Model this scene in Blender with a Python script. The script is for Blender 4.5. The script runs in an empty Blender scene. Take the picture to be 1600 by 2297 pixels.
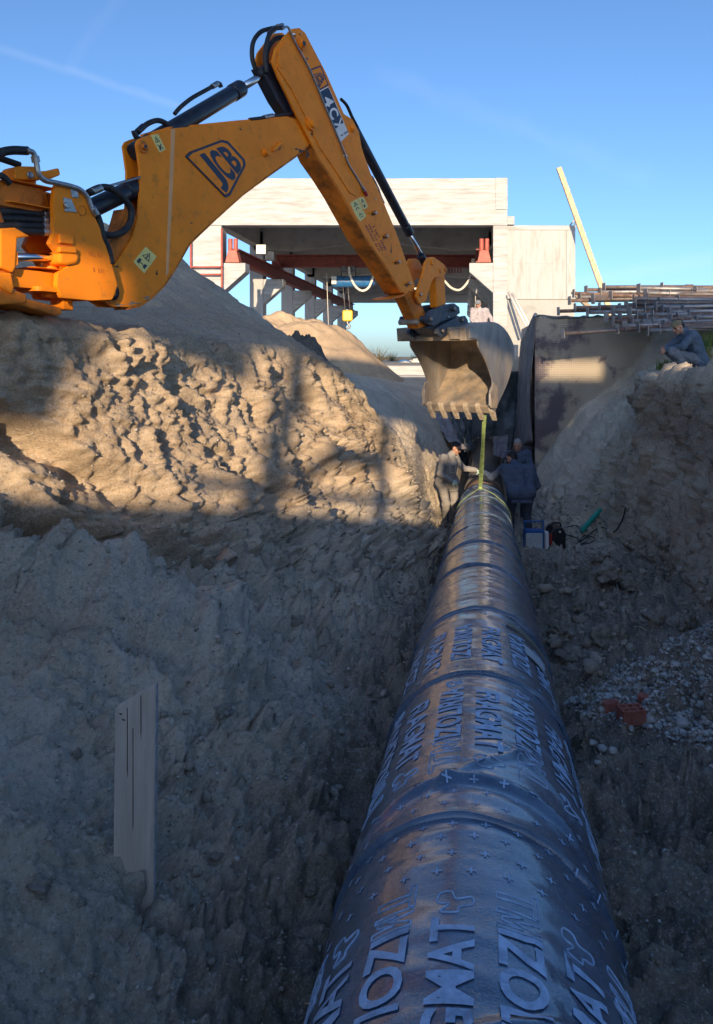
import bpy, bmesh, math, random
import numpy as np
from mathutils import Vector, Matrix
R = math.radians
random.seed(7)
rng = np.random.default_rng(11)
sc = bpy.context.scene
col = sc.collection

# ------------------------------------------------------------------ camera
FPX, HX, HY = 1800.0, 800.0, 800.0          # focal length, horizon point, measured in photograph pixels
cam = bpy.data.cameras.new('camera')
cam.sensor_fit = 'HORIZONTAL'; cam.sensor_width = 36.0
cam.lens = FPX / 1600 * 36; cam.shift_y = -(1148.5 - HY) / 1600
cam.clip_start = 0.05; cam.clip_end = 4000
camo = bpy.data.objects.new('camera', cam); col.objects.link(camo)
camo.rotation_euler = (R(90), 0, 0)
sc.camera = camo

# ------------------------------------------------------------------ sky and sun
SUN_EL, SUN_PHI = 12.7, -3.0                # the low sun stands behind the camera
ph = R(SUN_PHI)
world = bpy.data.worlds.new('World'); sc.world = world; world.use_nodes = True
nt = world.node_tree; nt.nodes.clear()
out = nt.nodes.new('ShaderNodeOutputWorld'); bg = nt.nodes.new('ShaderNodeBackground')
sky = nt.nodes.new('ShaderNodeTexSky'); sky.sky_type = 'NISHITA'; sky.sun_disc = False
sky.sun_elevation = R(SUN_EL); sky.sun_rotation = R(180 - SUN_PHI)
sky.air_density = 1.0; sky.dust_density = 5.0; sky.ozone_density = 4.2; sky.altitude = 2000
bg.inputs['Strength'].default_value = 0.13
nt.links.new(bg.outputs[0], out.inputs[0])
# faint contrails and thin veil cloud, laid out in sky directions
tc = nt.nodes.new('ShaderNodeTexCoord')
def wnode(t, **k):
    n = nt.nodes.new(t)
    for a, b in k.items(): setattr(n, a, b)
    return n
def streak(px0, py0, px1, py1, width, amount):
    a = Vector(((px0-HX)/FPX, 1, (HY-py0)/FPX)).normalized(); b = Vector(((px1-HX)/FPX, 1, (HY-py1)/FPX)).normalized()
    n = a.cross(b).normalized(); m = ((a+b)/2).normalized()
    dn = wnode('ShaderNodeVectorMath', operation='DOT_PRODUCT'); nt.links.new(tc.outputs['Generated'], dn.inputs[0]); dn.inputs[1].default_value = n
    no = wnode('ShaderNodeTexNoise'); no.inputs['Scale'].default_value = 22; no.inputs['Detail'].default_value = 4
    nt.links.new(tc.outputs['Generated'], no.inputs[0])
    wob = wnode('ShaderNodeMath', operation='MULTIPLY_ADD'); nt.links.new(no.outputs[0], wob.inputs[0]); wob.inputs[1].default_value = width*1.5; wob.inputs[2].default_value = -width*.75
    ad = wnode('ShaderNodeMath', operation='ADD'); nt.links.new(dn.outputs['Value'], ad.inputs[0]); nt.links.new(wob.outputs[0], ad.inputs[1])
    ab = wnode('ShaderNodeMath', operation='ABSOLUTE'); nt.links.new(ad.outputs[0], ab.inputs[0])
    mr = wnode('ShaderNodeMapRange', interpolation_type='SMOOTHSTEP'); nt.links.new(ab.outputs[0], mr.inputs[0])
    mr.inputs[1].default_value = width; mr.inputs[2].default_value = 0; mr.inputs[3].default_value = 0; mr.inputs[4].default_value = amount
    dm = wnode('ShaderNodeVectorMath', operation='DOT_PRODUCT'); nt.links.new(tc.outputs['Generated'], dm.inputs[0]); dm.inputs[1].default_value = m
    half = a.dot(m)
    mr2 = wnode('ShaderNodeMapRange', interpolation_type='SMOOTHSTEP'); nt.links.new(dm.outputs['Value'], mr2.inputs[0])
    mr2.inputs[1].default_value = half; mr2.inputs[2].default_value = half*.6+.4; mr2.inputs[3].default_value = 0; mr2.inputs[4].default_value = 1
    mu = wnode('ShaderNodeMath', operation='MULTIPLY'); nt.links.new(mr.outputs[0], mu.inputs[0]); nt.links.new(mr2.outputs[0], mu.inputs[1])
    mu2 = wnode('ShaderNodeMath', operation='MULTIPLY'); nt.links.new(mu.outputs[0], mu2.inputs[0]); nt.links.new(no.outputs[0], mu2.inputs[1])
    return mu2
acc = streak(-260, 20, 470, 262, .008, .13)
for s in (streak(820, 150, 1500, 420, .02, .07), streak(1250, 640, 1720, 560, .014, .14), streak(150, 160, 300, -60, .012, .04)):
    ad = wnode('ShaderNodeMath', operation='ADD'); nt.links.new(acc.outputs[0], ad.inputs[0]); nt.links.new(s.outputs[0], ad.inputs[1]); acc = ad
mix = wnode('ShaderNodeMix', data_type='RGBA'); nt.links.new(acc.outputs[0], mix.inputs['Factor'])
nt.links.new(sky.outputs[0], mix.inputs['A']); mix.inputs['B'].default_value = (4.6, 4.9, 5.4, 1)
nt.links.new(mix.outputs['Result'], bg.inputs['Color'])

sun = bpy.data.lights.new('sun', 'SUN'); sun.energy = 3.8; sun.angle = R(0.42); sun.color = (1.0, .76, .49)
suno = bpy.data.objects.new('sun', sun); col.objects.link(suno)
sdir = Vector((math.sin(ph)*math.cos(R(SUN_EL)), -math.cos(ph)*math.cos(R(SUN_EL)), math.sin(R(SUN_EL))))
suno.rotation_euler = sdir.to_track_quat('Z', 'Y').to_euler(); suno.location = sdir*60
vs = sc.view_settings
vs.view_transform = 'Standard'; vs.look = 'None'; vs.exposure = 0.80; vs.gamma = 1.0; vs.use_curve_mapping = False
sc.render.film_transparent = False
sc.cycles.max_bounces = 6

# ------------------------------------------------------------------ helpers
def px(x, y, Y):
    """photograph pixel at distance Y -> point of the place"""
    return Vector(((x-HX)/FPX*Y, Y, (HY-y)/FPX*Y))

ORG = {}
def link(o): col.objects.link(o); return o
def thing(name, label, cat, loc=(0, 0, 0), group=None):
    o = bpy.data.objects.new(name, None); link(o); o.location = loc; o.empty_display_size = .1
    o['label'] = label; o['category'] = cat
    if group: o['group'] = group
    ORG[o.name] = Vector(loc)
    return o
def tag(o, label, cat, group=None):
    o['label'] = label; o['category'] = cat
    if group: o['group'] = group
    return o
def origin_of(p): return ORG.get(p.name, Vector((0, 0, 0))) if p is not None else Vector((0, 0, 0))

def mesh_obj(name, verts, faces, mat, parent=None, smooth=False, origin=None, mats=None, mi=None):
    me = bpy.data.meshes.new(name)
    if parent is not None: org = origin_of(parent)
    else: org = Vector(origin) if origin is not None else Vector((0, 0, 0))
    v = np.asarray(verts, dtype=float).reshape(-1, 3) - np.array(org)
    me.from_pydata(v.tolist(), [], faces)
    me.validate(); me.update()
    if smooth is True: me.polygons.foreach_set('use_smooth', [True]*len(me.polygons))
    elif smooth: me.polygons.foreach_set('use_smooth', list(smooth)[:len(me.polygons)])
    for m in (mats or [mat]): me.materials.append(m)
    if mi is not None: me.polygons.foreach_set('material_index', mi)
    o = bpy.data.objects.new(name, me); link(o)
    if parent is not None: o.parent = parent
    else: o.location = org
    ORG[o.name] = org
    return o

class MB:
    """collects shapes, builds them as one mesh object"""
    def __init__(s): s.v = []; s.f = []; s.sm = []
    def add(s, v, f, smooth=False):
        n = len(s.v); s.v += [tuple(p) for p in v]; s.f += [tuple(i+n for i in q) for q in f]
        s.sm += [smooth]*len(f) if isinstance(smooth, bool) else list(smooth); return s
    def bm(s, bm, mtx=None, smooth=False):
        if mtx is not None: bm.transform(mtx)
        bm.verts.index_update()
        s.add([v.co[:] for v in bm.verts], [[v.index for v in f.verts] for f in bm.faces], smooth); bm.free(); return s
    def box(s, c, size, rot=None, bev=.004):
        b = bmesh.new(); bmesh.ops.create_cube(b, size=1)
        for v in b.verts: v.co = Vector((v.co.x*size[0], v.co.y*size[1], v.co.z*size[2]))
        if bev: bmesh.ops.bevel(b, geom=b.edges[:], offset=min(bev, min(size)*.3), segments=1, affect='EDGES', profile=.5)
        m = Matrix.Translation(Vector(c))
        if rot is not None: m = m @ rot.to_4x4()
        return s.bm(b, m)
    def beam(s, a, b, w, h, up=(0, 0, 1), bev=.004):
        a = Vector(a); b = Vector(b); d = b-a; L = d.length; d.normalize(); up = Vector(up)
        if abs(d.dot(up)) > .98: up = Vector((1, 0, 0))
        x = d.cross(up).normalized(); z = x.cross(d).normalized()
        rot = Matrix((x, d, z)).transposed()
        return s.box((a+b)/2, (w, L, h), rot, bev)
    def prism(s, poly, fn, t0, t1, bev=0.0):
        """poly: 2D outline, fn(u, v, t) -> point; extruded from t0 to t1"""
        b = bmesh.new(); n = len(poly)
        A = [b.verts.new(fn(p[0], p[1], t0)) for p in poly]; B = [b.verts.new(fn(p[0], p[1], t1)) for p in poly]
        b.faces.new(A); b.faces.new(B[::-1])
        for i in range(n): b.faces.new((A[i], B[i], B[(i+1) % n], A[(i+1) % n]))
        bmesh.ops.recalc_face_normals(b, faces=b.faces[:])
        if bev:
            ed = [e for e in b.edges if len(e.link_faces) == 2 and e.calc_face_angle(0) > .6]
            bmesh.ops.bevel(b, geom=ed, offset=bev, segments=2, affect='EDGES', profile=.5, clamp_overlap=True)
        bmesh.ops.triangulate(b, faces=[f for f in b.faces if len(f.verts) > 4])
        return s.bm(b)
    def tube(s, pts, r, n=10, cap=True, sub=0):
        P = [Vector(p) for p in pts]
        if sub: P = smooth_path(P, sub)
        rr = r if isinstance(r, (list, tuple)) else [r]*len(P)
        if len(rr) != len(P): rr = list(np.interp(np.linspace(0, 1, len(P)), np.linspace(0, 1, len(rr)), rr))
        T = [(P[min(i+1, len(P)-1)]-P[max(i-1, 0)]).normalized() for i in range(len(P))]
        up = Vector((0, 0, 1)) if abs(T[0].z) < .9 else Vector((1, 0, 0))
        x = T[0].cross(up).normalized(); V = []; F = []
        for i, p in enumerate(P):
            x = (x - T[i]*x.dot(T[i])).normalized(); y = T[i].cross(x)
            for k in range(n):
                a = 2*math.pi*k/n; V.append(p + (x*math.cos(a)+y*math.sin(a))*rr[i])
        for i in range(len(P)-1):
            for k in range(n):
                F.append((i*n+k, i*n+(k+1) % n, (i+1)*n+(k+1) % n, (i+1)*n+k))
        sm = [True]*len(F)
        if cap:
            F.append(tuple(range(n))[::-1]); F.append(tuple((len(P)-1)*n+k for k in range(n))); sm += [False, False]
        return s.add(V, F, sm)
    def rod(s, a, b, r, n=14, ends=.0):
        a = Vector(a); b = Vector(b); d = (b-a).normalized()
        if ends: return s.tube([a, a+d*ends*.15, a+d*ends, b-d*ends, b-d*ends*.15, b], [r-ends, r-ends*.3, r, r, r-ends*.3, r-ends], n)
        return s.tube([a, b], r, n)
    def ball(s, c, r, seg=12, ring=8, sq=None):
        b = bmesh.new(); bmesh.ops.create_uvsphere(b, u_segments=seg, v_segments=ring, radius=1)
        m = Matrix.Translation(Vector(c)) @ (sq if sq is not None else Matrix.Scale(r, 4))
        return s.bm(b, m, True)
    def build(s, name, mat, parent=None, origin=None):
        return mesh_obj(name, s.v, s.f, mat, parent, s.sm if any(s.sm) else False, origin)

def smooth_path(P, sub):
    out = []; n = len(P)
    for i in range(n-1):
        p0 = P[max(i-1, 0)]; p1 = P[i]; p2 = P[i+1]; p3 = P[min(i+2, n-1)]
        for k in range(sub):
            t = k/sub
            out.append(.5*((2*p1)+(p2-p0)*t+(2*p0-5*p1+4*p2-p3)*t*t+(3*p1-p0-3*p2+p3)*t**3))
    out.append(P[-1]); return out

def rounded(poly, r, seg=4):
    """round the corners of a 2D outline; r is one radius or one per corner"""
    out = []; n = len(poly)
    for i in range(n):
        p = Vector(poly[i]); a = Vector(poly[i-1]); b = Vector(poly[(i+1) % n])
        rr = r[i] if isinstance(r, (list, tuple)) else r
        da = (a-p); db = (b-p); k = min(rr, da.length*.45, db.length*.45)
        if k < 1e-6: out.append(tuple(p)); continue
        A = p+da.normalized()*k; B = p+db.normalized()*k
        for j in range(seg+1):
            t = j/seg; out.append(tuple(A*(1-t)**2+p*2*t*(1-t)+B*t*t))
    return out

def bez(pts, sub=5):
    """closed outline through 2D points, smoothed"""
    n = len(pts); out = []
    for i in range(n):
        p0, p1, p2, p3 = [Vector(pts[(i+k-1) % n]) for k in range(4)]
        for j in range(sub):
            t = j/sub
            out.append(tuple(.5*((2*p1)+(p2-p0)*t+(2*p0-5*p1+4*p2-p3)*t*t+(3*p1-p0-3*p2+p3)*t**3)))
    return out

# value-gradient noise, vectorised
_perm = np.random.default_rng(3).permutation(4096).astype(np.int64)
_grad = np.random.default_rng(4).normal(size=(4096, 3)); _grad /= np.linalg.norm(_grad, axis=1)[:, None]
def _h(i, j, k): return _perm[(_perm[(_perm[i & 4095] + j) & 4095] + k) & 4095]
def pn(x, y, z=0.0):
    x = np.asarray(x, float); y = np.asarray(y, float); z = np.zeros_like(x)+z
    xi = np.floor(x).astype(np.int64); yi = np.floor(y).astype(np.int64); zi = np.floor(z).astype(np.int64)
    xf = x-xi; yf = y-yi; zf = z-zi
    f = lambda t: t*t*t*(t*(t*6-15)+10)
    u, v, w = f(xf), f(yf), f(zf); r = 0
    for a in (0, 1):
        for b in (0, 1):
            for c in (0, 1):
                g = _grad[_h(xi+a, yi+b, zi+c)]
                d = g[..., 0]*(xf-a)+g[..., 1]*(yf-b)+g[..., 2]*(zf-c)
                r = r + d*(u if a else 1-u)*(v if b else 1-v)*(w if c else 1-w)
    return r*1.5
def fbm(x, y, z=0.0, o=3, g=.5):
    r = 0; a = 1
    for i in range(o):
        k = 2.03**i; r = r + a*pn(x*k+i*17.3, y*k-i*9.1, np.asarray(z)*k+i*3.7); a *= g
    return r
def ridge(x, y, z=0.0, o=3, g=.5):
    r = 0; a = 1
    for i in range(o):
        k = 2.03**i; r = r + a*(1-2*np.abs(pn(x*k+i*7.7, y*k+i*5.1, np.asarray(z)*k+i*1.7))); a *= g
    return r
def worley(x, y):
    """F1 distance and cell id"""
    xi = np.floor(x).astype(np.int64); yi = np.floor(y).astype(np.int64); best = np.full(x.shape, 9.0); cid = np.zeros(x.shape)
    for a in (-1, 0, 1):
        for b in (-1, 0, 1):
            h = _h(xi+a, yi+b, np.zeros_like(xi)); h2 = _perm[(h+77) & 4095]
            d = np.hypot(xi+a+h/4096-x, yi+b+h2/4096-y); m = d < best
            best = np.where(m, d, best); cid = np.where(m, h2/4096, cid)
    return best, cid
def sstep(a, b, x):
    t = np.clip((np.asarray(x, float)-a)/(b-a), 0, 1); return t*t*(3-2*t)

# ------------------------------------------------------------------ materials
MAT = {}
def material(name, base, rough=.7, metal=0.0, var=.25, vscale=6.0, bump=.0, bscale=40.0, dirt=None, dscale=3.0, damount=.5, spec=.5, coat=0.0, stretch=None, base2=None):
    m = bpy.data.materials.new(name); m.use_nodes = True; t = m.node_tree; b = t.nodes['Principled BSDF']
    N = t.nodes.new; L = t.links.new
    g = N('ShaderNodeTexCoord'); src = g.outputs['Object']
    if stretch:
        mp = N('ShaderNodeMapping'); mp.inputs['Scale'].default_value = stretch; L(src, mp.inputs[0]); src = mp.outputs[0]
    n1 = N('ShaderNodeTexNoise'); n1.inputs['Scale'].default_value = vscale; n1.inputs['Detail'].default_value = 6; n1.inputs['Roughness'].default_value = .6; L(src, n1.inputs[0])
    r1 = N('ShaderNodeMapRange'); r1.inputs[1].default_value = .3; r1.inputs[2].default_value = .7; L(n1.outputs[0], r1.inputs[0])
    mx = N('ShaderNodeMix'); mx.data_type = 'RGBA'
    lo = [c*(1-var) for c in base]; hi = base2 or [min(1, c*(1+var)) for c in base]
    mx.inputs['A'].default_value = (*lo, 1); mx.inputs['B'].default_value = (*hi, 1); L(r1.outputs[0], mx.inputs['Factor'])
    colr = mx.outputs['Result']
    rsock = None
    if dirt:
        n2 = N('ShaderNodeTexNoise'); n2.inputs['Scale'].default_value = dscale; n2.inputs['Detail'].default_value = 8; n2.inputs['Roughness'].default_value = .65; L(src, n2.inputs[0])
        r2 = N('ShaderNodeMapRange'); r2.inputs[1].default_value = .62-.3*damount; r2.inputs[2].default_value = .78-.2*damount; r2.inputs[4].default_value = min(1, .45+damount*.5); L(n2.outputs[0], r2.inputs[0])
        m2 = N('ShaderNodeMix'); m2.data_type = 'RGBA'; L(colr, m2.inputs['A']); m2.inputs['B'].default_value = (*dirt, 1); L(r2.outputs[0], m2.inputs['Factor'])
        colr = m2.outputs['Result']
        r3 = N('ShaderNodeMapRange'); L(r2.outputs[0], r3.inputs[0]); r3.inputs[3].default_value = rough; r3.inputs[4].default_value = min(1, rough+.35); rsock = r3.outputs[0]
    L(colr, b.inputs['Base Color'])
    if rsock: L(rsock, b.inputs['Roughness'])
    else: b.inputs['Roughness'].default_value = rough
    b.inputs['Metallic'].default_value = metal; b.inputs['Specular IOR Level'].default_value = spec; b.inputs['Coat Weight'].default_value = coat
    if bump:
        n3 = N('ShaderNodeTexNoise'); n3.inputs['Scale'].default_value = bscale; n3.inputs['Detail'].default_value = 6; n3.inputs['Roughness'].default_value = .65; L(src, n3.inputs[0])
        bp = N('ShaderNodeBump'); bp.inputs['Strength'].default_value = 1.0; bp.inputs['Distance'].default_value = bump; L(n3.outputs[0], bp.inputs['Height']); L(bp.outputs[0], b.inputs['Normal'])
    MAT[name] = m; return m

DUST = (.30, .225, .15)
material('orange_paint', (.95, .27, .012), .46, var=.10, vscale=3, dirt=(.42, .17, .045), dscale=13, damount=.27, spec=.22, bump=.0006, bscale=60)
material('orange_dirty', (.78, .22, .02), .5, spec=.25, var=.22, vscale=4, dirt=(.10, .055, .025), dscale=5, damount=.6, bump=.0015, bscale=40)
material('black_paint', (.018, .022, .035), .32, var=.4, vscale=8, dirt=(.07, .065, .06), dscale=9, damount=.3)
material('rubber', (.012, .013, .016), .55, var=.5, vscale=30, dirt=(.09, .075, .06), dscale=14, damount=.35)
material('chrome', (.75, .76, .78), .12, 1.0, var=.05)
material('zinc', (.42, .42, .42), .38, .9, var=.3, vscale=30)
material('navy', (.012, .022, .055), .4, var=.2, vscale=20)
material('white_print', (.78, .78, .78), .5, var=.08)
material('label_yellow', (.80, .68, .22), .45, var=.12, vscale=40, dirt=(.4, .34, .15), dscale=20, damount=.3)
material('red_plastic', (.35, .02, .03), .4, var=.2)
material('red_print', (.30, .05, .03), .6, var=.3, vscale=80)
material('hitch_paint', (.035, .055, .085), .42, .1, var=.5, vscale=12, dirt=(.20, .17, .14), dscale=9, damount=.5, bump=.002, bscale=50)
material('bucket_steel', (.27, .235, .20), .45, .25, var=.4, vscale=7, dirt=(.50, .37, .24), dscale=4, damount=.68, bump=.003, bscale=30)
material('bucket_side', (.36, .35, .35), .34, .55, var=.3, vscale=5, dirt=(.50, .39, .26), dscale=4, damount=.5, bump=.001, bscale=40, stretch=(1, 1, .5))
material('tooth_steel', (.60, .50, .38), .42, .25, var=.3, vscale=12, dirt=(.32, .24, .15), dscale=16, damount=.55, bump=.002, bscale=50)
material('concrete', (.47, .485, .495), .85, var=.22, vscale=4, dirt=(.29, .285, .275), dscale=2.4, damount=.5, bump=.006, bscale=12, stretch=(.3, .3, 2.6))
material('concrete_streaked', (.50, .515, .525), .85, var=.25, vscale=2.2, dirt=(.27, .26, .245), dscale=2.2, damount=.6, bump=.006, bscale=12, stretch=(2.2, 2.2, .35))
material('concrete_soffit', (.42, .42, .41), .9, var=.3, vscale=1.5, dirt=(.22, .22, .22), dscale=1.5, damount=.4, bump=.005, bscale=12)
material('oxide_red', (.20, .035, .03), .6, var=.3, vscale=4, dirt=(.10, .03, .025), dscale=5, damount=.3)
material('oxide_bright', (.42, .10, .07), .55, var=.25, vscale=6)
material('hoist_blue', (.03, .16, .40), .35, var=.25, vscale=6, dirt=(.05, .07, .1), damount=.3)
material('hook_yellow', (.85, .52, .03), .4, var=.2)
material('cable_white', (.75, .72, .66), .5, var=.1)
material('cable_black', (.02, .022, .025), .5, var=.3)
material('timber', (.62, .47, .30), .75, var=.3, vscale=3, stretch=(8, 8, .6), dirt=(.20, .12, .06), dscale=4, damount=.32, bump=.002, bscale=30)
material('timber_grey', (.58, .49, .40), .85, var=.16, vscale=4, stretch=(9, 9, .7), dirt=(.24, .20, .16), dscale=1.6, damount=.36, bump=.003, bscale=22)
material('timber_end', (.36, .36, .36), .8, var=.3, vscale=30)
material('crack', (.012, .010, .009), .9, var=.2)
material('scrim_wall', (.075, .062, .07), .75, var=.35, vscale=8, dirt=(.22, .18, .13), dscale=1.6, damount=.55)
material('scrim_fold', (.16, .15, .155), .7, var=.4, vscale=7, dirt=(.16, .13, .11), dscale=2.5, damount=.4, stretch=(1, 1, .4))
material('tarp_dark', (.10, .125, .14), .55, var=.5, vscale=5, dirt=(.12, .11, .10), dscale=4, damount=.4, bump=.01, bscale=9)
material('tarp_grey', (.30, .28, .30), .7, var=.25, vscale=5, dirt=(.20, .17, .14), dscale=4, damount=.4, bump=.006, bscale=10)
material('prop_steel', (.20, .175, .17), .55, .45, var=.4, vscale=5, dirt=(.10, .05, .03), dscale=5, damount=.45, bump=.001, bscale=40)
material('prop_rusty', (.21, .14, .115), .65, .25, var=.4, vscale=6, dirt=(.12, .085, .075), dscale=5, damount=.45, bump=.001, bscale=40)
material('prop_grey', (.34, .335, .34), .45, .6, var=.35, vscale=5, dirt=(.16, .09, .06), dscale=5, damount=.42, bump=.001, bscale=40)
material('brick', (.36, .12, .085), .85, var=.25, vscale=20, dirt=(.22, .15, .11), dscale=14, damount=.4, bump=.002, bscale=60)
material('stone', (.42, .415, .40), .8, var=.45, vscale=5, bump=.003, bscale=30)
material('stone_pale', (.46, .455, .43), .75, var=.25, vscale=9, bump=.002, bscale=40)
material('clod', (.27, .24, .195), .95, var=.5, vscale=14, bump=.02, bscale=30, dirt=(.07, .06, .05), dscale=18, damount=.4)
material('sling_green', (.34, .46, .17), .6, var=.25, vscale=20, dirt=(.14, .18, .07), dscale=12, damount=.35)
material('pipe_steel', (.15, .10, .065), .5, .4, var=.4, vscale=5, dirt=(.34, .21, .11), dscale=4, damount=.5, bump=.002, bscale=30)
material('pipe_old', (.075, .07, .065), .6, .2, var=.4, vscale=5, dirt=(.20, .16, .12), dscale=3, damount=.45, bump=.003, bscale=20)
material('membrane_print', (.42, .58, .80), .6, var=.28, vscale=26, dirt=(.13, .18, .26), dscale=12, damount=.42, bump=.002, bscale=90)
material('sticker_white', (.55, .58, .60), .5, var=.12)
material('tape_olive', (.19, .19, .10), .55, var=.2)
material('crane_plate', (.03, .10, .32), .4, var=.2)
material('box_white', (.50, .55, .58), .5, var=.1, vscale=10)
material('box_blue', (.02, .12, .38), .4, var=.2)
material('tool_green', (.02, .36, .28), .35, var=.15)
material('welder_black', (.015, .016, .018), .4, var=.3)
material('welder_red', (.38, .03, .02), .4, var=.2)
material('sand', (.46, .34, .22), .95, var=.2, vscale=3, bump=.02, bscale=10)
material('dark_earth', (.15, .125, .10), .95, var=.35, vscale=6, bump=.03, bscale=14)
material('bag_white', (.72, .74, .78), .6, var=.1, vscale=10)
material('bag_blue', (.08, .22, .55), .6, var=.2, vscale=10)
material('barrel_blue', (.25, .45, .58), .5, var=.15)
material('leaf_dry', (.16, .14, .10), .9, var=.4)
material('grass_green', (.11, .17, .035), .8, var=.4, vscale=12)
material('grass_dry', (.32, .25, .10), .85, var=.4, vscale=12)

def rubble_material(name, cols, rough=.85, bump=.004, bscale=60):
    """every loose piece takes its own colour"""
    m = bpy.data.materials.new(name); m.use_nodes = True; t = m.node_tree; b = t.nodes['Principled BSDF']; N = t.nodes.new; L = t.links.new
    g = N('ShaderNodeNewGeometry'); r = N('ShaderNodeValToRGB'); r.color_ramp.interpolation = 'LINEAR'; el = r.color_ramp.elements
    while len(el) < len(cols): el.new(.5)
    for i, c in enumerate(cols): el[i].position = i/(len(cols)-1); el[i].color = (*c, 1)
    L(g.outputs['Random Per Island'], r.inputs[0])
    n = N('ShaderNodeTexNoise'); n.inputs['Scale'].default_value = bscale; n.inputs['Detail'].default_value = 5; L(g.outputs['Position'], n.inputs[0])
    mr = N('ShaderNodeMapRange'); mr.inputs[1].default_value = .3; mr.inputs[2].default_value = .7; mr.inputs[3].default_value = .6; mr.inputs[4].default_value = 1.25; L(n.outputs[0], mr.inputs[0])
    vm = N('ShaderNodeVectorMath'); vm.operation = 'SCALE'; L(r.outputs[0], vm.inputs[0]); L(mr.outputs[0], vm.inputs['Scale']); L(vm.outputs[0], b.inputs['Base Color'])
    bp = N('ShaderNodeBump'); bp.inputs['Distance'].default_value = bump; L(n.outputs[0], bp.inputs['Height']); L(bp.outputs[0], b.inputs['Normal']); b.inputs['Roughness'].default_value = rough; b.inputs['Specular IOR Level'].default_value = .3
    MAT[name] = m
rubble_material('gravel_mix', [(.20, .205, .20), (.38, .375, .35), (.46, .42, .37), (.52, .525, .52), (.34, .38, .38), (.68, .66, .63)])
rubble_material('crumb_mix', [(.22, .195, .16), (.36, .32, .26), (.48, .43, .355), (.30, .255, .20), (.60, .55, .47)], .95, .006, 90)
# ------------------------------------------------------------------ writing: text outlines as flat meshes
TXT = {}
def text_mesh(body, cuts=0, offset=0.0):
    if (body, cuts, offset) in TXT: return TXT[(body, cuts, offset)]
    c = bpy.data.curves.new('txt', 'FONT'); c.body = body; c.size = 1; c.offset = offset; c.resolution_u = 4
    o = bpy.data.objects.new('txt', c); link(o)
    dg = bpy.context.evaluated_depsgraph_get(); m = bpy.data.meshes.new_from_object(o.evaluated_get(dg))
    b = bmesh.new(); b.from_mesh(m); bpy.data.objects.remove(o); bpy.data.curves.remove(c); bpy.data.meshes.remove(m)
    xs = [v.co.x for v in b.verts]; ys = [v.co.y for v in b.verts]; x0, x1, y0, y1 = min(xs), max(xs), min(ys), max(ys)
    for v in b.verts: v.co = Vector(((v.co.x-x0)/(x1-x0), (v.co.y-y0)/(y1-y0), 0))
    for k in range(1, cuts):
        bmesh.ops.bisect_plane(b, geom=b.verts[:]+b.edges[:]+b.faces[:], plane_co=(0, k/cuts, 0), plane_no=(0, 1, 0))
    b.verts.index_update()
    r = ([(v.co.x, v.co.y) for v in b.verts], [[v.index for v in f.verts] for f in b.faces], (x1-x0)/(y1-y0)); b.free(); TXT[(body, cuts, offset)] = r; return r

for _k in (('IZOLIRKA', 5, .026), ('FRAGMAT', 5, .026), ('J', 3, .035), ('C', 3, .035), ('B', 3, .035), ('4', 0, .03), ('C', 0, .03), ('X', 0, .03)): text_mesh(*_k)
# ------------------------------------------------------------------ pipe line
PSL = .0772
def pipeX(Y): return .1594*Y - .03
def pipeZ(Y): return -1.66 - PSL*Y
PR = .435

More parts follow.
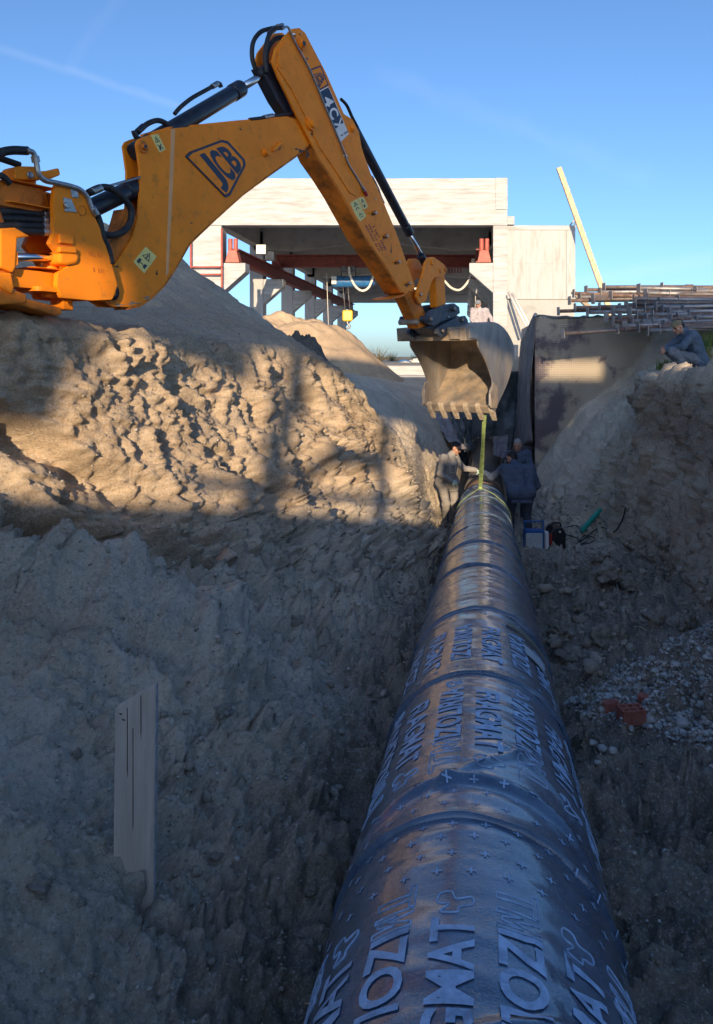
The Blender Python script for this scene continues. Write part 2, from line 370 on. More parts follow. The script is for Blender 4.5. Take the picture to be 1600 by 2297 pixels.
# ------------------------------------------------------------------ the ground: trench, banks, upper ground
SL = [  # (Y, left knots from far left to under the pipe, right knots from beside the pipe to far right)
 (-7.0, [(-45,.3),(-9,.3),(-4.5,.3),(-3.0,.25),(-2.6,.22),(-2.3,.2),(-2.0,.2),(-1.6,.2),(-1.1,.2),(-.6,.2),(0,.2)], [(.55,.2),(1.2,.2),(2.0,.2),(2.5,.2),(2.8,.2),(3.2,.2),(4.5,.2),(6,.2),(12,.3),(45,.3)]),
 (-4.0, [(-45,.3),(-9,.3),(-4.5,.3),(-3.0,.25),(-2.6,-.1),(-2.3,-.5),(-2.0,-.9),(-1.6,-1.1),(-1.1,-1.3),(-.6,-1.5),(0,-1.6)], [(.55,-1.6),(1.2,-1.5),(2.0,-1.2),(2.5,-.8),(2.8,-.5),(3.2,-.1),(4.5,.1),(6,.2),(12,.3),(45,.3)]),
 (0.0, [(-45,.3),(-9,.3),(-4.5,.3),(-2.9,.25),(-2.7,-.3),(-2.4,-.8),(-2.1,-1.15),(-1.6,-1.45),(-1.0,-1.6),(-.55,-1.75),(-.03,-2.0)], [(.55,-1.9),(1.2,-1.95),(2.0,-1.8),(2.5,-1.2),(2.8,-.7),(3.2,-.25),(4.5,-.2),(6,0),(12,.3),(45,.3)]),
 (2.5, [(-45,.3),(-9,.3),(-4.5,.3),(-3.0,.25),(-2.8,-.25),(-2.5,-.75),(-2.1,-1.15),(-1.45,-1.44),(-.73,-1.96),(-.3,-2.10),(.37,-2.2)], [(.95,-2.05),(1.6,-2.1),(2.4,-1.9),(2.8,-1.3),(3.1,-.8),(3.5,-.3),(4.8,-.2),(6.5,.1),(12,.4),(45,.3)]),
 (4.2, [(-45,.3),(-9,.3),(-4.5,.3),(-3.0,.25),(-2.8,-.2),(-2.5,-.7),(-2.2,-1.15),(-1.85,-1.45),(-1.0,-1.58),(-.1,-2.05),(.64,-2.35)], [(1.2,-2.25),(1.9,-2.25),(2.7,-2.0),(3.1,-1.4),(3.35,-.9),(3.7,-.3),(5,-.25),(6.6,.1),(12,.4),(45,.3)]),
 (5.0, [(-45,.3),(-9,.3),(-4.5,.3),(-2.75,.27),(-2.55,-.25),(-2.4,-.75),(-2.15,-1.25),(-1.75,-1.62),(-.95,-1.85),(0,-2.25),(.77,-2.45)], [(1.35,-2.35),(2.05,-2.32),(2.85,-2.08),(3.25,-1.45),(3.5,-.95),(3.85,-.3),(5.1,-.26),(6.7,.1),(12,.4),(45,.3)]),
 (6.0, [(-45,.3),(-9,.4),(-4.5,.38),(-2.08,.16),(-1.92,-.35),(-1.75,-.9),(-1.55,-1.4),(-1.2,-1.85),(-.6,-2.15),(.3,-2.4),(.93,-2.55)], [(1.5,-2.45),(2.2,-2.4),(3.0,-2.18),(3.4,-1.5),(3.65,-1.0),(3.95,-.3),(5.2,-.27),(6.8,.1),(12,.45),(45,.3)]),
 (7.6, [(-45,.3),(-9,.5),(-4.5,.5),(-1.62,.12),(-1.45,-.4),(-1.2,-1.0),(-.95,-1.55),(-.6,-2.05),(-.1,-2.4),(.6,-2.6),(1.18,-2.72)], [(1.75,-2.65),(2.6,-2.6),(3.4,-2.45),(3.75,-1.7),(3.9,-1.1),(4.15,-.3),(5.4,-.28),(7,.2),(12,.5),(45,.3)]),
 (9.6, [(-45,.3),(-9,1.0),(-4.5,1.1),(-.98,.06),(-.8,-.45),(-.55,-1.05),(-.25,-1.65),(.1,-2.2),(.5,-2.65),(1.0,-2.85),(1.5,-2.95)], [(2.1,-2.92),(3.0,-2.9),(4.0,-2.75),(4.25,-1.9),(4.42,-1.1),(4.40,-.3),(5.6,-.3),(7.2,.3),(12,.6),(45,.3)]),
 (11.0, [(-45,.3),(-9,1.5),(-4.6,1.8),(-.40,-.06),(-.2,-.6),(.05,-1.2),(.35,-1.8),(.65,-2.35),(1.0,-2.8),(1.35,-3.0),(1.72,-3.1)], [(2.35,-3.05),(3.2,-3.0),(4.15,-2.9),(4.40,-1.95),(4.58,-1.1),(4.55,-.33),(5.8,-.32),(7.4,.3),(12,.65),(45,.3)]),
 (12.0, [(-45,.3),(-9,1.9),(-4.4,2.2),(.05,-.55),(.25,-1.0),(.45,-1.5),(.7,-2.05),(.95,-2.55),(1.2,-2.95),(1.55,-3.1),(1.88,-3.15)], [(2.5,-3.12),(3.4,-3.1),(4.3,-3.0),(4.52,-2.0),(4.70,-1.1),(4.66,-.36),(6,-.34),(7.5,.3),(12,.7),(45,.3)]),
 (13.5, [(-45,.3),(-9,2.0),(-4.3,2.2),(.66,-1.42),(.78,-1.8),(.88,-2.2),(.98,-2.6),(1.1,-2.9),(1.3,-3.15),(1.7,-3.24),(2.12,-3.27)], [(2.7,-3.28),(3.6,-3.28),(4.4,-3.1),(4.58,-2.1),(4.74,-1.2),(4.78,-.38),(6.6,-.33),(8,.4),(12,.8),(45,.3)]),
 (14.1, [(-45,.3),(-9,1.9),(-4.25,2.05),(.76,-1.62),(.88,-1.95),(1.0,-2.35),(1.1,-2.75),(1.22,-3.0),(1.4,-3.22),(1.8,-3.31),(2.21,-3.34)], [(2.8,-3.34),(3.65,-3.33),(4.6,-3.0),(5.0,-2.05),(5.25,-1.2),(5.4,-.40),(6.5,-.28),(7.8,.45),(12,.82),(45,.3)]),
 (14.6, [(-45,.3),(-9,1.8),(-4.2,1.9),(.86,-1.8),(.98,-2.1),(1.1,-2.45),(1.2,-2.8),(1.32,-3.1),(1.5,-3.28),(1.85,-3.36),(2.3,-3.4)], [(2.9,-3.4),(3.7,-3.35),(4.5,-2.8),(4.95,-2.0),(5.25,-1.2),(5.5,-.37),(6.3,-.2),(7.7,.5),(12,.85),(45,.3)]),
 (15.5, [(-45,.3),(-9,1.6),(-4,1.5),(.95,-1.9),(1.1,-2.15),(1.22,-2.45),(1.33,-2.8),(1.45,-3.1),(1.6,-3.32),(1.95,-3.42),(2.44,-3.5)], [(3.0,-3.5),(3.6,-3.35),(4.1,-2.8),(4.65,-2.05),(5.15,-1.3),(5.65,-.5),(6.35,.05),(7.6,.55),(12,.9),(45,.3)]),
 (17.0, [(-45,.3),(-9,1.2),(-4,1.1),(.9,-1.3),(1.2,-1.6),(1.5,-1.95),(1.7,-2.3),(1.9,-2.8),(2.1,-3.3),(2.3,-3.5),(2.68,-3.55)], [(3.15,-3.55),(3.55,-3.4),(3.9,-2.9),(4.5,-2.15),(5.15,-1.35),(5.9,-.62),(6.6,.2),(7.6,.75),(12,.9),(45,.3)]),
 (17.95, [(-45,.3),(-9,1.0),(-4,.7),(.6,-.75),(1.2,-1.3),(1.7,-1.8),(1.95,-2.2),(2.1,-2.7),(2.25,-3.3),(2.45,-3.55),(2.84,-3.6)], [(3.3,-3.6),(3.6,-3.3),(4.0,-2.5),(4.55,-1.8),(5.15,-1.15),(5.95,-.6),(6.65,.35),(7.6,.82),(12,.9),(45,.3)]),
 (18.3, [(-45,.3),(-9,1.0),(-4,.66),(.6,-.73),(1.2,-1.26),(1.72,-1.76),(1.98,-2.2),(2.13,-2.7),(2.28,-3.3),(2.48,-3.55),(2.9,-3.6)], [(3.4,-3.6),(3.75,-3.6),(4.22,-3.5),(4.25,-1.5),(4.28,0),(4.32,.82),(6.4,.84),(7.6,.85),(12,.9),(45,.3)]),
 (20.0, [(-45,.3),(-9,.8),(-4,.4),(.6,-.66),(1.3,-1.1),(1.9,-1.6),(2.2,-2.1),(2.4,-2.7),(2.55,-3.3),(2.75,-3.6),(3.16,-3.6)], [(3.7,-3.6),(4.0,-3.6),(4.5,-3.5),(4.53,-1.5),(4.56,0),(4.6,.72),(6.4,.75),(7.6,.78),(12,.85),(45,.3)]),
 (25.2, [(-45,.3),(-9,.4),(-4,-.1),(.6,-.6),(1.5,-.7),(2.6,-.8),(2.9,-1.6),(3.05,-2.5),(3.2,-3.3),(3.5,-3.6),(3.98,-3.6)], [(4.5,-3.6),(4.8,-3.6),(5.3,-3.5),(5.33,-1.5),(5.36,-.3),(5.4,.3),(6.6,.3),(7.6,.4),(12,.5),(45,.3)]),
 (25.7, [(-45,.3),(-9,.4),(-4,-.1),(.6,-.62),(1.5,-.66),(2.6,-.66),(2.9,-.66),(3.05,-.66),(3.2,-.6),(3.5,-.2),(3.98,.0)], [(4.5,.02),(4.8,.02),(5.3,.0),(5.33,-.1),(5.36,-.1),(5.4,.0),(6.6,.1),(7.6,.2),(12,.3),(45,.2)]),
 (30.0, [(-45,.2),(-9,.2),(-4,-.3),(.6,-.66),(1.5,-.66),(2.6,-.66),(2.9,-.6),(3.05,-.6),(3.2,-.5),(3.5,-.3),(3.98,-.1)], [(4.5,-.1),(4.8,-.1),(5.3,-.1),(5.33,-.2),(5.36,-.2),(5.4,-.2),(6.6,-.1),(7.6,-.1),(12,0),(45,-.1)]),
 (60.0, [(-45,-.9),(-9,-.9),(-4,-.9),(.6,-.9),(1.5,-.9),(2.6,-.9),(2.9,-.9),(3.05,-.9),(3.2,-.9),(3.5,-.9),(4.5,-.9)], [(4.9,-.9),(5.1,-.9),(5.4,-.9),(5.5,-.9),(5.6,-.9),(5.8,-.9),(6.6,-.9),(7.6,-.9),(12,-.9),(45,-.9)]),
]
SY = np.array([s[0] for s in SL]); SK = np.array([s[1]+s[2] for s in SL])       # slices x knots x 2
#        samples in each knot interval
SEGN = [4, 14, 60, 46, 46, 46, 46, 58, 66, 42, 34, 60, 60, 46, 46, 42, 36, 14, 8, 4]
def pchip(xs, ys, x):
    h = np.diff(xs)[:, None, None]; d = np.diff(ys, axis=0)/h; m = np.zeros_like(ys)
    a = d[:-1]; b = d[1:]; w1 = 2*h[1:]+h[:-1]; w2 = h[1:]+2*h[:-1]
    with np.errstate(divide='ignore', invalid='ignore'):
        hm = (w1+w2)/(w1/a+w2/b)
    m[1:-1] = np.where(a*b > 0, np.nan_to_num(hm), 0)
    m[0] = d[0]; m[-1] = d[-1]
    i = np.clip(np.searchsorted(xs, x)-1, 0, len(xs)-2); t = ((x-xs[i])/(xs[i+1]-xs[i]))[:, None, None]; hh = (xs[i+1]-xs[i])[:, None, None]
    return (1+2*t)*(1-t)**2*ys[i]+t*(1-t)**2*hh*m[i]+t*t*(3-2*t)*ys[i+1]+t*t*(t-1)*hh*m[i+1]
rows = [-7, -6, -5, -4.2, -3.5, -2.8, -2, -1.2, -.5, 0, .3, .6, .9, 1.1]
y = 1.2
while y < 26.5: rows.append(y); y += max(.009, y*.0042)
while y < 60: rows.append(y); y += y*.03
rows.append(60.0)
rows = np.array(rows)
K = pchip(SY, SK, rows)                                                        # rows x knots x 2
# sample each section through its knots (rounded a little at the corners)
tk = []
for i, n in enumerate(SEGN): tk += list(i+np.arange(n)/n)
tk.append(len(SEGN)); tk = np.array(tk)
xs = np.arange(K.shape[1], dtype=float)
KT = np.transpose(K, (1, 0, 2))
sec = pchip(xs, KT, tk)                                                        # samples x rows x 2
sec = .55*sec + .45*np.stack([np.stack([np.interp(tk, xs, K[j, :, c]) for j in range(len(rows))], 1) for c in (0, 1)], 2)
GX = sec[..., 0]; GZ = sec[..., 1]; GY = np.repeat(rows[None, :], len(tk), 0).astype(float)
def grid_normals(X, Y, Z):
    P = np.stack([X, Y, Z], -1); du = np.gradient(P, axis=0); dv = np.gradient(P, axis=1)
    n = np.cross(du, dv); n /= np.linalg.norm(n, axis=-1)[..., None]+1e-9
    n[n[..., 2] < -.2] *= -1
    return n
NRM = grid_normals(GX, GY, GZ)
steep = np.clip(1-NRM[..., 2], 0, 1)
arc = np.concatenate([np.zeros((1, GX.shape[1])), np.cumsum(np.hypot(np.diff(GX, axis=0), np.diff(GZ, axis=0)), 0)], 0)
TK = np.repeat(tk[:, None], len(rows), 1)
left_face = sstep(2.6, 3.3, TK)*(1-sstep(7.2, 8.2, TK))*sstep(3.2, 4.8, GY)*(1-.6*sstep(11.5, 13, GY))*(1-sstep(16, 18, GY))
right_face = sstep(12.6, 13.3, TK)*(1-sstep(16.0, 16.6, TK))*(1-sstep(14.5, 16, GY))
floor_m = sstep(7.0, 8.4, TK)*(1-sstep(12.8, 13.6, TK))
upper = np.clip(1-left_face-right_face-floor_m, 0, 1)
near = 1-sstep(14, 24, GY)
D = np.zeros_like(GX)
def relief(mask, fn):
    """adds relief only where the mask is on"""
    k = np.nonzero(mask.reshape(-1) > .01)[0]; m = mask.reshape(-1)[k]
    D.reshape(-1)[k] += m*fn(GX.reshape(-1)[k], GY.reshape(-1)[k], GZ.reshape(-1)[k])
def left_relief(x, y, z):
    h = -z; wx = .55*fbm(y*.55, h*.6, 2.0, 2); wy = .35*pn(y*.9+5, h*.9, 7.0)
    g = y-h*.34+wx; q = h+wy
    d = .15*(ridge(g*.55+1.3, q*.16+3.1, .3, 2)-.25)                                   # buttresses
    gul = np.abs(fbm(g*1.45+4.2, q*.26+.7, 1.5, 3, .55)); d += (.20*np.minimum(gul, .5)-.055)*(.3+.7*sstep(-.35, .25, pn(g*.45+2, q*.9, 5.5)))
    d -= .26*sstep(.11, .02, np.abs(fbm(g*.72+9.7, q*.22+2.2, 4.0, 2)))*sstep(-.15, .3, pn(g*.5, q*.8, 8.0))   # a few deep rills
    d += .060*(np.abs(fbm(g*4.6+2, q*.7, 3.3, 3, .62))-.25)+.022*(np.abs(fbm(g*13., q*1.9, 5.3, 2, .6))-.25)
    w, c = worley(g*2.3+.4*pn(y*3, h*3), q*1.7); d += sstep(.62, .85, c)*sstep(.5, .28, w+.12*pn(y*9, h*9, 2.0))*.10*sstep(-.1, .3, pn(g*.8, q*1.2, 3.5))       # lumps that stand out of the face
    w, c = worley(g*5.1, q*4.3+x*2.0); d += sstep(.5, .9, c)*sstep(.46, .26, w+.1*pn(y*17, h*17, 2.0))*.05
    w, c = worley(g*10.5, q*9.3); d += sstep(.4, .9, c)*sstep(.46, .24, w)*.032
    d += .045*np.abs(fbm(x*7, y*7, z*7, 3, .65))-.02
    d -= .11*sstep(.055, .0, np.abs(fbm(g*1.7+3, q*.13, 6.6, 2)))*sstep(-.1, .3, pn(g*.7+8, q*.8, 2.5))
    w, c = worley(g*1.7+7, q*1.5+2); d -= sstep(.80, .86, c)*sstep(.36, .1, w)*.16                    # pockets where lumps fell out
    t = np.clip((y-5.15)/.95, 0, 1); d -= (.20+.12*pn(y*4, h*4, 1.0))*np.exp(-((h-(.36+.78*t)+.10*pn(y*3, h*3, 6.0))/.12)**2)*sstep(5.0, 5.25, y)*(1-sstep(6.05, 6.3, y))   # washed-out hollow at the left
    d += .035*fbm(x*2.2, y*2.2, z*2.2, 3, .55)
    return d
relief(left_face, left_relief)
def saw(t, e=.12):
    f = t-np.floor(t); return f*(1-sstep(1-e, 1, f))-.45
# slabs that broke away along the fall line: a smooth face that ends in a sharp edge
slab_m = sstep(3.3, 4.2, TK)*(1-sstep(8.0, 8.9, TK))*sstep(3.3, 4.6, GY)*(1-sstep(11, 13, GY))
def slab_relief(x, y, z):
    h = -z; wx = .5*fbm(y*.6+3, h*.7, 5.0, 2); g = y-h*.55+wx
    lo = sstep(.7, 1.5, h)
    return (.14+.50*lo)*saw(g*.78+.14*pn(y*2, h*2, 1.0), .08)*(.45+.55*sstep(-.3, .2, pn(g*.6, h*.7, 9.0)))+(.04+.18*lo)*saw(g*2.1+.5*pn(y*1.5, h*1.5, 3.0), .12)-lo*.14*sstep(.05, .0, np.abs(fbm(g*1.9+3, h*.16, 6.6, 2)))+lo*(.14*np.abs(fbm(x*2.6, y*2.6, z*2.6, 3, .6))-.03+.07*np.abs(fbm(x*8, y*8, z*8, 2, .6)))
relief(slab_m, slab_relief)
def right_relief(x, y, z):
    h = -z; g = y+.25*x+.3*pn(y*.8, h*.8, 3.0)
    d = .18*(ridge(g*.8, h*.22, 2.0, 2)-.2)+.20*np.abs(fbm(g*2.6, h*.3, 6.0, 3, .6))-.08+.10*saw(g*1.1+.5*pn(y*1.4, h*1.4, 5.0))
    d -= .16*sstep(.1, .02, np.abs(fbm(g*1.1+3, h*.22, 9.0, 2)))
    d += .05*fbm(x*3, y*3, z*3, 3, .6)+.06*np.abs(fbm(g*8.5, h*.9, 4.0, 2, .6))
    w, c = worley(g*2.7, h*2.7); d += sstep(.5, .85, c)*sstep(.5, .1, w)*.09
    w, c = worley(g*7, h*6); d += sstep(.45, .9, c)*sstep(.5, .1, w)*.045
    return d
relief(right_face, right_relief)
slope_m = sstep(12.0, 12.8, TK)*(1-sstep(16.0, 16.8, TK))*sstep(13.9, 14.6, GY)*(1-sstep(17.4, 17.9, GY))
def slope_relief(x, y, z):
    g = y*1.3-.30*x+.3*pn(x*.8, y*.8, z*.8); d = .10*(ridge(g*.9, z*.25, 3.0, 3)-.5)+.16*saw(g*1.25+.4*pn(x, y, z), .2)+.09*np.abs(fbm(x*3.2, y*3.2, z*3.2, 3, .6))
    w, c = worley(g*4, z*4); return d+sstep(.55, .9, c)*sstep(.5, .15, w)*.09-.06
relief(slope_m, slope_relief)
def floor_relief(x, y, z):
    d = .09*fbm(x*1.3, y*1.3, 5.0, 2)+.10*np.abs(fbm(x*3.1, y*3.1, 2.0, 3, .55))+.05*np.abs(fbm(x*9.1, y*9.1, 7.0, 2, .6))
    patch = .35+.65*sstep(-.25, .3, pn(x*1.1+4, y*1.1))
    for s_, am, th in ((2.6, .15, .66), (5.3, .13, .55), (9.0, .09, .48), (15.0, .06, .42), (26.0, .036, .38)):
        w, c = worley(x*s_+.45*pn(x*s_*2, y*s_*2), y*s_+3.3*s_+.45*pn(x*s_*2+9, y*s_*2)); d += patch*am*sstep(th, 1, c)*sstep(.50, .22, w)
    return d-.06
relief(floor_m*near, floor_relief)
relief(upper*near*sstep(0, 3, GY), lambda x, y, z: .07*fbm(x*.9, y*.9, 1.0, 3)+.09*np.abs(fbm(x*3, y*3, 4.0, 3))-.02)
# broken tongues of slumped soil at the foot of the left bank
foot = sstep(5.6, 6.6, TK)*(1-sstep(8.2, 9.2, TK))*sstep(3.4, 4.4, GY)*(1-sstep(13, 15, GY))
relief(foot, lambda x, y, z: .14*(ridge(y*.7+x*.5, x*.9, 7.0, 2)-.2)+.07*fbm(x*3.3, y*3.3, 2.2, 3))
# crumb everywhere near
relief(near*(1-sstep(2, 0, TK))*sstep(.5, 1.5, GY), lambda x, y, z: .034*fbm(x*9, y*9, z*9, 3, .62)+.018*np.abs(fbm(x*30, y*30, z*30, 2, .7)))
# keep the bed of the pipe clear
dp = np.hypot(GX-pipeX(GY), GZ-np.where(GY < 15.4, pipeZ(GY), -2.87)); bed = sstep(.42, .62, dp)
D *= np.where(GY < 25.3, .35+.65*bed, 1)
D *= (1-sstep(17.85, 18.0, GY)*(1-sstep(25.0, 25.3, GY))*sstep(12.3, 13.0, TK)*(1-sstep(15.5, 16.5, TK)))
D *= sstep(-1, 1.5, GY)*.7+.3
GX2 = GX+NRM[..., 0]*D; GY2 = GY+NRM[..., 1]*D; GZ2 = GZ+NRM[..., 2]*D
# soil banked up against the stake
mound = np.exp(-(((GX2+.93)/.20)**2+((GY2-2.62)/.20)**2)); GZ2 += .17*mound
mound = np.exp(-(((GX2+1.35)/.5)**2+((GY2-2.6)/.4)**2)); GZ2 += .10*mound
# never inside the pipe
inside = (GY2 < 15.3) & (np.hypot(GX2-pipeX(GY2), GZ2-pipeZ(GY2)) < PR+.02) & (GZ2 > pipeZ(GY2)-.3)
GZ2 = np.where(inside, pipeZ(GY2)-.36, GZ2)
def ground_z(x, y):
    """height of the built ground under a point (nearest sample that faces up)"""
    j = int(np.argmin(np.abs(rows-y))); j0 = max(0, j-8); j1 = j+9
    d = (GX2[:, j0:j1]-x)**2+(GY2[:, j0:j1]-y)**2
    i = np.unravel_index(np.argmin(d), d.shape); return float(GZ2[i[0], j0+i[1]])
ns, nr = GX2.shape
idx = np.arange(ns*nr).reshape(ns, nr)
quads = np.stack([idx[:-1, :-1], idx[1:, :-1], idx[1:, 1:], idx[:-1, 1:]], -1).reshape(-1, 4)
me = bpy.data.meshes.new('ground')
me.vertices.add(ns*nr); me.vertices.foreach_set('co', np.stack([GX2, GY2, GZ2], -1).reshape(-1))
me.loops.add(quads.size); me.loops.foreach_set('vertex_index', quads.reshape(-1).astype(np.int32))
me.polygons.add(len(quads)); me.polygons.foreach_set('loop_start', (np.arange(len(quads))*4).astype(np.int32))
me.polygons.foreach_set('use_smooth', np.ones(len(quads), bool))
me.update(calc_edges=True)
damp = np.clip(floor_m*1.0+.75*foot+.55*(1-sstep(-2.4, -1.5, GZ2))+.22*pn(GX*1.3, GY*1.3, GZ*1.3), 0, 1)
sandy = np.clip(left_face*.9+upper*.45*sstep(4, 8, GY)*(1-sstep(-3, -1, GX)*sstep(11, 13, GY)), 0, 1)
def fattr(name, arr):
    a = me.attributes.new(name, 'FLOAT', 'POINT'); a.data.foreach_set('value', arr.reshape(-1).astype(np.float32))
fattr('damp', damp); fattr('dry_sand', sandy)
fattr('dark_floor', np.clip(floor_m*sstep(9.9, 10.6, TK)*(.95+.3*pn(GX*1.7, GY*1.7))*(1-sstep(12.0, 13.5, GY))+floor_m*(1-sstep(9.2, 9.9, TK))*sstep(8.3, 9.3, TK)*.7+.45*(1-sstep(1.9, 3.4, GY))*floor_m, 0, 1))  # damp dark soil right of the pipe; also darker towards the near end
fattr('topsoil', np.clip(.35*right_face+.5*right_face*sstep(-1.45, -1.15, GZ2+.12*pn(GX*2, GY*2, GZ*2))*(1-sstep(-.55, -.4, GZ2))+0*GX, 0, .8))

def soil_material():
    m = bpy.data.materials.new('soil'); m.use_nodes = True; t = m.node_tree; b = t.nodes['Principled BSDF']; N = t.nodes.new; L = t.links.new
    g = N('ShaderNodeNewGeometry'); P = g.outputs['Position']
    def noise(s, d=6, r=.6, st=None):
        n = N('ShaderNodeTexNoise'); n.inputs['Scale'].default_value = s; n.inputs['Detail'].default_value = d; n.inputs['Roughness'].default_value = r
        if st:
            mp = N('ShaderNodeMapping'); mp.inputs['Scale'].default_value = st; L(P, mp.inputs[0]); L(mp.outputs[0], n.inputs[0])
        else: L(P, n.inputs[0])
        return n.outputs[0]
    def ramp(src, a, b_, lo=0, hi=1):
        r = N('ShaderNodeMapRange'); r.inputs[1].default_value = a; r.inputs[2].default_value = b_; r.inputs[3].default_value = lo; r.inputs[4].default_value = hi; L(src, r.inputs[0]); return r.outputs[0]
    def mixc(a, b_, f):
        x = N('ShaderNodeMix'); x.data_type = 'RGBA'; L(f, x.inputs['Factor'])
        for k, v in (('A', a), ('B', b_)):
            if isinstance(v, tuple): x.inputs[k].default_value = (*v, 1)
            else: L(v, x.inputs[k])
        return x.outputs['Result']
    at = N('ShaderNodeAttribute'); at.attribute_name = 'damp'; ad = N('ShaderNodeAttribute'); ad.attribute_name = 'dry_sand'
    at2 = N('ShaderNodeAttribute'); at2.attribute_name = 'topsoil'
    grey = mixc((.52, .44, .33), (.76, .65, .50), ramp(noise(1.1), .35, .65))
    sand = mixc((.46, .325, .20), (.68, .52, .35), ramp(noise(1.6), .33, .68))
    sand = mixc(sand, (.30, .175, .09), ramp(noise(2.7, 4), .58, .72, 0, .7))
    c = mixc(grey, sand, ad.outputs['Fac'])
    wet = mixc((.44, .375, .29), (.76, .65, .51), ramp(noise(2.0), .32, .68))
    c = mixc(c, wet, at.outputs['Fac'])
    at3 = N('ShaderNodeAttribute'); at3.attribute_name = 'dark_floor'
    c = mixc(c, mixc((.18, .155, .122), (.38, .33, .265), ramp(noise(3.1), .35, .65)), at3.outputs['Fac'])
    c = mixc(c, (.27, .21, .155), at2.outputs['Fac'])
    c = mixc(c, (.17, .145, .115), ramp(noise(6, 9, .8), .52, .70, 0, .25))
    c = mixc(c, (.09, .078, .064), ramp(noise(42, 6, .8), .50, .64, 0, .45))
    c = mixc(c, (.80, .75, .66), ramp(noise(64, 5, .8), .51, .64, 0, .5))
    L(c, b.inputs['Base Color']); b.inputs['Roughness'].default_value = .95; b.inputs['Specular IOR Level'].default_value = .2
    h1 = noise(11, 9, .75); h2 = noise(60, 6, .75)
    ma = N('ShaderNodeMath'); ma.operation = 'MULTIPLY_ADD'; L(h2, ma.inputs[0]); ma.inputs[1].default_value = .45; L(h1, ma.inputs[2])
    bp = N('ShaderNodeBump'); bp.inputs['Distance'].default_value = .035; bp.inputs['Strength'].default_value = .9; L(ma.outputs[0], bp.inputs['Height']); L(bp.outputs[0], b.inputs['Normal'])
    MAT['soil'] = m; return m
me.materials.append(soil_material())
ground = bpy.data.objects.new('ground', me); link(ground); ground['kind'] = 'structure'

# the plain that reaches the horizon, with low dunes
def plain_material():
    m = material('plain', (.30, .23, .13), .95, var=.35, vscale=.12, dirt=(.14, .15, .06), dscale=.22, damount=.55)
    return m
plain_material()
xs_ = np.array([-2500, -1200, -600, -300, -150, -90, -60] + list(range(-50, 51, 4)) + [60, 90, 150, 300, 600, 1200, 2500], float)
ys_ = np.array([-300, -120, -60, -20, 10, 30] + list(range(40, 130, 5)) + [140, 160, 200, 260, 340, 500, 800, 1300, 2200, 3600], float)
XX, YY = np.meshgrid(xs_, ys_, indexing='ij')
ZZ = -1.25 + .9*sstep(80, 130, YY)*(fbm(XX*.02, YY*.03, 0, 3)+.45) - .2*sstep(30, 60, YY)*0
V = np.stack([XX, YY, ZZ], -1).reshape(-1, 3); ii = np.arange(len(V)).reshape(XX.shape)
F = np.stack([ii[:-1, :-1], ii[1:, :-1], ii[1:, 1:], ii[:-1, 1:]], -1).reshape(-1, 4).tolist()
# leave the trench field open underneath the built ground
F = [f for f in F if not (-44 < V[f, 0].mean() < 44 and -6 < V[f, 1].mean() < 58)]
plain = mesh_obj('plain', V, F, MAT['plain'], smooth=True); plain['kind'] = 'structure'

# which ground point a photograph pixel looks at
_gy = np.maximum(GY2, .3); PXG = HX+FPX*GX2/_gy; PYG = HY-FPX*GZ2/_gy
NR2 = grid_normals(GX2, GY2, GZ2)
def on_ground(x, y, rad=7):
    m = (np.abs(PXG-x) < rad) & (np.abs(PYG-y) < rad) & (GY2 > 1.2)
    if not m.any(): return on_ground(x, y, rad*2)
    k = np.argmin(np.where(m, GY2, 1e9)); k = np.unravel_index(k, GY2.shape)
    return Vector((GX2[k], GY2[k], GZ2[k])), Vector(NR2[k])
# ------------------------------------------------------------------ added shade screen behind the camera: its openings shape the sun strips in the trench
def sr(s, r, z): return Vector((s*math.cos(ph)-r*math.sin(ph), s*math.sin(ph)+r*math.cos(ph), z))
RW = -19.0; DZ = -RW*math.tan(R(SUN_EL))                                            # screen plane; heights below are given where their shadow line passes the camera
SH = thing('unseen_shade_screen', 'unseen shade screen with strip openings added behind the viewpoint to shape the sunlight', 'building', sr(0, RW, -1.2))
def shade_box(name, s0, s1, z0, z1, r0=RW-.25, r1=RW, mat='concrete'):
    return MB().prism([(s0, z0), (s1, z0), (s1, z1), (s0, z1)], lambda u, v, t: sr(u, t, v), r0, r1).build(name, MAT[mat], SH)
def wl(s0, s1, a, b): shade_box('wall', s0, s1-.002, a+DZ, b+DZ)  # one piece of the added, unseen shade screen
LO = .25; TOP = 5.2
shade_box('wall', -5.5, 8, -1.3, LO+DZ-.002)  # solid lower part of the added screen
wl(-5.5, -2.1, 2.05, TOP); wl(-2.1, -1.55, 1.68, TOP); wl(-1.55, -.7, 2.3, TOP); wl(-.7, .4, 2.5, TOP); wl(.4, 1.75, 2.72, TOP); wl(1.75, 3.1, LO, TOP); wl(3.1, 3.9, LO, 3.62); wl(3.9, 4.55, LO, 2.36); wl(3.9, 4.55, 2.62, 3.62); wl(3.1, 4.55, 4.08, TOP)
wl(4.55, 6.2, LO, 2.36); wl(4.55, 6.2, 2.62, TOP); wl(6.2, 8, LO, TOP)
wl(.75, 1.3, 1.0, 1.55)  # added block that keeps the left worker's upper body in shade
for s0, w, z1 in ((-1.35, .22, 2.5), (-.30, .18, 2.5), (.35, .12, 2.5)): shade_box('post', s0, s0+w, LO+DZ, z1+DZ, RW-.2, RW-.06)  # uprights added for their shadows on the left bank
shade_box('rail', -1.7, 1.75, LO+.14+DZ, LO+.26+DZ, RW-.05, RW+.05)  # bar added for its shadow line along the bank
MB().beam(sr(-1.25, RW-.1, LO+.25+DZ), sr(-.72, RW-.1, LO+.72+DZ), .10, .16).build('shade_brace', MAT['timber'], SH)  # slanted bars added only to cast shadow bands
MB().beam(sr(-.75, RW-.1, LO+.72+DZ), sr(-.2, RW-.1, LO+.78+DZ), .10, .30).build('shade_brace', MAT['timber'], SH)
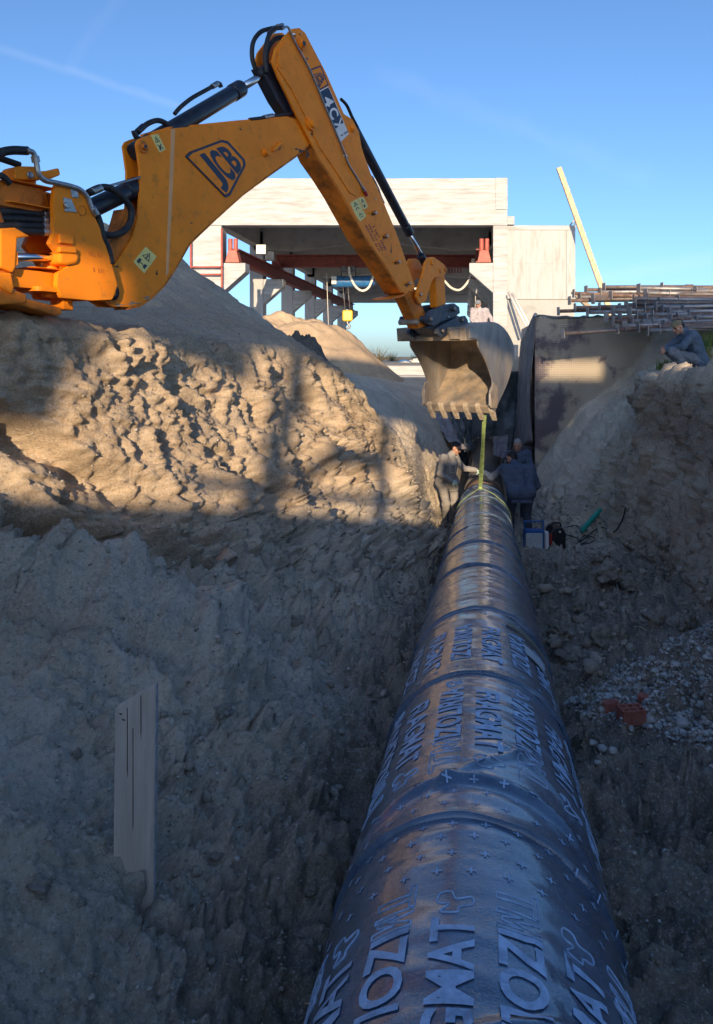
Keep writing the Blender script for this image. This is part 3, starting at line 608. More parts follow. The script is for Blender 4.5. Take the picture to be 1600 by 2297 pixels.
MB().prism([(-5.5, .80+DZ), (-2.40, .80+DZ), (-2.16, 1.62+DZ), (-5.5, 1.62+DZ)], lambda u, v, t: sr(u, t, v), RW-.25, RW).build('shade_panel', MAT['concrete'], SH)  # added panel that keeps the sun off the upper left bank
# ------------------------------------------------------------------ the wrapped pipe
def membrane_material():
    m = bpy.data.materials.new('membrane'); m.use_nodes = True; t = m.node_tree; b = t.nodes['Principled BSDF']; N = t.nodes.new; L = t.links.new
    g = N('ShaderNodeNewGeometry'); P = g.outputs['Position']
    n = N('ShaderNodeTexNoise'); n.inputs['Scale'].default_value = 5; n.inputs['Detail'].default_value = 8; n.inputs['Roughness'].default_value = .65; L(P, n.inputs[0])
    r = N('ShaderNodeMapRange'); r.inputs[1].default_value = .35; r.inputs[2].default_value = .7; L(n.outputs[0], r.inputs[0])
    x = N('ShaderNodeMix'); x.data_type = 'RGBA'; x.inputs['A'].default_value = (.045, .08, .135, 1); x.inputs['B'].default_value = (.125, .19, .285, 1); L(r.outputs[0], x.inputs['Factor'])
    n2 = N('ShaderNodeTexNoise'); n2.inputs['Scale'].default_value = 2.6; n2.inputs['Detail'].default_value = 10; n2.inputs['Roughness'].default_value = .75; L(P, n2.inputs[0])
    r2 = N('ShaderNodeMapRange'); r2.inputs[1].default_value = .54; r2.inputs[2].default_value = .72; r2.inputs[4].default_value = .5; L(n2.outputs[0], r2.inputs[0])
    x2 = N('ShaderNodeMix'); x2.data_type = 'RGBA'; L(x.outputs['Result'], x2.inputs['A']); x2.inputs['B'].default_value = (.22, .25, .28, 1); L(r2.outputs[0], x2.inputs['Factor'])
    n4 = N('ShaderNodeTexNoise'); n4.inputs['Scale'].default_value = 60; n4.inputs['Detail'].default_value = 3; L(P, n4.inputs[0])
    r4 = N('ShaderNodeMapRange'); r4.inputs[1].default_value = .60; r4.inputs[2].default_value = .70; r4.inputs[4].default_value = .45; L(n4.outputs[0], r4.inputs[0])
    x4 = N('ShaderNodeMix'); x4.data_type = 'RGBA'; L(x2.outputs['Result'], x4.inputs['A']); x4.inputs['B'].default_value = (.18, .20, .22, 1); L(r4.outputs[0], x4.inputs['Factor'])
    L(x4.outputs['Result'], b.inputs['Base Color'])
    r3 = N('ShaderNodeMapRange'); r3.inputs[3].default_value = .14; r3.inputs[4].default_value = .42; L(n2.outputs[0], r3.inputs[0]); r3.inputs[1].default_value = .35; r3.inputs[2].default_value = .7
    L(r3.outputs[0], b.inputs['Roughness']); b.inputs['Specular IOR Level'].default_value = .8; b.inputs['Coat Weight'].default_value = .85; b.inputs['Coat Roughness'].default_value = .15
    v = N('ShaderNodeTexNoise'); v.inputs['Scale'].default_value = 130; v.inputs['Detail'].default_value = 3; L(P, v.inputs[0])
    w = N('ShaderNodeTexNoise'); w.inputs['Scale'].default_value = 22; w.inputs['Detail'].default_value = 5; L(P, w.inputs[0])
    ma = N('ShaderNodeMath'); ma.operation = 'MULTIPLY_ADD'; L(w.outputs[0], ma.inputs[0]); ma.inputs[1].default_value = 2.2; L(v.outputs[0], ma.inputs[2])
    bp = N('ShaderNodeBump'); bp.inputs['Distance'].default_value = .0024; bp.inputs['Strength'].default_value = .9; L(ma.outputs[0], bp.inputs['Height']); L(bp.outputs[0], b.inputs['Normal'])
    MAT['membrane'] = m
membrane_material()
PIPE = thing('wrapped_pipe', 'long dark blue membrane wrapped steel pipe with printed lettering lying along the trench', 'pipe', (pipeX(8), 8, pipeZ(8)-PR))
pax = Vector((.1594, 1, -PSL)); plen = pax.length; pax.normalize()                 # along the pipe, away from the camera
pup = (Vector((0, 0, 1)) - pax*pax.z).normalized(); prt = pax.cross(pup).normalized()
def pc(Y): return Vector((pipeX(Y), Y, pipeZ(Y)))
def pp(Y, ang, r): return pc(Y) + pup*(math.cos(ang)*r) + prt*(math.sin(ang)*r)      # ang 0 = crown, + = right
rings = [-.4, 1.12, 2.42, 3.86, 5.1, 6.66, 8.0, 9.2, 10.4, 11.6, 12.7, 13.6, 14.5, 15.15]
def wrinkle(Y, A, b):
    """relief of the torched-on membrane"""
    u = A*PR
    d = .006*fbm(Y*1.6+b*3.1, u*1.1+b, 0, 2) + .0035*pn(Y*9+b*7, u*2.2, .5)
    d = d + .0035*np.maximum(0, ridge(Y*3.3+u*.8, u*1.0+b*2, 1.0, 1)-.55)*(2.2)
    far = sstep(4.5, 7, Y); d = d + far*.008*pn(Y*15+.8*pn(Y*3, u*2), u*1.1+b)+.0022*pn(Y*22+1.2*pn(Y*4, u*3), u*2.5+b, 2.0)
    return d
def sheet_r(b, Yg, Ag):
    y0, y1 = rings[b], rings[b+1]+.03
    rr = PR+wrinkle(Yg, Ag, b)+.007*sstep(y1-.22, y0, Yg)+(1-sstep(y0, y0+.05, Yg))*(.007+.006*pn(Ag*5+b, Ag*0+2.0))
    if b in (1, 2):                                                               # slack folds across the sheet
        line = 2.52+.18*np.cos(Ag*1.4-.2) if b == 2 else 1.52+.22*Ag
        wgt = sstep(-1.2, -.6, Ag)*(1-sstep(.7, 1.1, Ag))
        rr = rr+wgt*.017*np.exp(-((Yg-line)/.022)**2)-wgt*.006*np.exp(-((Yg-line+.06)/.04)**2)
        if b == 2:
            line = 2.85+.55*(Ag-.1); wgt = sstep(-.45, -.2, Ag)*(1-sstep(.35, .6, Ag)); rr = rr+wgt*.015*np.exp(-((Yg-line)/.018)**2)
            line = 3.0-.35*(Ag-.3); wgt = sstep(.1, .3, Ag)*(1-sstep(.9, 1.2, Ag)); rr = rr+wgt*.012*np.exp(-((Yg-line)/.016)**2)
        if b == 1:                                                                # torn patch that was torched over
            wgt = sstep(.28, .36, Ag)*(1-sstep(.85, 1.0, Ag))*sstep(1.55, 1.6, Yg+.06*pn(Ag*6, Yg*9, 2.0))*(1-sstep(1.88, 1.92, Yg+.08*pn(Ag*5, Yg*7, 4.0)))
            rr = rr+wgt*(.006+.006*pn(Ag*12, Yg*14, 6.0))
    return rr
def skew_of(b, A): return .035*np.sin(A*1.0+b*1.7)+.012*pn(A*2.2, A*0+b*5.0)
for b in range(len(rings)-1):
    y0, y1 = rings[b], rings[b+1]+.03
    ny = max(14, int((y1-y0)*(64 if b < 3 else 40))); na = 180 if b < 3 else 100
    yy = np.concatenate([[y0, y0+.004], np.linspace(y0+.012, y1, ny)]); aa = np.linspace(-math.pi, math.pi, na, endpoint=False)
    Yg, Ag = np.meshgrid(yy, aa, indexing='ij')
    rr = sheet_r(b, Yg, Ag); rr[0, :] -= .02
    Yg = Yg+skew_of(b, Ag); Yf = Yg.reshape(-1)
    cx = np.stack([pipeX(Yf), Yf, pipeZ(Yf)], -1)
    V = cx+(np.array(pup)[None]*np.cos(Ag.reshape(-1))[:, None]+np.array(prt)[None]*np.sin(Ag.reshape(-1))[:, None])*rr.reshape(-1)[:, None]
    ii = np.arange(len(V)).reshape(Yg.shape); nx = np.roll(ii, -1, 1)
    F = np.stack([ii[:-1], ii[1:], nx[1:], nx[:-1]], -1).reshape(-1, 4).tolist()
    mesh_obj('membrane_sheet', V, F, MAT['membrane'], PIPE, True)
def on_pipe(Ys, As, lift):
    """points on the outside of the wrap"""
    Ys = np.asarray(Ys, float); As = np.asarray(As, float); r_ = np.full(Ys.shape, PR+.008)
    for b in range(len(rings)-1):
        if Ys.min()-.1 > rings[b+1] or Ys.max()+.1 < rings[b]: continue
        yl = Ys-skew_of(b, As); m = (yl >= rings[b]) & (yl <= rings[b+1]+.03); r_ = np.where(m, sheet_r(b, yl, As), r_)
    return [pp(float(Y), float(a), float(r)+lift) for Y, a, r in zip(Ys, As, r_)]
def wrap_text(body, Ynear, Yfar, ang, h, away, name='lettering'):
    """lettering that reads along the pipe: away=True reads from the near end to the far end"""
    v, f, asp = text_mesh(body, 5, .026); v = np.array(v)
    Ys = Ynear+(Yfar-Ynear)*(v[:, 0] if away else 1-v[:, 0]); As = ang+(.5-v[:, 1])*h/PR*(1 if away else -1)
    return mesh_obj(name, on_pipe(Ys, As, .0032), f, MAT['membrane_print'], PIPE)
def outline_tm(Ynear, Yfar, ang, h, away, lift=.0):
    """the outlined letters TM"""
    segs = [[(0, .86), (0, 1), (.5, 1), (.5, .86), (.33, .86), (.33, 0), (.2, 0), (.2, .86)],
            [(.55, 0), (.55, 1), (.66, 1), (.78, .4), (.9, 1), (1, 1), (1, 0), (.9, 0), (.9, .6), (.81, .12), (.74, .12), (.65, .6), (.65, 0)]]
    for s in segs:
        P = []
        for i in range(len(s)):
            p, q = s[i], s[(i+1) % len(s)]
            for k in range(6):
                x = p[0]+(q[0]-p[0])*k/6; y = p[1]+(q[1]-p[1])*k/6
                P.append((Ynear+(Yfar-Ynear)*(x if away else 1-x), ang+(.5-y)*h/PR*(1 if away else -1)))
        P.append(P[0]); P = on_pipe([p[0] for p in P], [p[1] for p in P], .0); MB().tube(P, .0026, 5, False).build('outlined_letter', MAT['membrane_print'], PIPE)
def butterfly(Yc, ang, s, flip=1):
    pts = bez([(-.5, -.4), (-.1, -.15), (0, -.5), (.45, -.45), (.5, -.1), (.15, .05), (.25, .5), (-.1, .55), (-.3, .15), (-.55, .1)], 5)
    pts.append(pts[0]); P = on_pipe([Yc+flip*p[0]*s for p in pts], [ang+p[1]*s/PR for p in pts], .0005)
    MB().tube(P, .0028, 5, False).build('butterfly_mark', MAT['membrane_print'], PIPE)
LH = .108
def adeg(x): return R(x)
# near sheet (rows alternate direction)
for ang in (-27, 15, 57, -69, 99):
    a = R(ang)
    wrap_text('IZOLIRKA', 1.27, 1.905, a, LH, False); outline_tm(1.915, 2.09, a, LH, False)
for ang in (-6, -48, 36, 78):
    a = R(ang)
    wrap_text('FRAGMAT', 1.28, 1.925, a, LH, True); butterfly(1.995, a, .085)
# second sheet
for ang in (-15, 27, -57, 69):
    a = R(ang)
    wrap_text('IZOLIRKA', 3.05, 3.62, a, LH, True); outline_tm(2.76, 3.04, a, LH, True); butterfly(3.70, a, .07)
for ang in (6, -36, 48):
    a = R(ang)
    wrap_text('FRAGMAT', 2.93, 3.57, a, LH, False); butterfly(2.83, a, .10)
# third and fourth sheets, half lost under dust
for ang in (-12, 30, -54):
    wrap_text('IZOLIRKA', 4.05, 4.75, R(ang), LH, True)
for ang in (9, -33, 51): wrap_text('FRAGMAT', 4.0, 4.7, R(ang), LH, False)
# crosses printed along the sheet edges
def crosses(ys, n, a0, a1):
    Yl = []; Al = []
    for j, Y in enumerate(ys):
        for i in range(n):
            a = R(a0+(a1-a0)*(i+(j % 2)*.35+.06*random.uniform(-1, 1))/(n-1))
            for (da, dy) in ((.0145, .0027), (.0027, .0145)): Yl += [Y-dy, Y-dy, Y+dy, Y+dy]; Al += [a-da/PR, a+da/PR, a+da/PR, a-da/PR]
    o = mesh_obj('printed_crosses', on_pipe(Yl, Al, .0024), [tuple(range(k, k+4)) for k in range(0, len(Yl), 4)], MAT['membrane_print'], PIPE); o['kind'] = 'stuff'
crosses((2.13, 2.22, 2.31, 2.38), 13, -75, 75)
crosses((2.50, 2.58, 2.66), 13, -75, 75)
crosses((3.94, 5.0), 11, -70, 70)
# label, adhesive strip
def patch(name, Ya, Yb, a0, a1, mat, lift=.016, skew=0.0):
    V = []; F = []; n = 10
    for i in range(n+1):
        a = a0+(a1-a0)*i/n
        for Y in (Ya, Yb): V.append(pp(Y+skew*i/n, a, PR+lift))
    for i in range(n): F.append((2*i, 2*i+2, 2*i+3, 2*i+1))
    mesh_obj(name, V, F, MAT[mat], PIPE, True)
patch('paper_label', 4.42, 4.6, R(34), R(52), 'sticker_white', skew=-.02)
patch('adhesive_strip', 4.86, 4.92, R(22), R(62), 'tape_olive', skew=-.1)
# bare steel end and the next pipe length
MB().rod(pc(15.14), pc(15.62), PR-.03, 48).build('bare_pipe_end', MAT['pipe_steel'], PIPE)

P2S = Vector((2.49, 15.72, -2.86)); P2E = Vector((3.93, 24.6, -2.90))
OLD = thing('steel_pipe', 'older dark steel pipe with a bolted flange at the shaded trench end', 'pipe', P2S-Vector((0, 0, .42)))
d2 = (P2E-P2S).normalized()
MB().rod(P2S, P2S+d2*.9, PR-.035, 48).build('bare_pipe_end', MAT['pipe_steel'], OLD)
MB().rod(P2S+d2*.9, P2E, PR-.02, 48).build('pipe_body', MAT['pipe_old'], OLD)
fl = MB().rod(P2E-d2*.32, P2E-d2*.24, PR+.10, 48, .012).build('flange', MAT['pipe_old'], OLD)
MB().rod(P2E-d2*.14, P2E-d2*.06, PR+.10, 48, .012).build('flange', MAT['pipe_old'], OLD)
x2 = d2.cross(Vector((0, 0, 1))).normalized(); z2 = x2.cross(d2)
for i in range(16):
    a = 2*math.pi*i/16; c = P2E + (x2*math.cos(a)+z2*math.sin(a))*(PR+.05)
    MB().rod(c-d2*.40, c-d2*.02, .022, 8).build('bolt', MAT['zinc'], OLD)
# ------------------------------------------------------------------ backhoe: everything stands in the boom plane (u along the boom, z up) with w across it
BA = R(32); BC = -4.746
BU = Vector((math.sin(BA), math.cos(BA), 0)); BW = Vector((math.cos(BA), -math.sin(BA), 0))
def BP(x, y, off=0.0):
    k = (x-HX)/FPX; Y = (BC+off)/(k*math.cos(BA)-math.sin(BA)); X = k*Y
    return (X*BU.x+Y*BU.y, (HY-y)/FPX*Y)
def bw(u, z, off): return BU*u+BW*(BC+off)+Vector((0, 0, z))
def b3(x, y, off=0.0): u, z = BP(x, y, off); return bw(u, z, off)
EX = thing('backhoe_loader', 'orange backhoe loader on the left bank with its digging arm reaching over the trench', 'excavator', bw(*BP(120, 690, 0), 0))
def plate(name, pts, off0, off1, mat='orange_paint', parent=EX, bev=.006, ref=None, rnd=0.0):
    poly = [BP(x, y, off1 if ref is None else ref) for x, y in pts]
    if rnd: poly = rounded(poly, rnd, 3)
    return MB().prism(poly, bw, off0, off1, bev).build(name, MAT[mat], parent)
def strip(name, pts, off0, off1, th, mat='orange_paint', parent=EX, ref=0.0):
    """bent cover plate along an edge of the box section"""
    P = [Vector(BP(x, y, ref)) for x, y in pts]; mb = MB(); V = []; n = len(P)
    for i, p in enumerate(P):
        t = (P[min(i+1, n-1)]-P[max(i-1, 0)]).normalized(); q = p+Vector((t.y, -t.x))*th
        V += [bw(p.x, p.y, off0), bw(p.x, p.y, off1), bw(q.x, q.y, off1), bw(q.x, q.y, off0)]
    F = []
    for i in range(n-1):
        for k in range(4): F.append((4*i+k, 4*i+(k+1) % 4, 4*i+4+(k+1) % 4, 4*i+4+k))
    F += [(0, 1, 2, 3), tuple(4*(n-1)+k for k in (3, 2, 1, 0))]
    mb.add(V, F); o = mb.build(name, MAT[mat], parent)
    b = bmesh.new(); b.from_mesh(o.data); bmesh.ops.recalc_face_normals(b, faces=b.faces[:]); b.to_mesh(o.data); b.free(); return o
def pin(name, x, y, off0, off1, r, mat='orange_paint', parent=EX, rim=None):
    u, z = BP(x, y, off1); mb = MB()
    if rim: mb.rod(bw(u, z, off0), bw(u, z, (off0+off1)/2), rim, 24, .006); mb.rod(bw(u, z, off0), bw(u, z, off1), r, 24, .004)
    else: mb.rod(bw(u, z, off0), bw(u, z, off1), r, 20, min(.008, r*.3))
    return mb.build(name, MAT[mat], parent)
def hose(name, pts, r, off, mat='rubber', parent=EX, sub=6):
    P = [b3(p[0], p[1], p[2] if len(p) > 2 else off) for p in pts]
    return MB().tube(P, r, 10, True, sub).build(name, MAT[mat], parent)

# boom ------------------------------------------------------------
BT = .17
boom_out = [(306, 322), (311, 312), (322, 307), (382, 288), (456, 281), (544, 272), (652, 263), (672, 268), (690, 300), (696, 322), (662, 350), (600, 394), (544, 435), (485, 488), (426, 544), (394, 600),
            (368, 639), (341, 665), (315, 683), (289, 689), (252, 687), (231, 673), (223, 655), (229, 631), (247, 605), (273, 573), (297, 531), (310, 484), (314, 431), (314, 379)]
boom = plate('boom', boom_out, -.022, 0, bev=.004)
plate('boom_side_plate', boom_out, -BT, -BT+.022, ref=0, bev=.004, parent=boom)
strip('boom_top_plate', [(345, 300), (382, 288), (456, 281), (544, 272), (652, 263)], -BT+.02, -.02, -.015, ref=0, parent=boom)
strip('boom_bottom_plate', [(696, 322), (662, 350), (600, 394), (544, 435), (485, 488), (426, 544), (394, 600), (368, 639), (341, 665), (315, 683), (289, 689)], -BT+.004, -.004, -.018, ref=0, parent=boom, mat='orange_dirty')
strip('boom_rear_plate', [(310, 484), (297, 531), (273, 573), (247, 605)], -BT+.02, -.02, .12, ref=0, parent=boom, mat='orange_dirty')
# the vertical weld seam on the boom side
def surf_line(name, pts, off, r, mat, parent):
    return MB().tube([b3(x, y, off) for x, y in pts], r, 6, True).build(name, MAT[mat], parent)
material('seam', (.78, .40, .16), .5, var=.1)
plate('weld_seam', [(384, 290), (393, 289), (388, 420), (378, 612), (372, 620), (379, 430)], 0, .002, 'seam', boom, 0)
for x, y, r, rim in ((327, 328, .022, .050), (253, 655, .05, .088)):
    pin('pivot_pin', x, y, -.01, .035, r, 'orange_dirty', boom, rim)
pin('pin_core', 327, 328, .03, .037, .016, 'navy', boom)
pin('pivot_ring', 253, 655, .034, .040, .062, 'rubber', boom); pin('pivot_cap', 253, 655, .036, .052, .036, 'orange_dirty', boom)
pin('transport_pin', 603, 340, -.01, .045, .028, 'orange_paint', boom, .042)
MB().beam(b3(612, 337, .018), b3(634, 320, .018), .026, .03).build('locking_bar', MAT['orange_paint'], boom)
pin('side_plate_pin', 327, 328, -BT-.03, -BT, .05, 'orange_dirty', boom)
# badge with raised border and letters
def quadmap(q, x, y): return ((1-x)*(1-y)*q[0][0]+x*(1-y)*q[1][0]+x*y*q[2][0]+(1-x)*y*q[3][0], (1-x)*(1-y)*q[0][1]+x*(1-y)*q[1][1]+x*y*q[2][1]+(1-x)*y*q[3][1])
def text_on(body, q, off, mat, parent, name='lettering', cut=0, bold=.02):
    """q: pixel corners bottom-left, bottom-right, top-right, top-left of the lettering"""
    v, f, a = text_mesh(body, cut, bold); P = []
    for x, y in v: X, Y_ = quadmap(q, x, y); P.append(b3(X, Y_, off))
    return mesh_obj(name, P, f, MAT[mat], parent)
def worn_print(q, off, mat, parent, n, seed, name='worn_print'):
    """print too small and worn to read: a row of short strokes"""
    r_ = random.Random(seed); V = []; F = []; x = 0.0; st_ = 1.0/n
    for i in range(n):
        w = st_*r_.uniform(.45, .8); y0, y1 = r_.uniform(0, .25), r_.uniform(.75, 1)
        if r_.random() < .16: x += st_; continue
        k = len(V); V += [b3(*quadmap(q, a, b_), off) for a, b_ in ((x, y0), (x+w, y0), (x+w, y1), (x, y1))]; F.append((k, k+1, k+2, k+3)); x += st_
    o = mesh_obj(name, V, F, MAT[mat], parent); o['kind'] = 'stuff'; return o
badge_o = [(416, 350), (426, 340), (498, 313), (512, 316), (550, 358), (552, 370), (517, 438), (507, 443)]
bd = plate('badge', badge_o, .0, .010, 'navy', boom, .002, rnd=.012)
cx_, cy_ = 487, 374
plate('badge_field', [(cx_+(x-cx_)*.90, cy_+(y-cy_)*.90) for x, y in badge_o], .010, .0125, 'orange_paint', bd, 0, rnd=.01)
def badge_text(q, off, parent, letters='JCB', mat='navy'):
    for i, ch in enumerate(letters):
        a, b = i/3+.015, (i+1)/3-.015
        qq = [quadmap(q, a, 0), quadmap(q, b, 0), quadmap(q, b, 1), quadmap(q, a, 1)]
        text_on(ch, qq, off, mat, parent, 'letter', 3, .035)
badge_text([(506, 436), (546, 371), (508, 324), (436, 351)], .0135, bd)
# warning labels
def sticker(q, off, parent, pict=1):
    s = plate('warning_label', q, off, off+.0015, 'label_yellow', parent, 0, rnd=.004)
    def poly(pp_, nm='symbol', o2=.003):
        plate(nm, [quadmap(q, x, y) for x, y in pp_], off+.0015, off+o2, 'navy', s, 0)
    def tri(x0, x1, y0, y1):
        c = ((x0+x1)/2, y0+(y1-y0)*.62)
        T = [(x0, y1), (x1, y1), ((x0+x1)/2, y0)]; I = [(c[0]+(p[0]-c[0])*.72, c[1]+(p[1]-c[1])*.72) for p in T]
        for i in range(3): j = (i+1) % 3; poly([T[i], T[j], I[j], I[i]])
        poly([(c[0]-.05, c[1]-.08), (c[0]+.05, c[1]-.08), (c[0]+.03, c[1]+.16), (c[0]-.03, c[1]+.16)])
    tri(.18, .82, .10, .45)
    if pict == 1:
        poly([(.15, .62), (.35, .62), (.35, .86), (.15, .86)]); poly([(.38, .73), (.62, .73), (.62, .77), (.38, .77)]); poly([(.65, .68), (.85, .62), (.85, .86), (.65, .82)])
    elif pict == 2:
        poly([(.2, .6), (.28, .57), (.8, .88), (.74, .92)]); poly([(.8, .6), (.72, .57), (.2, .88), (.26, .92)]); poly([(.3, .7), (.45, .66), (.45, .9), (.3, .9)])
    else:
        for k in range(8):
            a0 = math.pi*k/8; a1 = math.pi*(k+1)/8
            poly([(.5-.22*math.cos(a), .78-.18*math.sin(a)) for a in (a0, a1)]+[(.5-.14*math.cos(a), .78-.11*math.sin(a)) for a in (a1, a0)])
sticker([(338, 303), (355, 300), (372, 335), (358, 342)], .0, boom, 2)
sticker([(327, 553), (352, 575), (324, 613), (299, 587)], .0, boom, 1)

# dipper ----------------------------------------------------------
D0, D1 = -.205, .035
dip_out = [(619, 108), (638, 82), (656, 64), (672, 62), (685, 73), (697, 96), (713, 127), (731, 161), (753, 211), (772, 255), (791, 267), (806, 296), (812, 330), (822, 365), (838, 402), (863, 458), (888, 518), (910, 580), (932, 642),
           (917, 661), (902, 655), (860, 588), (819, 530), (769, 437), (744, 396), (716, 355), (694, 311), (666, 258), (644, 211), (625, 174), (611, 138)]
dip = plate('dipper', dip_out, D1-.025, D1, bev=.005)
plate('dipper_side_plate', dip_out, D0, D0+.025, ref=D1, bev=.005, parent=dip)
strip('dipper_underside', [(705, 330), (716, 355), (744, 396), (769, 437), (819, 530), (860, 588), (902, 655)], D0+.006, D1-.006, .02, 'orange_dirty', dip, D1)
strip('dipper_back_plate', [(806, 300), (812, 330), (838, 402), (863, 458), (888, 518), (932, 640)], D0+.02, D1-.02, -.02, 'orange_paint', dip, D1)
strip('dipper_end_flange', [(878, 668), (902, 662), (926, 648)], D0-.02, D1+.012, .016, 'orange_dirty', dip, D1)
# outer reinforcing plate and gutter
plate('reinforcement', [(625, 112), (640, 92), (655, 90), (668, 120), (700, 190), (742, 285), (775, 360), (812, 425), (800, 440), (785, 432), (752, 380), (718, 330), (690, 270), (655, 200), (622, 150)], D1, D1+.010, 'orange_paint', dip, .003)
for x, y, r, rim, d in ((706, 277, .034, .062, .06), (683, 97, .034, .05, .05), (796, 287, .024, .040, .035), (632, 140, .052, None, .016)):
    pin('pivot_pin', x, y, D1, D1+d, r, 'orange_paint', dip, rim)
pin('pin_core', 683, 97, D1+.045, D1+.053, .026, 'navy', dip)
for x, y in ((845, 477), (871, 529), (898, 587), (922, 635)):
    m_ = pin('wear_pad_boss', x-3, y, D1, D1+.018, .028, 'orange_dirty', dip); pin('bolt', x, y, D1+.01, D1+.055, .017, 'zinc', m_)
for x, y in ((691, 130), (844, 447), (676, 75)): pin('bolt', x, y, D1, D1+.02, .009, 'zinc', dip)
# decals: small badge, model panel
pn_ = plate('model_panel', [(716, 204), (737, 193), (783, 300), (765, 318)], D1, D1+.0025, 'white_print', dip, 0)
plate('panel_field', [(718, 206), (737, 195), (771, 275), (752, 289)], D1+.0025, D1+.004, 'navy', pn_, 0)
for i, ch in enumerate('4CX'):
    q = [(723+i*13.0, 221+i*27.5), (732+i*13.0, 243+i*27.5), (750.5+i*11.2, 232+i*25.3), (742+i*11.2, 211+i*25.3)]
    text_on(ch, q, D1+.0055, 'white_print', pn_, 'letter', 0, .03)
worn_print([(766, 306), (783, 296), (780, 292), (763, 302)], D1+.0045, 'navy', pn_, 9, 3)
sb = plate('small_badge', [(695, 155), (720, 146), (738, 190), (717, 203)], D1, D1+.002, 'navy', dip, 0)
plate('badge_field', [(698, 158), (719, 150), (735, 188), (717, 199)], D1+.002, D1+.0035, 'orange_paint', sb, 0)
inner_o = [(702, 166), (719, 162), (731, 172), (716, 198)]
plate('badge_frame', inner_o, D1+.0035, D1+.0045, 'navy', sb, 0); plate('badge_field', [(715+(x-715)*.84, 175+(y-175)*.84) for x, y in inner_o], D1+.0045, D1+.0055, 'orange_paint', sb, 0)
badge_text([(715, 196), (728, 173), (719, 165), (705, 169)], D1+.0065, sb)
sticker([(786, 455), (803, 445), (814, 470), (797, 480)], D1, dip, 3); sticker([(804, 444), (816, 441), (826, 464), (816, 470)], D1, dip, 2); sticker([(797, 480), (815, 471), (822, 484), (808, 497)], D1, dip, 3)
for i in range(3):
    worn_print([(818+i*7, 506-i*1.5), (850+i*7, 566-i*1.5), (855+i*7, 564-i*1.5), (823+i*7, 504-i*1.5)], D1+.001, 'red_print', dip, 13, i)
# grease pipe and hoses at the top
sp = hose('steel_pipe', [(634, 64), (645, 60), (652, 72), (666, 102), (698, 162), (735, 252), (770, 335), (781, 366), (797, 392), (812, 418)], .011, D1+.022, 'zinc')
hose('pipe_ferrule', [(812, 418), (818, 428)], .018, D1+.022, 'zinc'); hose('red_cap', [(818, 428), (823, 438)], .020, D1+.022, 'red_plastic')
for x, y in ((658, 78), (775, 350)): MB().box(b3(x, y, D1+.008), (.05, .05, .02), None, .004).build('pipe_clip', MAT['zinc'], EX)
hose('hose', [(598, 165), (595, 120), (603, 80), (617, 64), (634, 62)], .022, -.02)
hose('hose', [(575, 160), (566, 130), (568, 95), (584, 72), (606, 64), (630, 60)], .022, -.12)
hose('hose_ferrule', [(604, 76), (617, 64)], .026, -.03, 'zinc'); hose('hose_ferrule', [(622, 60), (634, 57)], .026, -.08, 'zinc')
hose('hose', [(765, 222), (778, 236), (790, 262), (802, 285), (806, 296)], .018, -.06)
hose('hose', [(560, 268), (590, 264), (625, 258), (660, 255)], .018, -.03); hose('hose_ferrule', [(592, 263), (612, 259)], .023, -.03, 'zinc')
hose('hose', [(835, 395), (848, 420), (855, 440), (862, 455)], .010, .02, 'zinc')
# dark link and cable bundle between the dipper plates
plate('dipper_link', [(590, 150), (612, 140), (640, 200), (662, 250), (650, 258), (628, 225)], -.15, -.03, 'black_paint', EX, .006, ref=0)
hose('hose', [(600, 150), (598, 125), (606, 100), (622, 85), (640, 84)], .024, -.07)

# rams ------------------------------------------------------------
def ram(name, a, b, c, off, r, rr, mat='black_paint'):
    A, B, C_ = b3(*a, off), b3(*b, off), b3(*c, off)
    o = MB().rod(A, B, r, 28, .012).build(name, MAT[mat], EX)
    d = (B-A).normalized()
    MB().rod(B-d*.13, B+d*.02, r*1.10, 28, .012).build('gland', MAT[mat], o)
    MB().rod(B, C_, rr, 24).build('piston_rod', MAT['chrome'], o)
    return o
r1 = ram('dipper_ram', (300, 342), (538, 199), (606, 158), -.085, .072, .036)
MB().rod(b3(603, 160, -.085), b3(620, 148, -.085), .055, 20, .01).build('rod_eye', MAT['black_paint'], r1)
hose('hose', [(392, 255), (405, 240), (430, 220), (460, 203), (478, 193)], .018, .0); hose('hose_ferrule', [(476, 194), (488, 187)], .024, 0, 'zinc'); hose('hose_elbow', [(486, 186), (493, 188), (496, 196)], .020, 0, 'black_paint')
hose('hose', [(310, 296), (330, 278), (352, 270), (370, 275), (384, 286)], .022, -.05); hose('hose_ferrule', [(308, 296), (322, 283)], .026, -.05, 'black_paint'); hose('hose_elbow', [(300, 292), (304, 304), (312, 312)], .022, -.05, 'black_paint')
r2 = ram('boom_ram', (150, 494), (306, 419), (350, 399), -.085, .072, .04)
MB().tube([b3(198, 440, -.0), b3(240, 418, -.0), b3(314, 397, -.0)], .010, 8, True).build('ram_pipe', MAT['zinc'], r2)
r3 = ram('bucket_ram', (794, 287), (918, 522), (948, 578), -.085, .056, .030)
MB().rod(b3(944, 572, -.085), b3(954, 592, -.085), .05, 18, .01).build('rod_eye', MAT['black_paint'], r3)

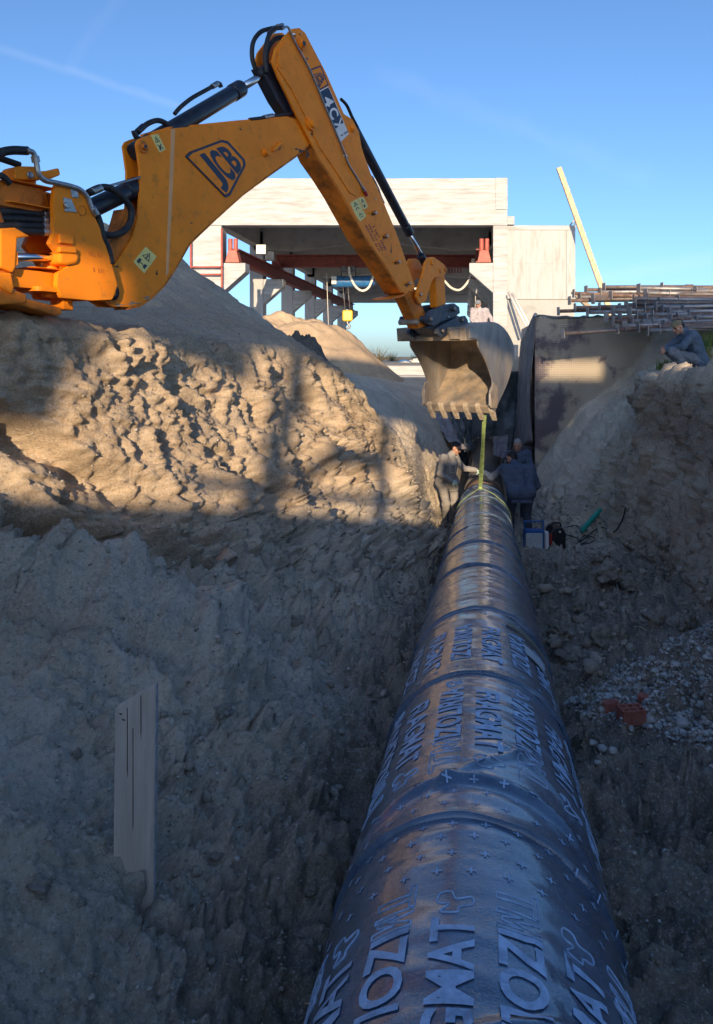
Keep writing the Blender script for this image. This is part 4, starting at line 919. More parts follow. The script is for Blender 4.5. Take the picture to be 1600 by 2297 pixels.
# inner dipper, tipping link, hitch ------------------------------
plate('inner_dipper', [(897, 640), (927, 640), (966, 728), (940, 737)], -.16, -.005, 'orange_dirty', EX, .006, ref=-.005)
pin('dipper_nose_pin', 938, 722, -.22, .05, .035, 'bucket_steel')
link_o = [(943, 683), (934, 665), (940, 640), (950, 615), (954, 590), (962, 577), (974, 576), (996, 592), (1004, 604), (1000, 614), (990, 621), (975, 622), (968, 634), (962, 655), (957, 674)]
lk = plate('tipping_link', link_o, .035, .065, 'orange_paint', EX, .005, rnd=.02)
plate('tipping_link', link_o, -.235, -.205, 'orange_paint', EX, .005, ref=.065, rnd=.02)
pin('pivot_pin', 946, 660, -.25, .085, .026, 'orange_dirty', lk, .040); pin('pin_core', 946, 660, .085, .095, .02, 'zinc', lk)
pin('pivot_boss', 972, 588, .065, .080, .040, 'orange_paint', lk); pin('pivot_boss', 989, 608, .065, .075, .026, 'orange_dirty', lk); pin('pivot_pin', 1001, 605, -.25, .075, .03, 'orange_dirty', lk)
plate('link_rod', [(976, 618), (998, 616), (1001, 688), (981, 690)], -.14, -.03, 'orange_paint', EX, .012, ref=-.03)
ht = plate('quick_hitch', [(958, 724), (957, 710), (966, 698), (1000, 683), (1020, 680), (1031, 688), (1033, 702), (1020, 712), (990, 722), (975, 732)], .05, .10, 'hitch_paint', EX, .01, rnd=.015)
plate('hitch_side_plate', [(958, 724), (957, 710), (966, 698), (1000, 683), (1020, 680), (1031, 688), (1033, 702), (1020, 712), (990, 722), (975, 732)], -.25, -.20, 'hitch_paint', ht, .01, ref=.10, rnd=.015)
plate('hitch_lower_plate', [(980, 748), (981, 738), (990, 730), (1025, 712), (1044, 708), (1050, 718), (1052, 734), (1030, 742), (1000, 752), (990, 756)], .10, .14, 'hitch_paint', ht, .01, rnd=.01)
plate('hitch_lower_plate', [(980, 748), (981, 738), (990, 730), (1025, 712), (1044, 708), (1050, 718), (1052, 734), (1030, 742), (1000, 752), (990, 756)], -.30, -.26, 'hitch_paint', ht, .01, ref=.14, rnd=.01)
plate('hitch_body', [(960, 735), (975, 715), (1005, 700), (1040, 712), (1048, 738), (985, 752)], -.20, .05, 'hitch_paint', ht, .012, ref=.05)
for x, y, r in ((970, 715, .042), (1022, 692, .042), (1040, 717, .036), (996, 742, .036)): 
    p_ = pin('hitch_pin', x, y, -.30, .16, r, 'hitch_paint', ht); pin('pin_cap', x, y, .155, .18, r*.6, 'bucket_steel', p_)
pin('bolt', 1008, 711, .10, .125, .014, 'zinc', ht)

# bucket ----------------------------------------------------------
KW0, KW1 = -.60, .40
outer = [(1050, 737), (1071, 729), (1102, 722), (1124, 732), (1141, 754), (1151, 782), (1148, 817), (1135, 861), (1117, 901), (1107, 924)]
mouth = [(1096, 910), (1097, 877), (1103, 859), (1097, 835), (1086, 806), (1071, 778), (1068, 762), (1052, 758)]
OB = [Vector(BP(x, y, KW1)) for x, y in outer]; MO = [Vector(BP(x, y, KW1)) for x, y in mouth]
def dense(P, n=5):
    out = []
    for i in range(len(P)-1):
        p0, p1, p2, p3 = P[max(i-1, 0)], P[i], P[i+1], P[min(i+2, len(P)-1)]
        for k in range(n):
            t = k/n; out.append(.5*((2*p1)+(p2-p0)*t+(2*p0-5*p1+4*p2-p3)*t*t+(3*p1-p0-3*p2+p3)*t**3))
    return out+[P[-1]]
OD = dense(OB); OI = []
for i, p in enumerate(OD):
    t = (OD[min(i+1, len(OD)-1)]-OD[max(i-1, 0)]).normalized(); OI.append(p+Vector((-t.y, t.x))*-.022)
cen = sum(OB, Vector((0, 0)))/len(OB)
if (OI[20]-cen).length > (OD[20]-cen).length: OI = [p*2-q for p, q in zip(OD, OI)]
def shell_sheet(A, B, w0, w1, nw=24, wob=.0):
    V = []; F = []; n = len(A)
    N_ = pn(np.array([[p.x*9+3 for p in B]]*(nw+1)), np.array([[p.y*9 for p in B]]*(nw+1)), np.linspace(w0, w1, nw+1)[:, None]*7+np.zeros((1, n)))
    for j in range(nw+1):
        w = w0+(w1-w0)*j/nw
        for p in A: V.append(bw(p.x, p.y, w))
        for q_, p in enumerate(B):
            d = wob*N_[j, q_]; V.append(bw(p.x+d, p.y+d*.4, w))
    m = 2*n
    for j in range(nw):
        for i in range(n-1):
            F.append((j*m+i, j*m+i+1, (j+1)*m+i+1, (j+1)*m+i)); F.append((j*m+n+i+1, j*m+n+i, (j+1)*m+n+i, (j+1)*m+n+i+1))
        for i in (0, n-1): F.append((j*m+i, j*m+n+i, (j+1)*m+n+i, (j+1)*m+i))
    for j in (0, nw):
        for i in range(n-1): F.append((j*m+i, j*m+i+1, j*m+n+i+1, j*m+n+i))
    return V, F
V, F = shell_sheet(OD, OI, KW0, KW1, 24, .006)
bk = mesh_obj('bucket', V, F, MAT['bucket_steel'], EX, True)
b = bmesh.new(); b.from_mesh(bk.data); bmesh.ops.recalc_face_normals(b, faces=b.faces[:])
for e in b.edges:
    if len(e.link_faces) == 2 and e.calc_face_angle(0) > .7: e.smooth = False
b.to_mesh(bk.data); b.free()
side = [tuple(p) for p in OD]+[tuple(p) for p in dense(MO, 4)]
MB().prism(side, bw, KW1, KW1+.022, .003).build('bucket_side_plate', MAT['bucket_side'], bk)
MB().prism(side, bw, KW0-.022, KW0, .003).build('bucket_side_plate', MAT['bucket_side'], bk)
# side cutters, top beam, reinforcement of the lip
top = [BP(x, y, KW1) for x, y in ((1044, 733), (1072, 730), (1071, 762), (1046, 764))]
MB().prism(top, bw, KW0-.03, KW1+.003, .008).build('top_beam', MAT['bucket_steel'], bk)
MB().prism([BP(x, y, KW1) for x, y in ((1040, 742), (1046, 734), (1048, 764), (1042, 760))], bw, KW0+.05, -.34, .004).build('hitch_pad', MAT['bucket_steel'], bk)
MB().prism([BP(x, y, KW1) for x, y in ((1040, 742), (1046, 734), (1048, 764), (1042, 760))], bw, .19, KW1-.08, .004).build('hitch_pad', MAT['bucket_steel'], bk)
lipA = Vector(BP(1107, 924, KW1)); lipB = Vector(BP(1100, 900, KW1)); ld = (lipA-lipB).normalized(); lnv = Vector((-ld.y, ld.x))
def lip(s, t): return lipA+ld*s+lnv*t
MB().prism([tuple(lip(-.10, -.01)), tuple(lip(.02, -.01)), tuple(lip(.02, .025)), tuple(lip(-.10, .025))], bw, KW0-.02, KW1+.02, .004).build('cutting_edge', MAT['bucket_steel'], bk)
for sgn, w in ((1, KW1+.022), (-1, KW0-.022)):
    MB().prism([BP(x, y, KW1) for x, y in ((1102, 858), (1112, 870), (1110, 915), (1097, 915), (1096, 880))], bw, w, w+sgn*.016, .003).build('side_cutter', MAT['bucket_steel'], bk)
for k in range(6):
    w = KW0+.02+(KW1-KW0-.04)*k/5; mb = MB()
    prof = [(-.13, -.022), (-.02, -.03), (.10, -.012), (.16, .0), (.165, .012), (.10, .028), (-.02, .045), (-.13, .04)]
    mb.prism([tuple(lip(s, t)) for s, t in prof], bw, w-.036, w+.036, .008)
    tooth = mb.build('bucket_tooth', MAT['tooth_steel'], bk)
# hanging gusset lines on the shell
MB().tube([bw(p.x, p.y, KW0+.36) for p in OI[10:44]], .006, 6).build('shell_weld', MAT['bucket_steel'], bk)

# swing post and carriage ----------------------------------------
post_o = [(120, 470), (124, 420), (131, 410), (184, 428), (200, 458), (226, 515), (250, 589), (264, 640), (252, 672), (205, 674), (140, 668), (128, 640), (130, 612), (152, 600), (124, 560), (112, 545), (121, 525), (122, 490)]
kp = plate('swing_post', post_o, .03, .075, 'orange_paint', EX, .008, rnd=.012)
plate('swing_post_side', post_o, -.245, -.20, 'orange_paint', kp, .008, ref=.075, rnd=.012)
plate('swing_post_web', [(160, 425), (184, 428), (200, 458), (226, 515), (250, 589), (240, 620), (200, 560), (170, 470)], -.20, .03, 'orange_dirty', kp, 0, ref=.075)
def ear(name, x0, x1, y0, y1, off0, off1, ref=.0, mat='orange_paint', parent=None, r=.06):
    u0, z0 = BP(x0, y0, ref); u1, z1 = BP(x1, y1, ref); za, zb = sorted((z0, z1))
    poly = rounded([(u0, off0), (u1, off0), (u1, off1), (u0, off1)], [r, .004, .004, r], 5)
    return MB().prism(poly, lambda u, w, z: bw(u, z, w), za, zb, .008).build(name, MAT[mat], parent or kp)
for x0, x1, y0, y1 in ((18, 131, 401, 423), (22, 122, 451, 467), (75, 190, 597, 611), (83, 210, 641, 662)): ear('swing_lug', x0, x1, y0, y1, -.22, .05, .05)
for x, ya, yb, r in ((62, 396, 470, .055), (112, 590, 668, .06)):
    u, z0 = BP(x, ya, -.085); _, z1 = BP(x, yb, -.085); MB().rod(bw(u, z0, -.085), bw(u, z1, -.085), r, 24, .01).build('king_pin', MAT['orange_paint'], kp)
pin('name_plate_bolt', 152, 460, .075, .10, .022, 'zinc', kp)
plate('bolt_plate', [(142, 442), (160, 446), (173, 476), (146, 474)], .075, .082, 'zinc', kp, .002)
plate('bracket', [(157, 416), (174, 420), (177, 444), (162, 442)], .076, .082, 'zinc', kp, .002)
ring_ = MB().tube([bw(BP(184, 472, .075)[0]+.035*math.cos(a), BP(184, 472, .075)[1]+.035*math.sin(a), .076) for a in np.linspace(0, 2*math.pi, 25)], .003, 5, False).build('stamped_ring', MAT['orange_dirty'], kp)
plate('cast_box', [(134, 524), (166, 526), (166, 548), (134, 545)], .075, .10, 'orange_paint', kp, .008)
plate('cast_box', [(134, 552), (172, 554), (174, 568), (134, 566)], .075, .115, 'orange_paint', kp, .01)
worn_print([(200, 575), (232, 580), (229, 565), (198, 562)], .0768, 'orange_dirty', kp, 8, 1, 'cast_marks'); worn_print([(204, 612), (238, 616), (236, 602), (203, 598)], .0768, 'orange_dirty', kp, 6, 2, 'cast_marks')
# swing ram with its eye
MB().rod(b3(20, 577, .0), b3(140, 577, .0), .027, 20).build('swing_ram_rod', MAT['chrome'], EX)
plate('swing_ram_eye', [(134, 566), (150, 560), (172, 562), (180, 575), (176, 590), (150, 596), (135, 590)], -.05, .10, 'orange_paint', EX, .02, rnd=.03)
plate('swing_ram_barrel', [(-60, 555), (14, 556), (40, 560), (42, 596), (10, 600), (-60, 600)], -.10, .05, 'orange_paint', EX, .02, rnd=.02)
# carriage arms that carry the post
cg = plate('carriage', [(-130, 425), (-8, 432), (2, 470), (20, 520), (30, 545), (38, 600), (28, 640), (-10, 650), (-130, 650)], -.24, .02, 'orange_dirty', EX, .015, ref=.02)
ear('carriage_arm', 105, -60, 425, 449, -.17, .0, .0, 'orange_dirty', cg, .06); ear('carriage_arm', 135, -20, 613, 639, -.17, .0, .0, 'orange_paint', cg, .07)
plate('carriage_web', [(0, 512), (35, 510), (70, 530), (40, 534), (36, 600), (30, 612), (0, 600)], .02, .06, 'orange_paint', cg, .012)
plate('carriage_web', [(-5, 610), (26, 612), (32, 645), (28, 660), (-5, 640)], .02, .05, 'orange_paint', cg, .01)
plate('carriage_foot', [(-120, 640), (20, 645), (60, 660), (60, 680), (-120, 690)], -.30, .03, 'orange_dirty', cg, .012, ref=.03)
plate('top_bracket', [(32, 376), (44, 372), (80, 373), (92, 384), (92, 404), (34, 402)], -.12, .02, 'orange_paint', cg, .01, ref=.02); pin('bolt', 69, 392, .02, .032, .024, 'zinc', cg)
plate('lock_lever', [(86, 384), (108, 382), (133, 376), (137, 392), (118, 400), (92, 402)], -.10, -.05, 'orange_paint', cg, .012, ref=-.05)
# hoses
for i, (yl, yr) in enumerate(((474, 481), (489, 495), (505, 508), (517, 521))):
    hose('hose', [(-40, yl), (20, yl+1), (70, yl*.4+yr*.6), (108, yr)], .026, -.02+.012*i); hose('hose_ferrule', [(95, yr-1), (118, yr)], .029, -.02+.012*i, 'zinc')
hose('hose', [(-40, 365), (-8, 348), (8, 340), (28, 337), (44, 337)], .030, .06); hose('hose_ferrule', [(40, 337), (62, 338)], .030, .06, 'black_paint')
hose('steel_pipe', [(60, 338), (74, 342), (80, 358), (83, 372), (87, 390), (100, 404), (125, 410), (160, 418), (182, 427), (196, 442), (203, 460), (210, 478)], .019, .085, 'zinc', sub=5)
hose('pipe_ferrule', [(78, 350), (81, 364)], .028, .07, 'zinc'); hose('pipe_ferrule', [(207, 466), (217, 482)], .027, .085, 'zinc')
hose('hose', [(217, 480), (224, 500), (230, 530), (243, 560), (250, 592)], .026, .06); hose('hose', [(-10, 352), (15, 360), (44, 370)], .022, -.02)
hose('hose', [(0, 392), (12, 400), (22, 412)], .022, .03)
hose('hose', [(198, 432), (226, 420), (252, 424), (278, 446), (294, 470), (292, 498), (275, 520), (248, 528), (226, 522)], .026, .03); hose('hose_ferrule', [(205, 430), (226, 421)], .030, .03, 'zinc')
# stabiliser foot on the rubble
ft = plate('stabiliser_foot', [(36, 672), (40, 664), (138, 690), (140, 706), (128, 708), (40, 682)], -.34, .02, 'orange_dirty', EX, .01, ref=.02)
plate('stabiliser_leg', [(138, 660), (163, 658), (166, 696), (142, 694)], -.2, -.06, 'orange_paint', ft, .01, ref=-.06)
# rest of the machine, outside the picture to the left
def mb3(u, w, z): return bw(u, z, w)
u0 = BP(-60, 600, 0)[0]; zg = .3
RX = Matrix((BW, BU, Vector((0, 0, 1)))).transposed()
MB().box(mb3(u0-.55, -1.05, zg+.75), (1.7, .22, 1.0), RX, .02).build('rear_frame', MAT['orange_dirty'], EX)
MB().box(mb3(u0-2.2, -1.05, zg+.95), (1.0, 3.2, .5), RX, .03).build('chassis', MAT['orange_dirty'], EX)
cb = MB().box(mb3(u0-1.6, -1.05, zg+1.75), (1.5, 1.5, 1.2), RX, .06).build('cab', MAT['orange_paint'], EX)
MB().box(mb3(u0-1.6, -1.05, zg+2.42), (1.6, 1.7, .12), RX, .03).build('cab_roof', MAT['orange_paint'], cb)
for s in (-1, 1):
    t_ = MB().rod(mb3(u0-1.7, -1.05+s*.6, zg+.70), mb3(u0-1.7, -1.05+s*1.05, zg+.70), .75, 40, .09).build('tyre', MAT['rubber'], EX)
    MB().rod(mb3(u0-1.7, -1.05+s*1.0, zg+.70), mb3(u0-1.7, -1.05+s*1.07, zg+.70), .42, 28, .02).build('rim', MAT['white_print'], t_)

material('grease', (.035, .026, .018), .5, var=.4, vscale=30)
material('mud', (.30, .225, .15), .95, var=.3, vscale=30, bump=.004, bscale=60)
def smear(cx, cy, rx, ry, off, mat, parent, seed, name='grease_stain'):
    n = 22; pts = []
    for k in range(n):
        a = 2*math.pi*k/n; r = 1+.45*math.sin(3*a+seed)+.3*math.sin(7*a+2*seed); pts.append((cx+rx*r*math.cos(a), cy+ry*r*math.sin(a)))
    plate(name, pts, off, off+.0012, mat, parent, 0)
for x, y, rx, ry, sd in ((690, 345, 3, 9, 1), (676, 338, 7, 3, 2), (628, 330, 2, 5, 3), (665, 334, 3, 2, 4), (262, 598, 5, 2, 5), (352, 612, 2, 5, 6), (430, 500, 3, 1.2, 7), (540, 290, 1.5, 2, 8)): smear(x, y, rx, ry, .0002, 'grease', boom, sd)
for x, y, rx, ry, sd in ((836, 480, 2, 4, 1), (862, 533, 3, 3, 2), (888, 590, 3, 3, 3), (912, 640, 4, 3, 4), (700, 300, 2, 4, 5), (878, 560, 1, 8, 6)): smear(x, y, rx, ry, D1+.0002, 'grease', dip, sd)
for x, y, rx, ry, sd in ((300, 680, 12, 3, 1), (268, 684, 9, 2.5, 2), (330, 668, 6, 4, 4)): smear(x, y, rx, ry, .0002, 'mud', boom, sd, 'mud_splash')
# ------------------------------------------------------------------ concrete crane hall (long axis leans to the right of the view)
HSK = .135; HY0 = 27.0
def hp(x, y, z): return Vector((x+(y)*HSK, HY0+y, z))                       # x across at the front, y into the hall
HALL = thing('concrete_hall', 'unfinished concrete crane hall with open front and side columns behind the trench', 'building', (0, HY0, -.2))
def hbox(name, x0, x1, y0, y1, z0, z1, mat='concrete', parent=HALL):
    poly = [(x0, y0), (x1, y0), (x1, y1), (x0, y1)]
    return MB().prism(poly, lambda a, b_, t: hp(a, b_, t), z0, z1, .012).build(name, MAT[mat], parent)
XL0, XL1, XR0, XR1 = -5.55, -4.55, 4.60, 5.08
DEP = 28.5; BAYS = [0.0, 5.6, 11.2, 16.8, 22.4, 28.0]
# front portal
hbox('column', XL0, XL1, 0, .6, -.7, 4.415); hbox('column', XR0, XR1, 0, .6, -.7, 4.415)
fb = hbox('front_beam', XL0-.12, XR1, -.02, .45, 4.42, 6.0)
# board marks left by the formwork: shallow raised courses
for z0, z1, d in ((4.42, 4.86, .012), (4.87, 5.30, .004), (5.31, 5.62, .010), (5.63, 6.0, .016)):
    hbox('formwork_course', XL0-.12+.004, XR1-.40, -.02-d, -.019, z0+.004, z1-.004, 'concrete', fb)
hbox('beam_end_block', XR1-.395, XR1+.004, -.06, -.018, 4.95, 6.012, 'concrete', fb)
# inner columns with corbels, roof frames
for i, y in enumerate(BAYS[1:]):
    hbox('column', XL1-.55, XL1, y, y+.55, -.9, 5.1, 'concrete_streaked'); hbox('column', XR0, XR0+.5, y, y+.55, -.9, 5.1, 'concrete_streaked')
def corbel(x, y, sgn, w=.55):
    poly = [(0, 3.16), (.80, 3.16), (.80, 2.86), (.0, 2.15)]
    return MB().prism(poly, lambda a, z, t: hp(x+sgn*a, t, z), y, y+w, .015).build('corbel', MAT['concrete'], HALL)
for i, y in enumerate(BAYS):
    corbel(XL1+.002, y+.02, 1); corbel(XR0-.002, y+.02, -1)
# roof: haunched frames under slabs
for i, y in enumerate(BAYS):
    xm = (XL1+XR0)/2
    poly = [(XL1-.4, 4.35), (XL1+1.2, 4.30), (xm, 4.72), (XR0-1.2, 4.30), (XR0+.4, 4.35), (XR0+.4, 5.3), (XL1-.4, 5.3)]
    if i == 0: continue
    MB().prism(poly, lambda a, z, t: hp(a, t, z), y, y+.45, .01).build('roof_frame', MAT['concrete_soffit'], HALL)
for i in range(len(BAYS)-1):
    hbox('roof_slab', XL0, XR1, BAYS[i]+.46, BAYS[i+1]+.44, 5.3, 5.5, 'concrete_soffit')
hbox('edge_beam', XL1-.5, XL1-.12, .62, DEP, 4.5, 5.295, 'concrete_soffit'); hbox('edge_beam', XR0+.12, XR0+.46, .62, DEP, 4.5, 5.295, 'concrete_soffit')
hbox('rear_beam', XL1-.4, XR0+.4, DEP+.02, DEP+.5, 3.75, 5.2, 'concrete_soffit')
# crane rail beams on the corbels
for x in (XL1+.45, XR0-.45):
    r_ = MB()
    for z, w, h in ((3.20, .26, .06), (3.42, .05, .38), (3.62, .26, .05)): r_.prism([(x-w/2, .05), (x+w/2, .05), (x+w/2, DEP), (x-w/2, DEP)], lambda a, b_, t: hp(a, b_, t), z-h/2, z+h/2)
    r_.build('crane_rail', MAT['oxide_red'], HALL)
# end stops at the front of the rails
def buffer(x):
    poly = [(-.24, 3.17), (.24, 3.17), (.14, 3.58), (-.14, 3.58)]
    o = MB().prism(poly, lambda a, z, t: hp(x+a, t, z), -.05, .30, .01).build('rail_stop', MAT['oxide_bright'], HALL)
    for a in (-.09, .09):
        MB().rod(hp(x+a, .05, 3.56), hp(x+a, .05, 3.98), .075, 14, .02).build('stop_tube', MAT['oxide_bright'], o)
    return o
buffer(XL1+.38); buffer(XR0-.30)
for k, (x, y) in enumerate(((XL1+.75, 1.6), (XL1+.62, 3.4))):
    hbox('junction_box', x, x+.35, y, y+.3, 3.66, 4.0, 'prop_grey')
# brown service pipes on the left front column
for x in (XL0+.02, XL1+.06): MB().rod(hp(x, -.14, 1.0), hp(x, -.14, 3.9 if x < -5 else 4.3), .035, 8).build('service_pipe', MAT['oxide_bright'], HALL)
for z in (2.75, 3.0): MB().rod(hp(XL0-.2, -.16, z), hp(XL1+.1, -.16, z), .03, 8).build('service_pipe', MAT['oxide_bright'], HALL)
hb_ = hbox('floor_slab', XL0, 7.4, -.3, DEP+.5, -.95, -.30, 'concrete')

# travelling crane bridge, hoist, hook
CY = 6.2; zc = 3.68
CR = thing('crane_bridge', 'dark red overhead crane girder spanning the concrete hall', 'crane', hp(0, CY, zc))
m_ = MB()
for z, w, h in ((3.72, .34, .05), (3.95, .05, .42), (4.18, .34, .05)): m_.box(hp((XL1+XR0)/2, CY, z), (XR0-XL1-.5, w, h), None, .004)
m_.build('girder', MAT['oxide_red'], CR)
for x in (XL1+.45, XR0-.45): MB().box(hp(x, CY, 3.80), (.3, 1.9, .28), None, .01).build('end_carriage', MAT['oxide_red'], CR)
for k in range(5):
    MB().box(hp(3.0+.12*k, CY-.25, 3.55), (.05, .05, .22), None, .003).build('contact_bracket', MAT['oxide_red'], CR)
HOI = thing('chain_hoist', 'blue electric hoist hanging under the dark red crane girder', 'hoist', hp(-1.05, CY-.1, 3.1))
hx = -1.05
MB().rod(hp(hx-.80, CY-.1, 3.10), hp(hx+.85, CY-.1, 3.10), .24, 24, .03).build('drum', MAT['hoist_blue'], HOI)
MB().rod(hp(hx+.52, CY-.1, 3.10), hp(hx+.98, CY-.1, 3.10), .19, 20, .03).build('motor', MAT['crane_plate'], HOI)
MB().box(hp(hx-.10, CY-.1, 3.45), (.62, .42, .36), None, .03).build('trolley', MAT['black_paint'], HOI)
for s in (-.26, .10): MB().rod(hp(hx+s, CY-.34, 3.60), hp(hx+s, CY-.30, 3.60), .13, 18, .01).build('trolley_wheel', MAT['hitch_paint'], HOI)
MB().box(hp(hx-.66, CY-.36, 3.13), (.22, .1, .34), None, .02).build('control_box', MAT['box_white'], HOI)
hk = px(780, 708, HY0+CY-.1)
for dx in (-.10, .10): MB().rod(Vector((hx+CY*HSK-.25+dx, HY0+CY-.1, 2.95)), hk+Vector((dx, 0, .2)), .012, 6).build('wire_rope', MAT['prop_grey'], HOI)
HK = thing('hook_block', 'yellow crane hook block hanging on wire ropes inside the hall', 'hook', hk-Vector((0, 0, .5)))
MB().box(hk, (.42, .22, .46), None, .05).build('block', MAT['hook_yellow'], HK)
MB().tube([hk+Vector((0, 0, -.2)), hk+Vector((0, 0, -.33)), hk+Vector((.09, 0, -.42)), hk+Vector((.02, 0, -.53)), hk+Vector((-.09, 0, -.46))], [.04, .04, .045, .04, .015], 8, True, 4).build('hook', MAT['prop_grey'], HK)
# long ropes beside the hook, and the white festoon cable in loops
ln = thing('hanging_ropes', 'two thin ropes hanging straight down beside the side columns', 'rope', px(738, 740, 33))
MB().rod(px(733, 612, 33), px(738, 760, 33), .014, 6).build('rope', MAT['cable_white'], ln); MB().rod(px(1068, 640, 33), px(1066, 700, 33), .014, 6).build('rope', MAT['cable_white'], ln)
yy_ = HY0+CY-.45
def festoon(name, pts, label):
    o = MB().tube([px(x, y, yy_) for x, y in pts], .052, 8, True, 6).build(name, MAT['cable_white'], None, px(*pts[0], yy_)); tag(o, label, 'cable', 'white festoon cables of the crane')
festoon('festoon_cable', [(783, 598), (786, 618), (796, 640), (812, 652), (828, 644), (838, 618), (840, 600)], 'white festoon cable loop hanging in front of the blue hoist')
festoon('festoon_cable', [(960, 606), (978, 612), (994, 626), (1012, 645), (1032, 650), (1050, 632), (1060, 608), (1064, 592), (1070, 600), (1078, 604)], 'white festoon cable loop hanging near the right column')
festoon('festoon_cable', [(884, 616), (905, 640), (930, 648), (952, 636), (965, 612)], 'white festoon cable loop behind the digging arm')
MB().box(px(1064, 588, yy_), (.22, .12, .3), None, .02).build('cable_clip', MAT['cable_white'], CR)

# annex to the right of the hall
AX = thing('concrete_annex', 'low pale concrete annex with dark streaks right of the crane hall', 'building', (6.3, 27.3, -.2))
def abox(name, x0, x1, y0, y1, z0, z1, mat='concrete_streaked', parent=AX):
    return MB().prism([(x0, y0), (x1, y0), (x1, y1), (x0, y1)], lambda a, b_, t: Vector((a, b_, t)), z0, z1, .012).build(name, MAT[mat], parent)
abox('wall', 5.11, 7.42, 27.25, 27.6, 1.95, 4.30); abox('wall_base', 5.11, 7.42, 27.30, 27.6, -.6, 1.945, 'concrete_soffit')
abox('coping', 5.11, 7.44, 27.23, 27.62, 4.302, 4.46, 'concrete'); abox('stub_column', 5.10, 5.34, 27.1, 27.5, 4.465, 4.75, 'concrete')
abox('corner_pier', 7.12, 7.425, 27.20, 27.249, 1.96, 4.29, 'concrete_streaked'); abox('corner_pier', 5.085, 5.34, 27.20, 27.249, 1.96, 4.29, 'concrete_streaked')
abox('side_wall', 7.14, 7.40, 27.62, 36, -.6, 4.28, 'concrete'); abox('rear_wall', 5.1, 7.13, 35.7, 36, -.6, 4.28, 'concrete')
for x in (5.76, 6.66): abox('form_joint', x, x+.02, 27.245, 27.2495, 1.97, 4.0, 'concrete_soffit', AX)
abox('form_joint', 5.34, 7.12, 27.245, 27.2495, 3.15, 3.17, 'concrete_soffit', AX)
abox('roof_slab', 5.11, 7.13, 27.63, 35.69, 4.1, 4.25, 'concrete_soffit')
st = MB().tube([px(1275, 512, 27.4), px(1290, 490, 27.4), px(1290, 512, 27.4)], .03, 6).build('roof_bracket', MAT['prop_grey'], AX)
# timbers
def timber(name, a, b_, w, h, label, nails=0):
    o = MB().beam(a, b_, w, h, (0, -1, 0), .008); return tag(o.build(name, MAT['timber'], None, b_), label, 'timber')
a = px(1254, 376, 26.9); b_ = px(1352, 650, 26.0); TT = thing('timber_beam', 'tall nailed timber leaning against the corner of the pale annex', 'timber', b_+(b_-a)*.22)
e = b_+(b_-a)*.22
MB().beam(a, e, .17, .10, (0, -1, 0), .008).build('board', MAT['timber'], TT)
dd = (e-a); nn = dd.length; dd.normalize()
for k in range(26):
    p = a+dd*(.25+k*nn/27); s = 1 if k % 2 else -1
    MB().box(p+Vector((s*.06, -.055, 0)), (.05, .02, .12), None, .004).build('cleat', MAT['timber_grey'], TT)
timber('timber_beam', px(1286, 655, 22), px(1335, 702, 20.5), .13, .07, 'short timber leaning on the edge of the steel prop pile')
for k, dx in enumerate((0, 9)):
    o = MB().rod(px(1141+dx, 655+dx*.3, 26.6), px(1182+dx, 733+dx*.3, 25.6), .045, 8).build('prop_pole', MAT['cable_white'], None, px(1182+dx, 733, 25.6)); tag(o, ('lower' if k == 0 else 'upper')+' of two pale poles leaning beside the hall column', 'pole', 'pale poles beside the hall')
# ------------------------------------------------------------------ retaining wall under studded membrane and loose scrim
RWALL = thing('retaining_wall', 'retaining wall covered with dark studded membrane at the right of the trench', 'wall', (4.6, 18, -3.4))
MB().prism([(4.16, 18.05), (7.2, 18.05), (7.2, 18.25), (4.42, 18.25), (5.40, 25.3), (5.20, 25.3)], lambda a, b_, t: Vector((a, b_, t)), -3.55, .86).build('core', MAT['concrete_soffit'], RWALL)
def membrane_mat():
    m = bpy.data.materials.new('studded_membrane'); m.use_nodes = True; t = m.node_tree; b = t.nodes['Principled BSDF']; N = t.nodes.new; L = t.links.new
    g = N('ShaderNodeNewGeometry'); P = g.outputs['Position']
    n = N('ShaderNodeTexNoise'); n.inputs['Scale'].default_value = 1.5; n.inputs['Detail'].default_value = 7; n.inputs['Roughness'].default_value = .62; L(P, n.inputs[0])
    r = N('ShaderNodeMapRange'); r.inputs[1].default_value = .44; r.inputs[2].default_value = .54; sp_ = N('ShaderNodeSeparateXYZ'); L(P, sp_.inputs[0]); ma = N('ShaderNodeMath'); ma.operation = 'MULTIPLY_ADD'; L(sp_.outputs['X'], ma.inputs[0]); ma.inputs[1].default_value = .10; L(n.outputs[0], ma.inputs[2])
    mb_ = N('ShaderNodeMath'); mb_.operation = 'SUBTRACT'; L(ma.outputs[0], mb_.inputs[0]); mb_.inputs[1].default_value = .44; L(mb_.outputs[0], r.inputs[0])
    x = N('ShaderNodeMix'); x.data_type = 'RGBA'; x.inputs['A'].default_value = (.15, .13, .145, 1); x.inputs['B'].default_value = (.42, .37, .30, 1); L(r.outputs[0], x.inputs['Factor'])
    L(x.outputs['Result'], b.inputs['Base Color']); b.inputs['Roughness'].default_value = .8
    MAT['studded'] = m
membrane_mat()
# front sheet with real studs
mb = MB(); zf0, zf1, xf0, xf1 = -3.0, .90, 4.0, 6.6
SX, SZ = np.meshgrid(np.linspace(xf0, xf1, 61), np.linspace(zf0, zf1, 81), indexing='ij')
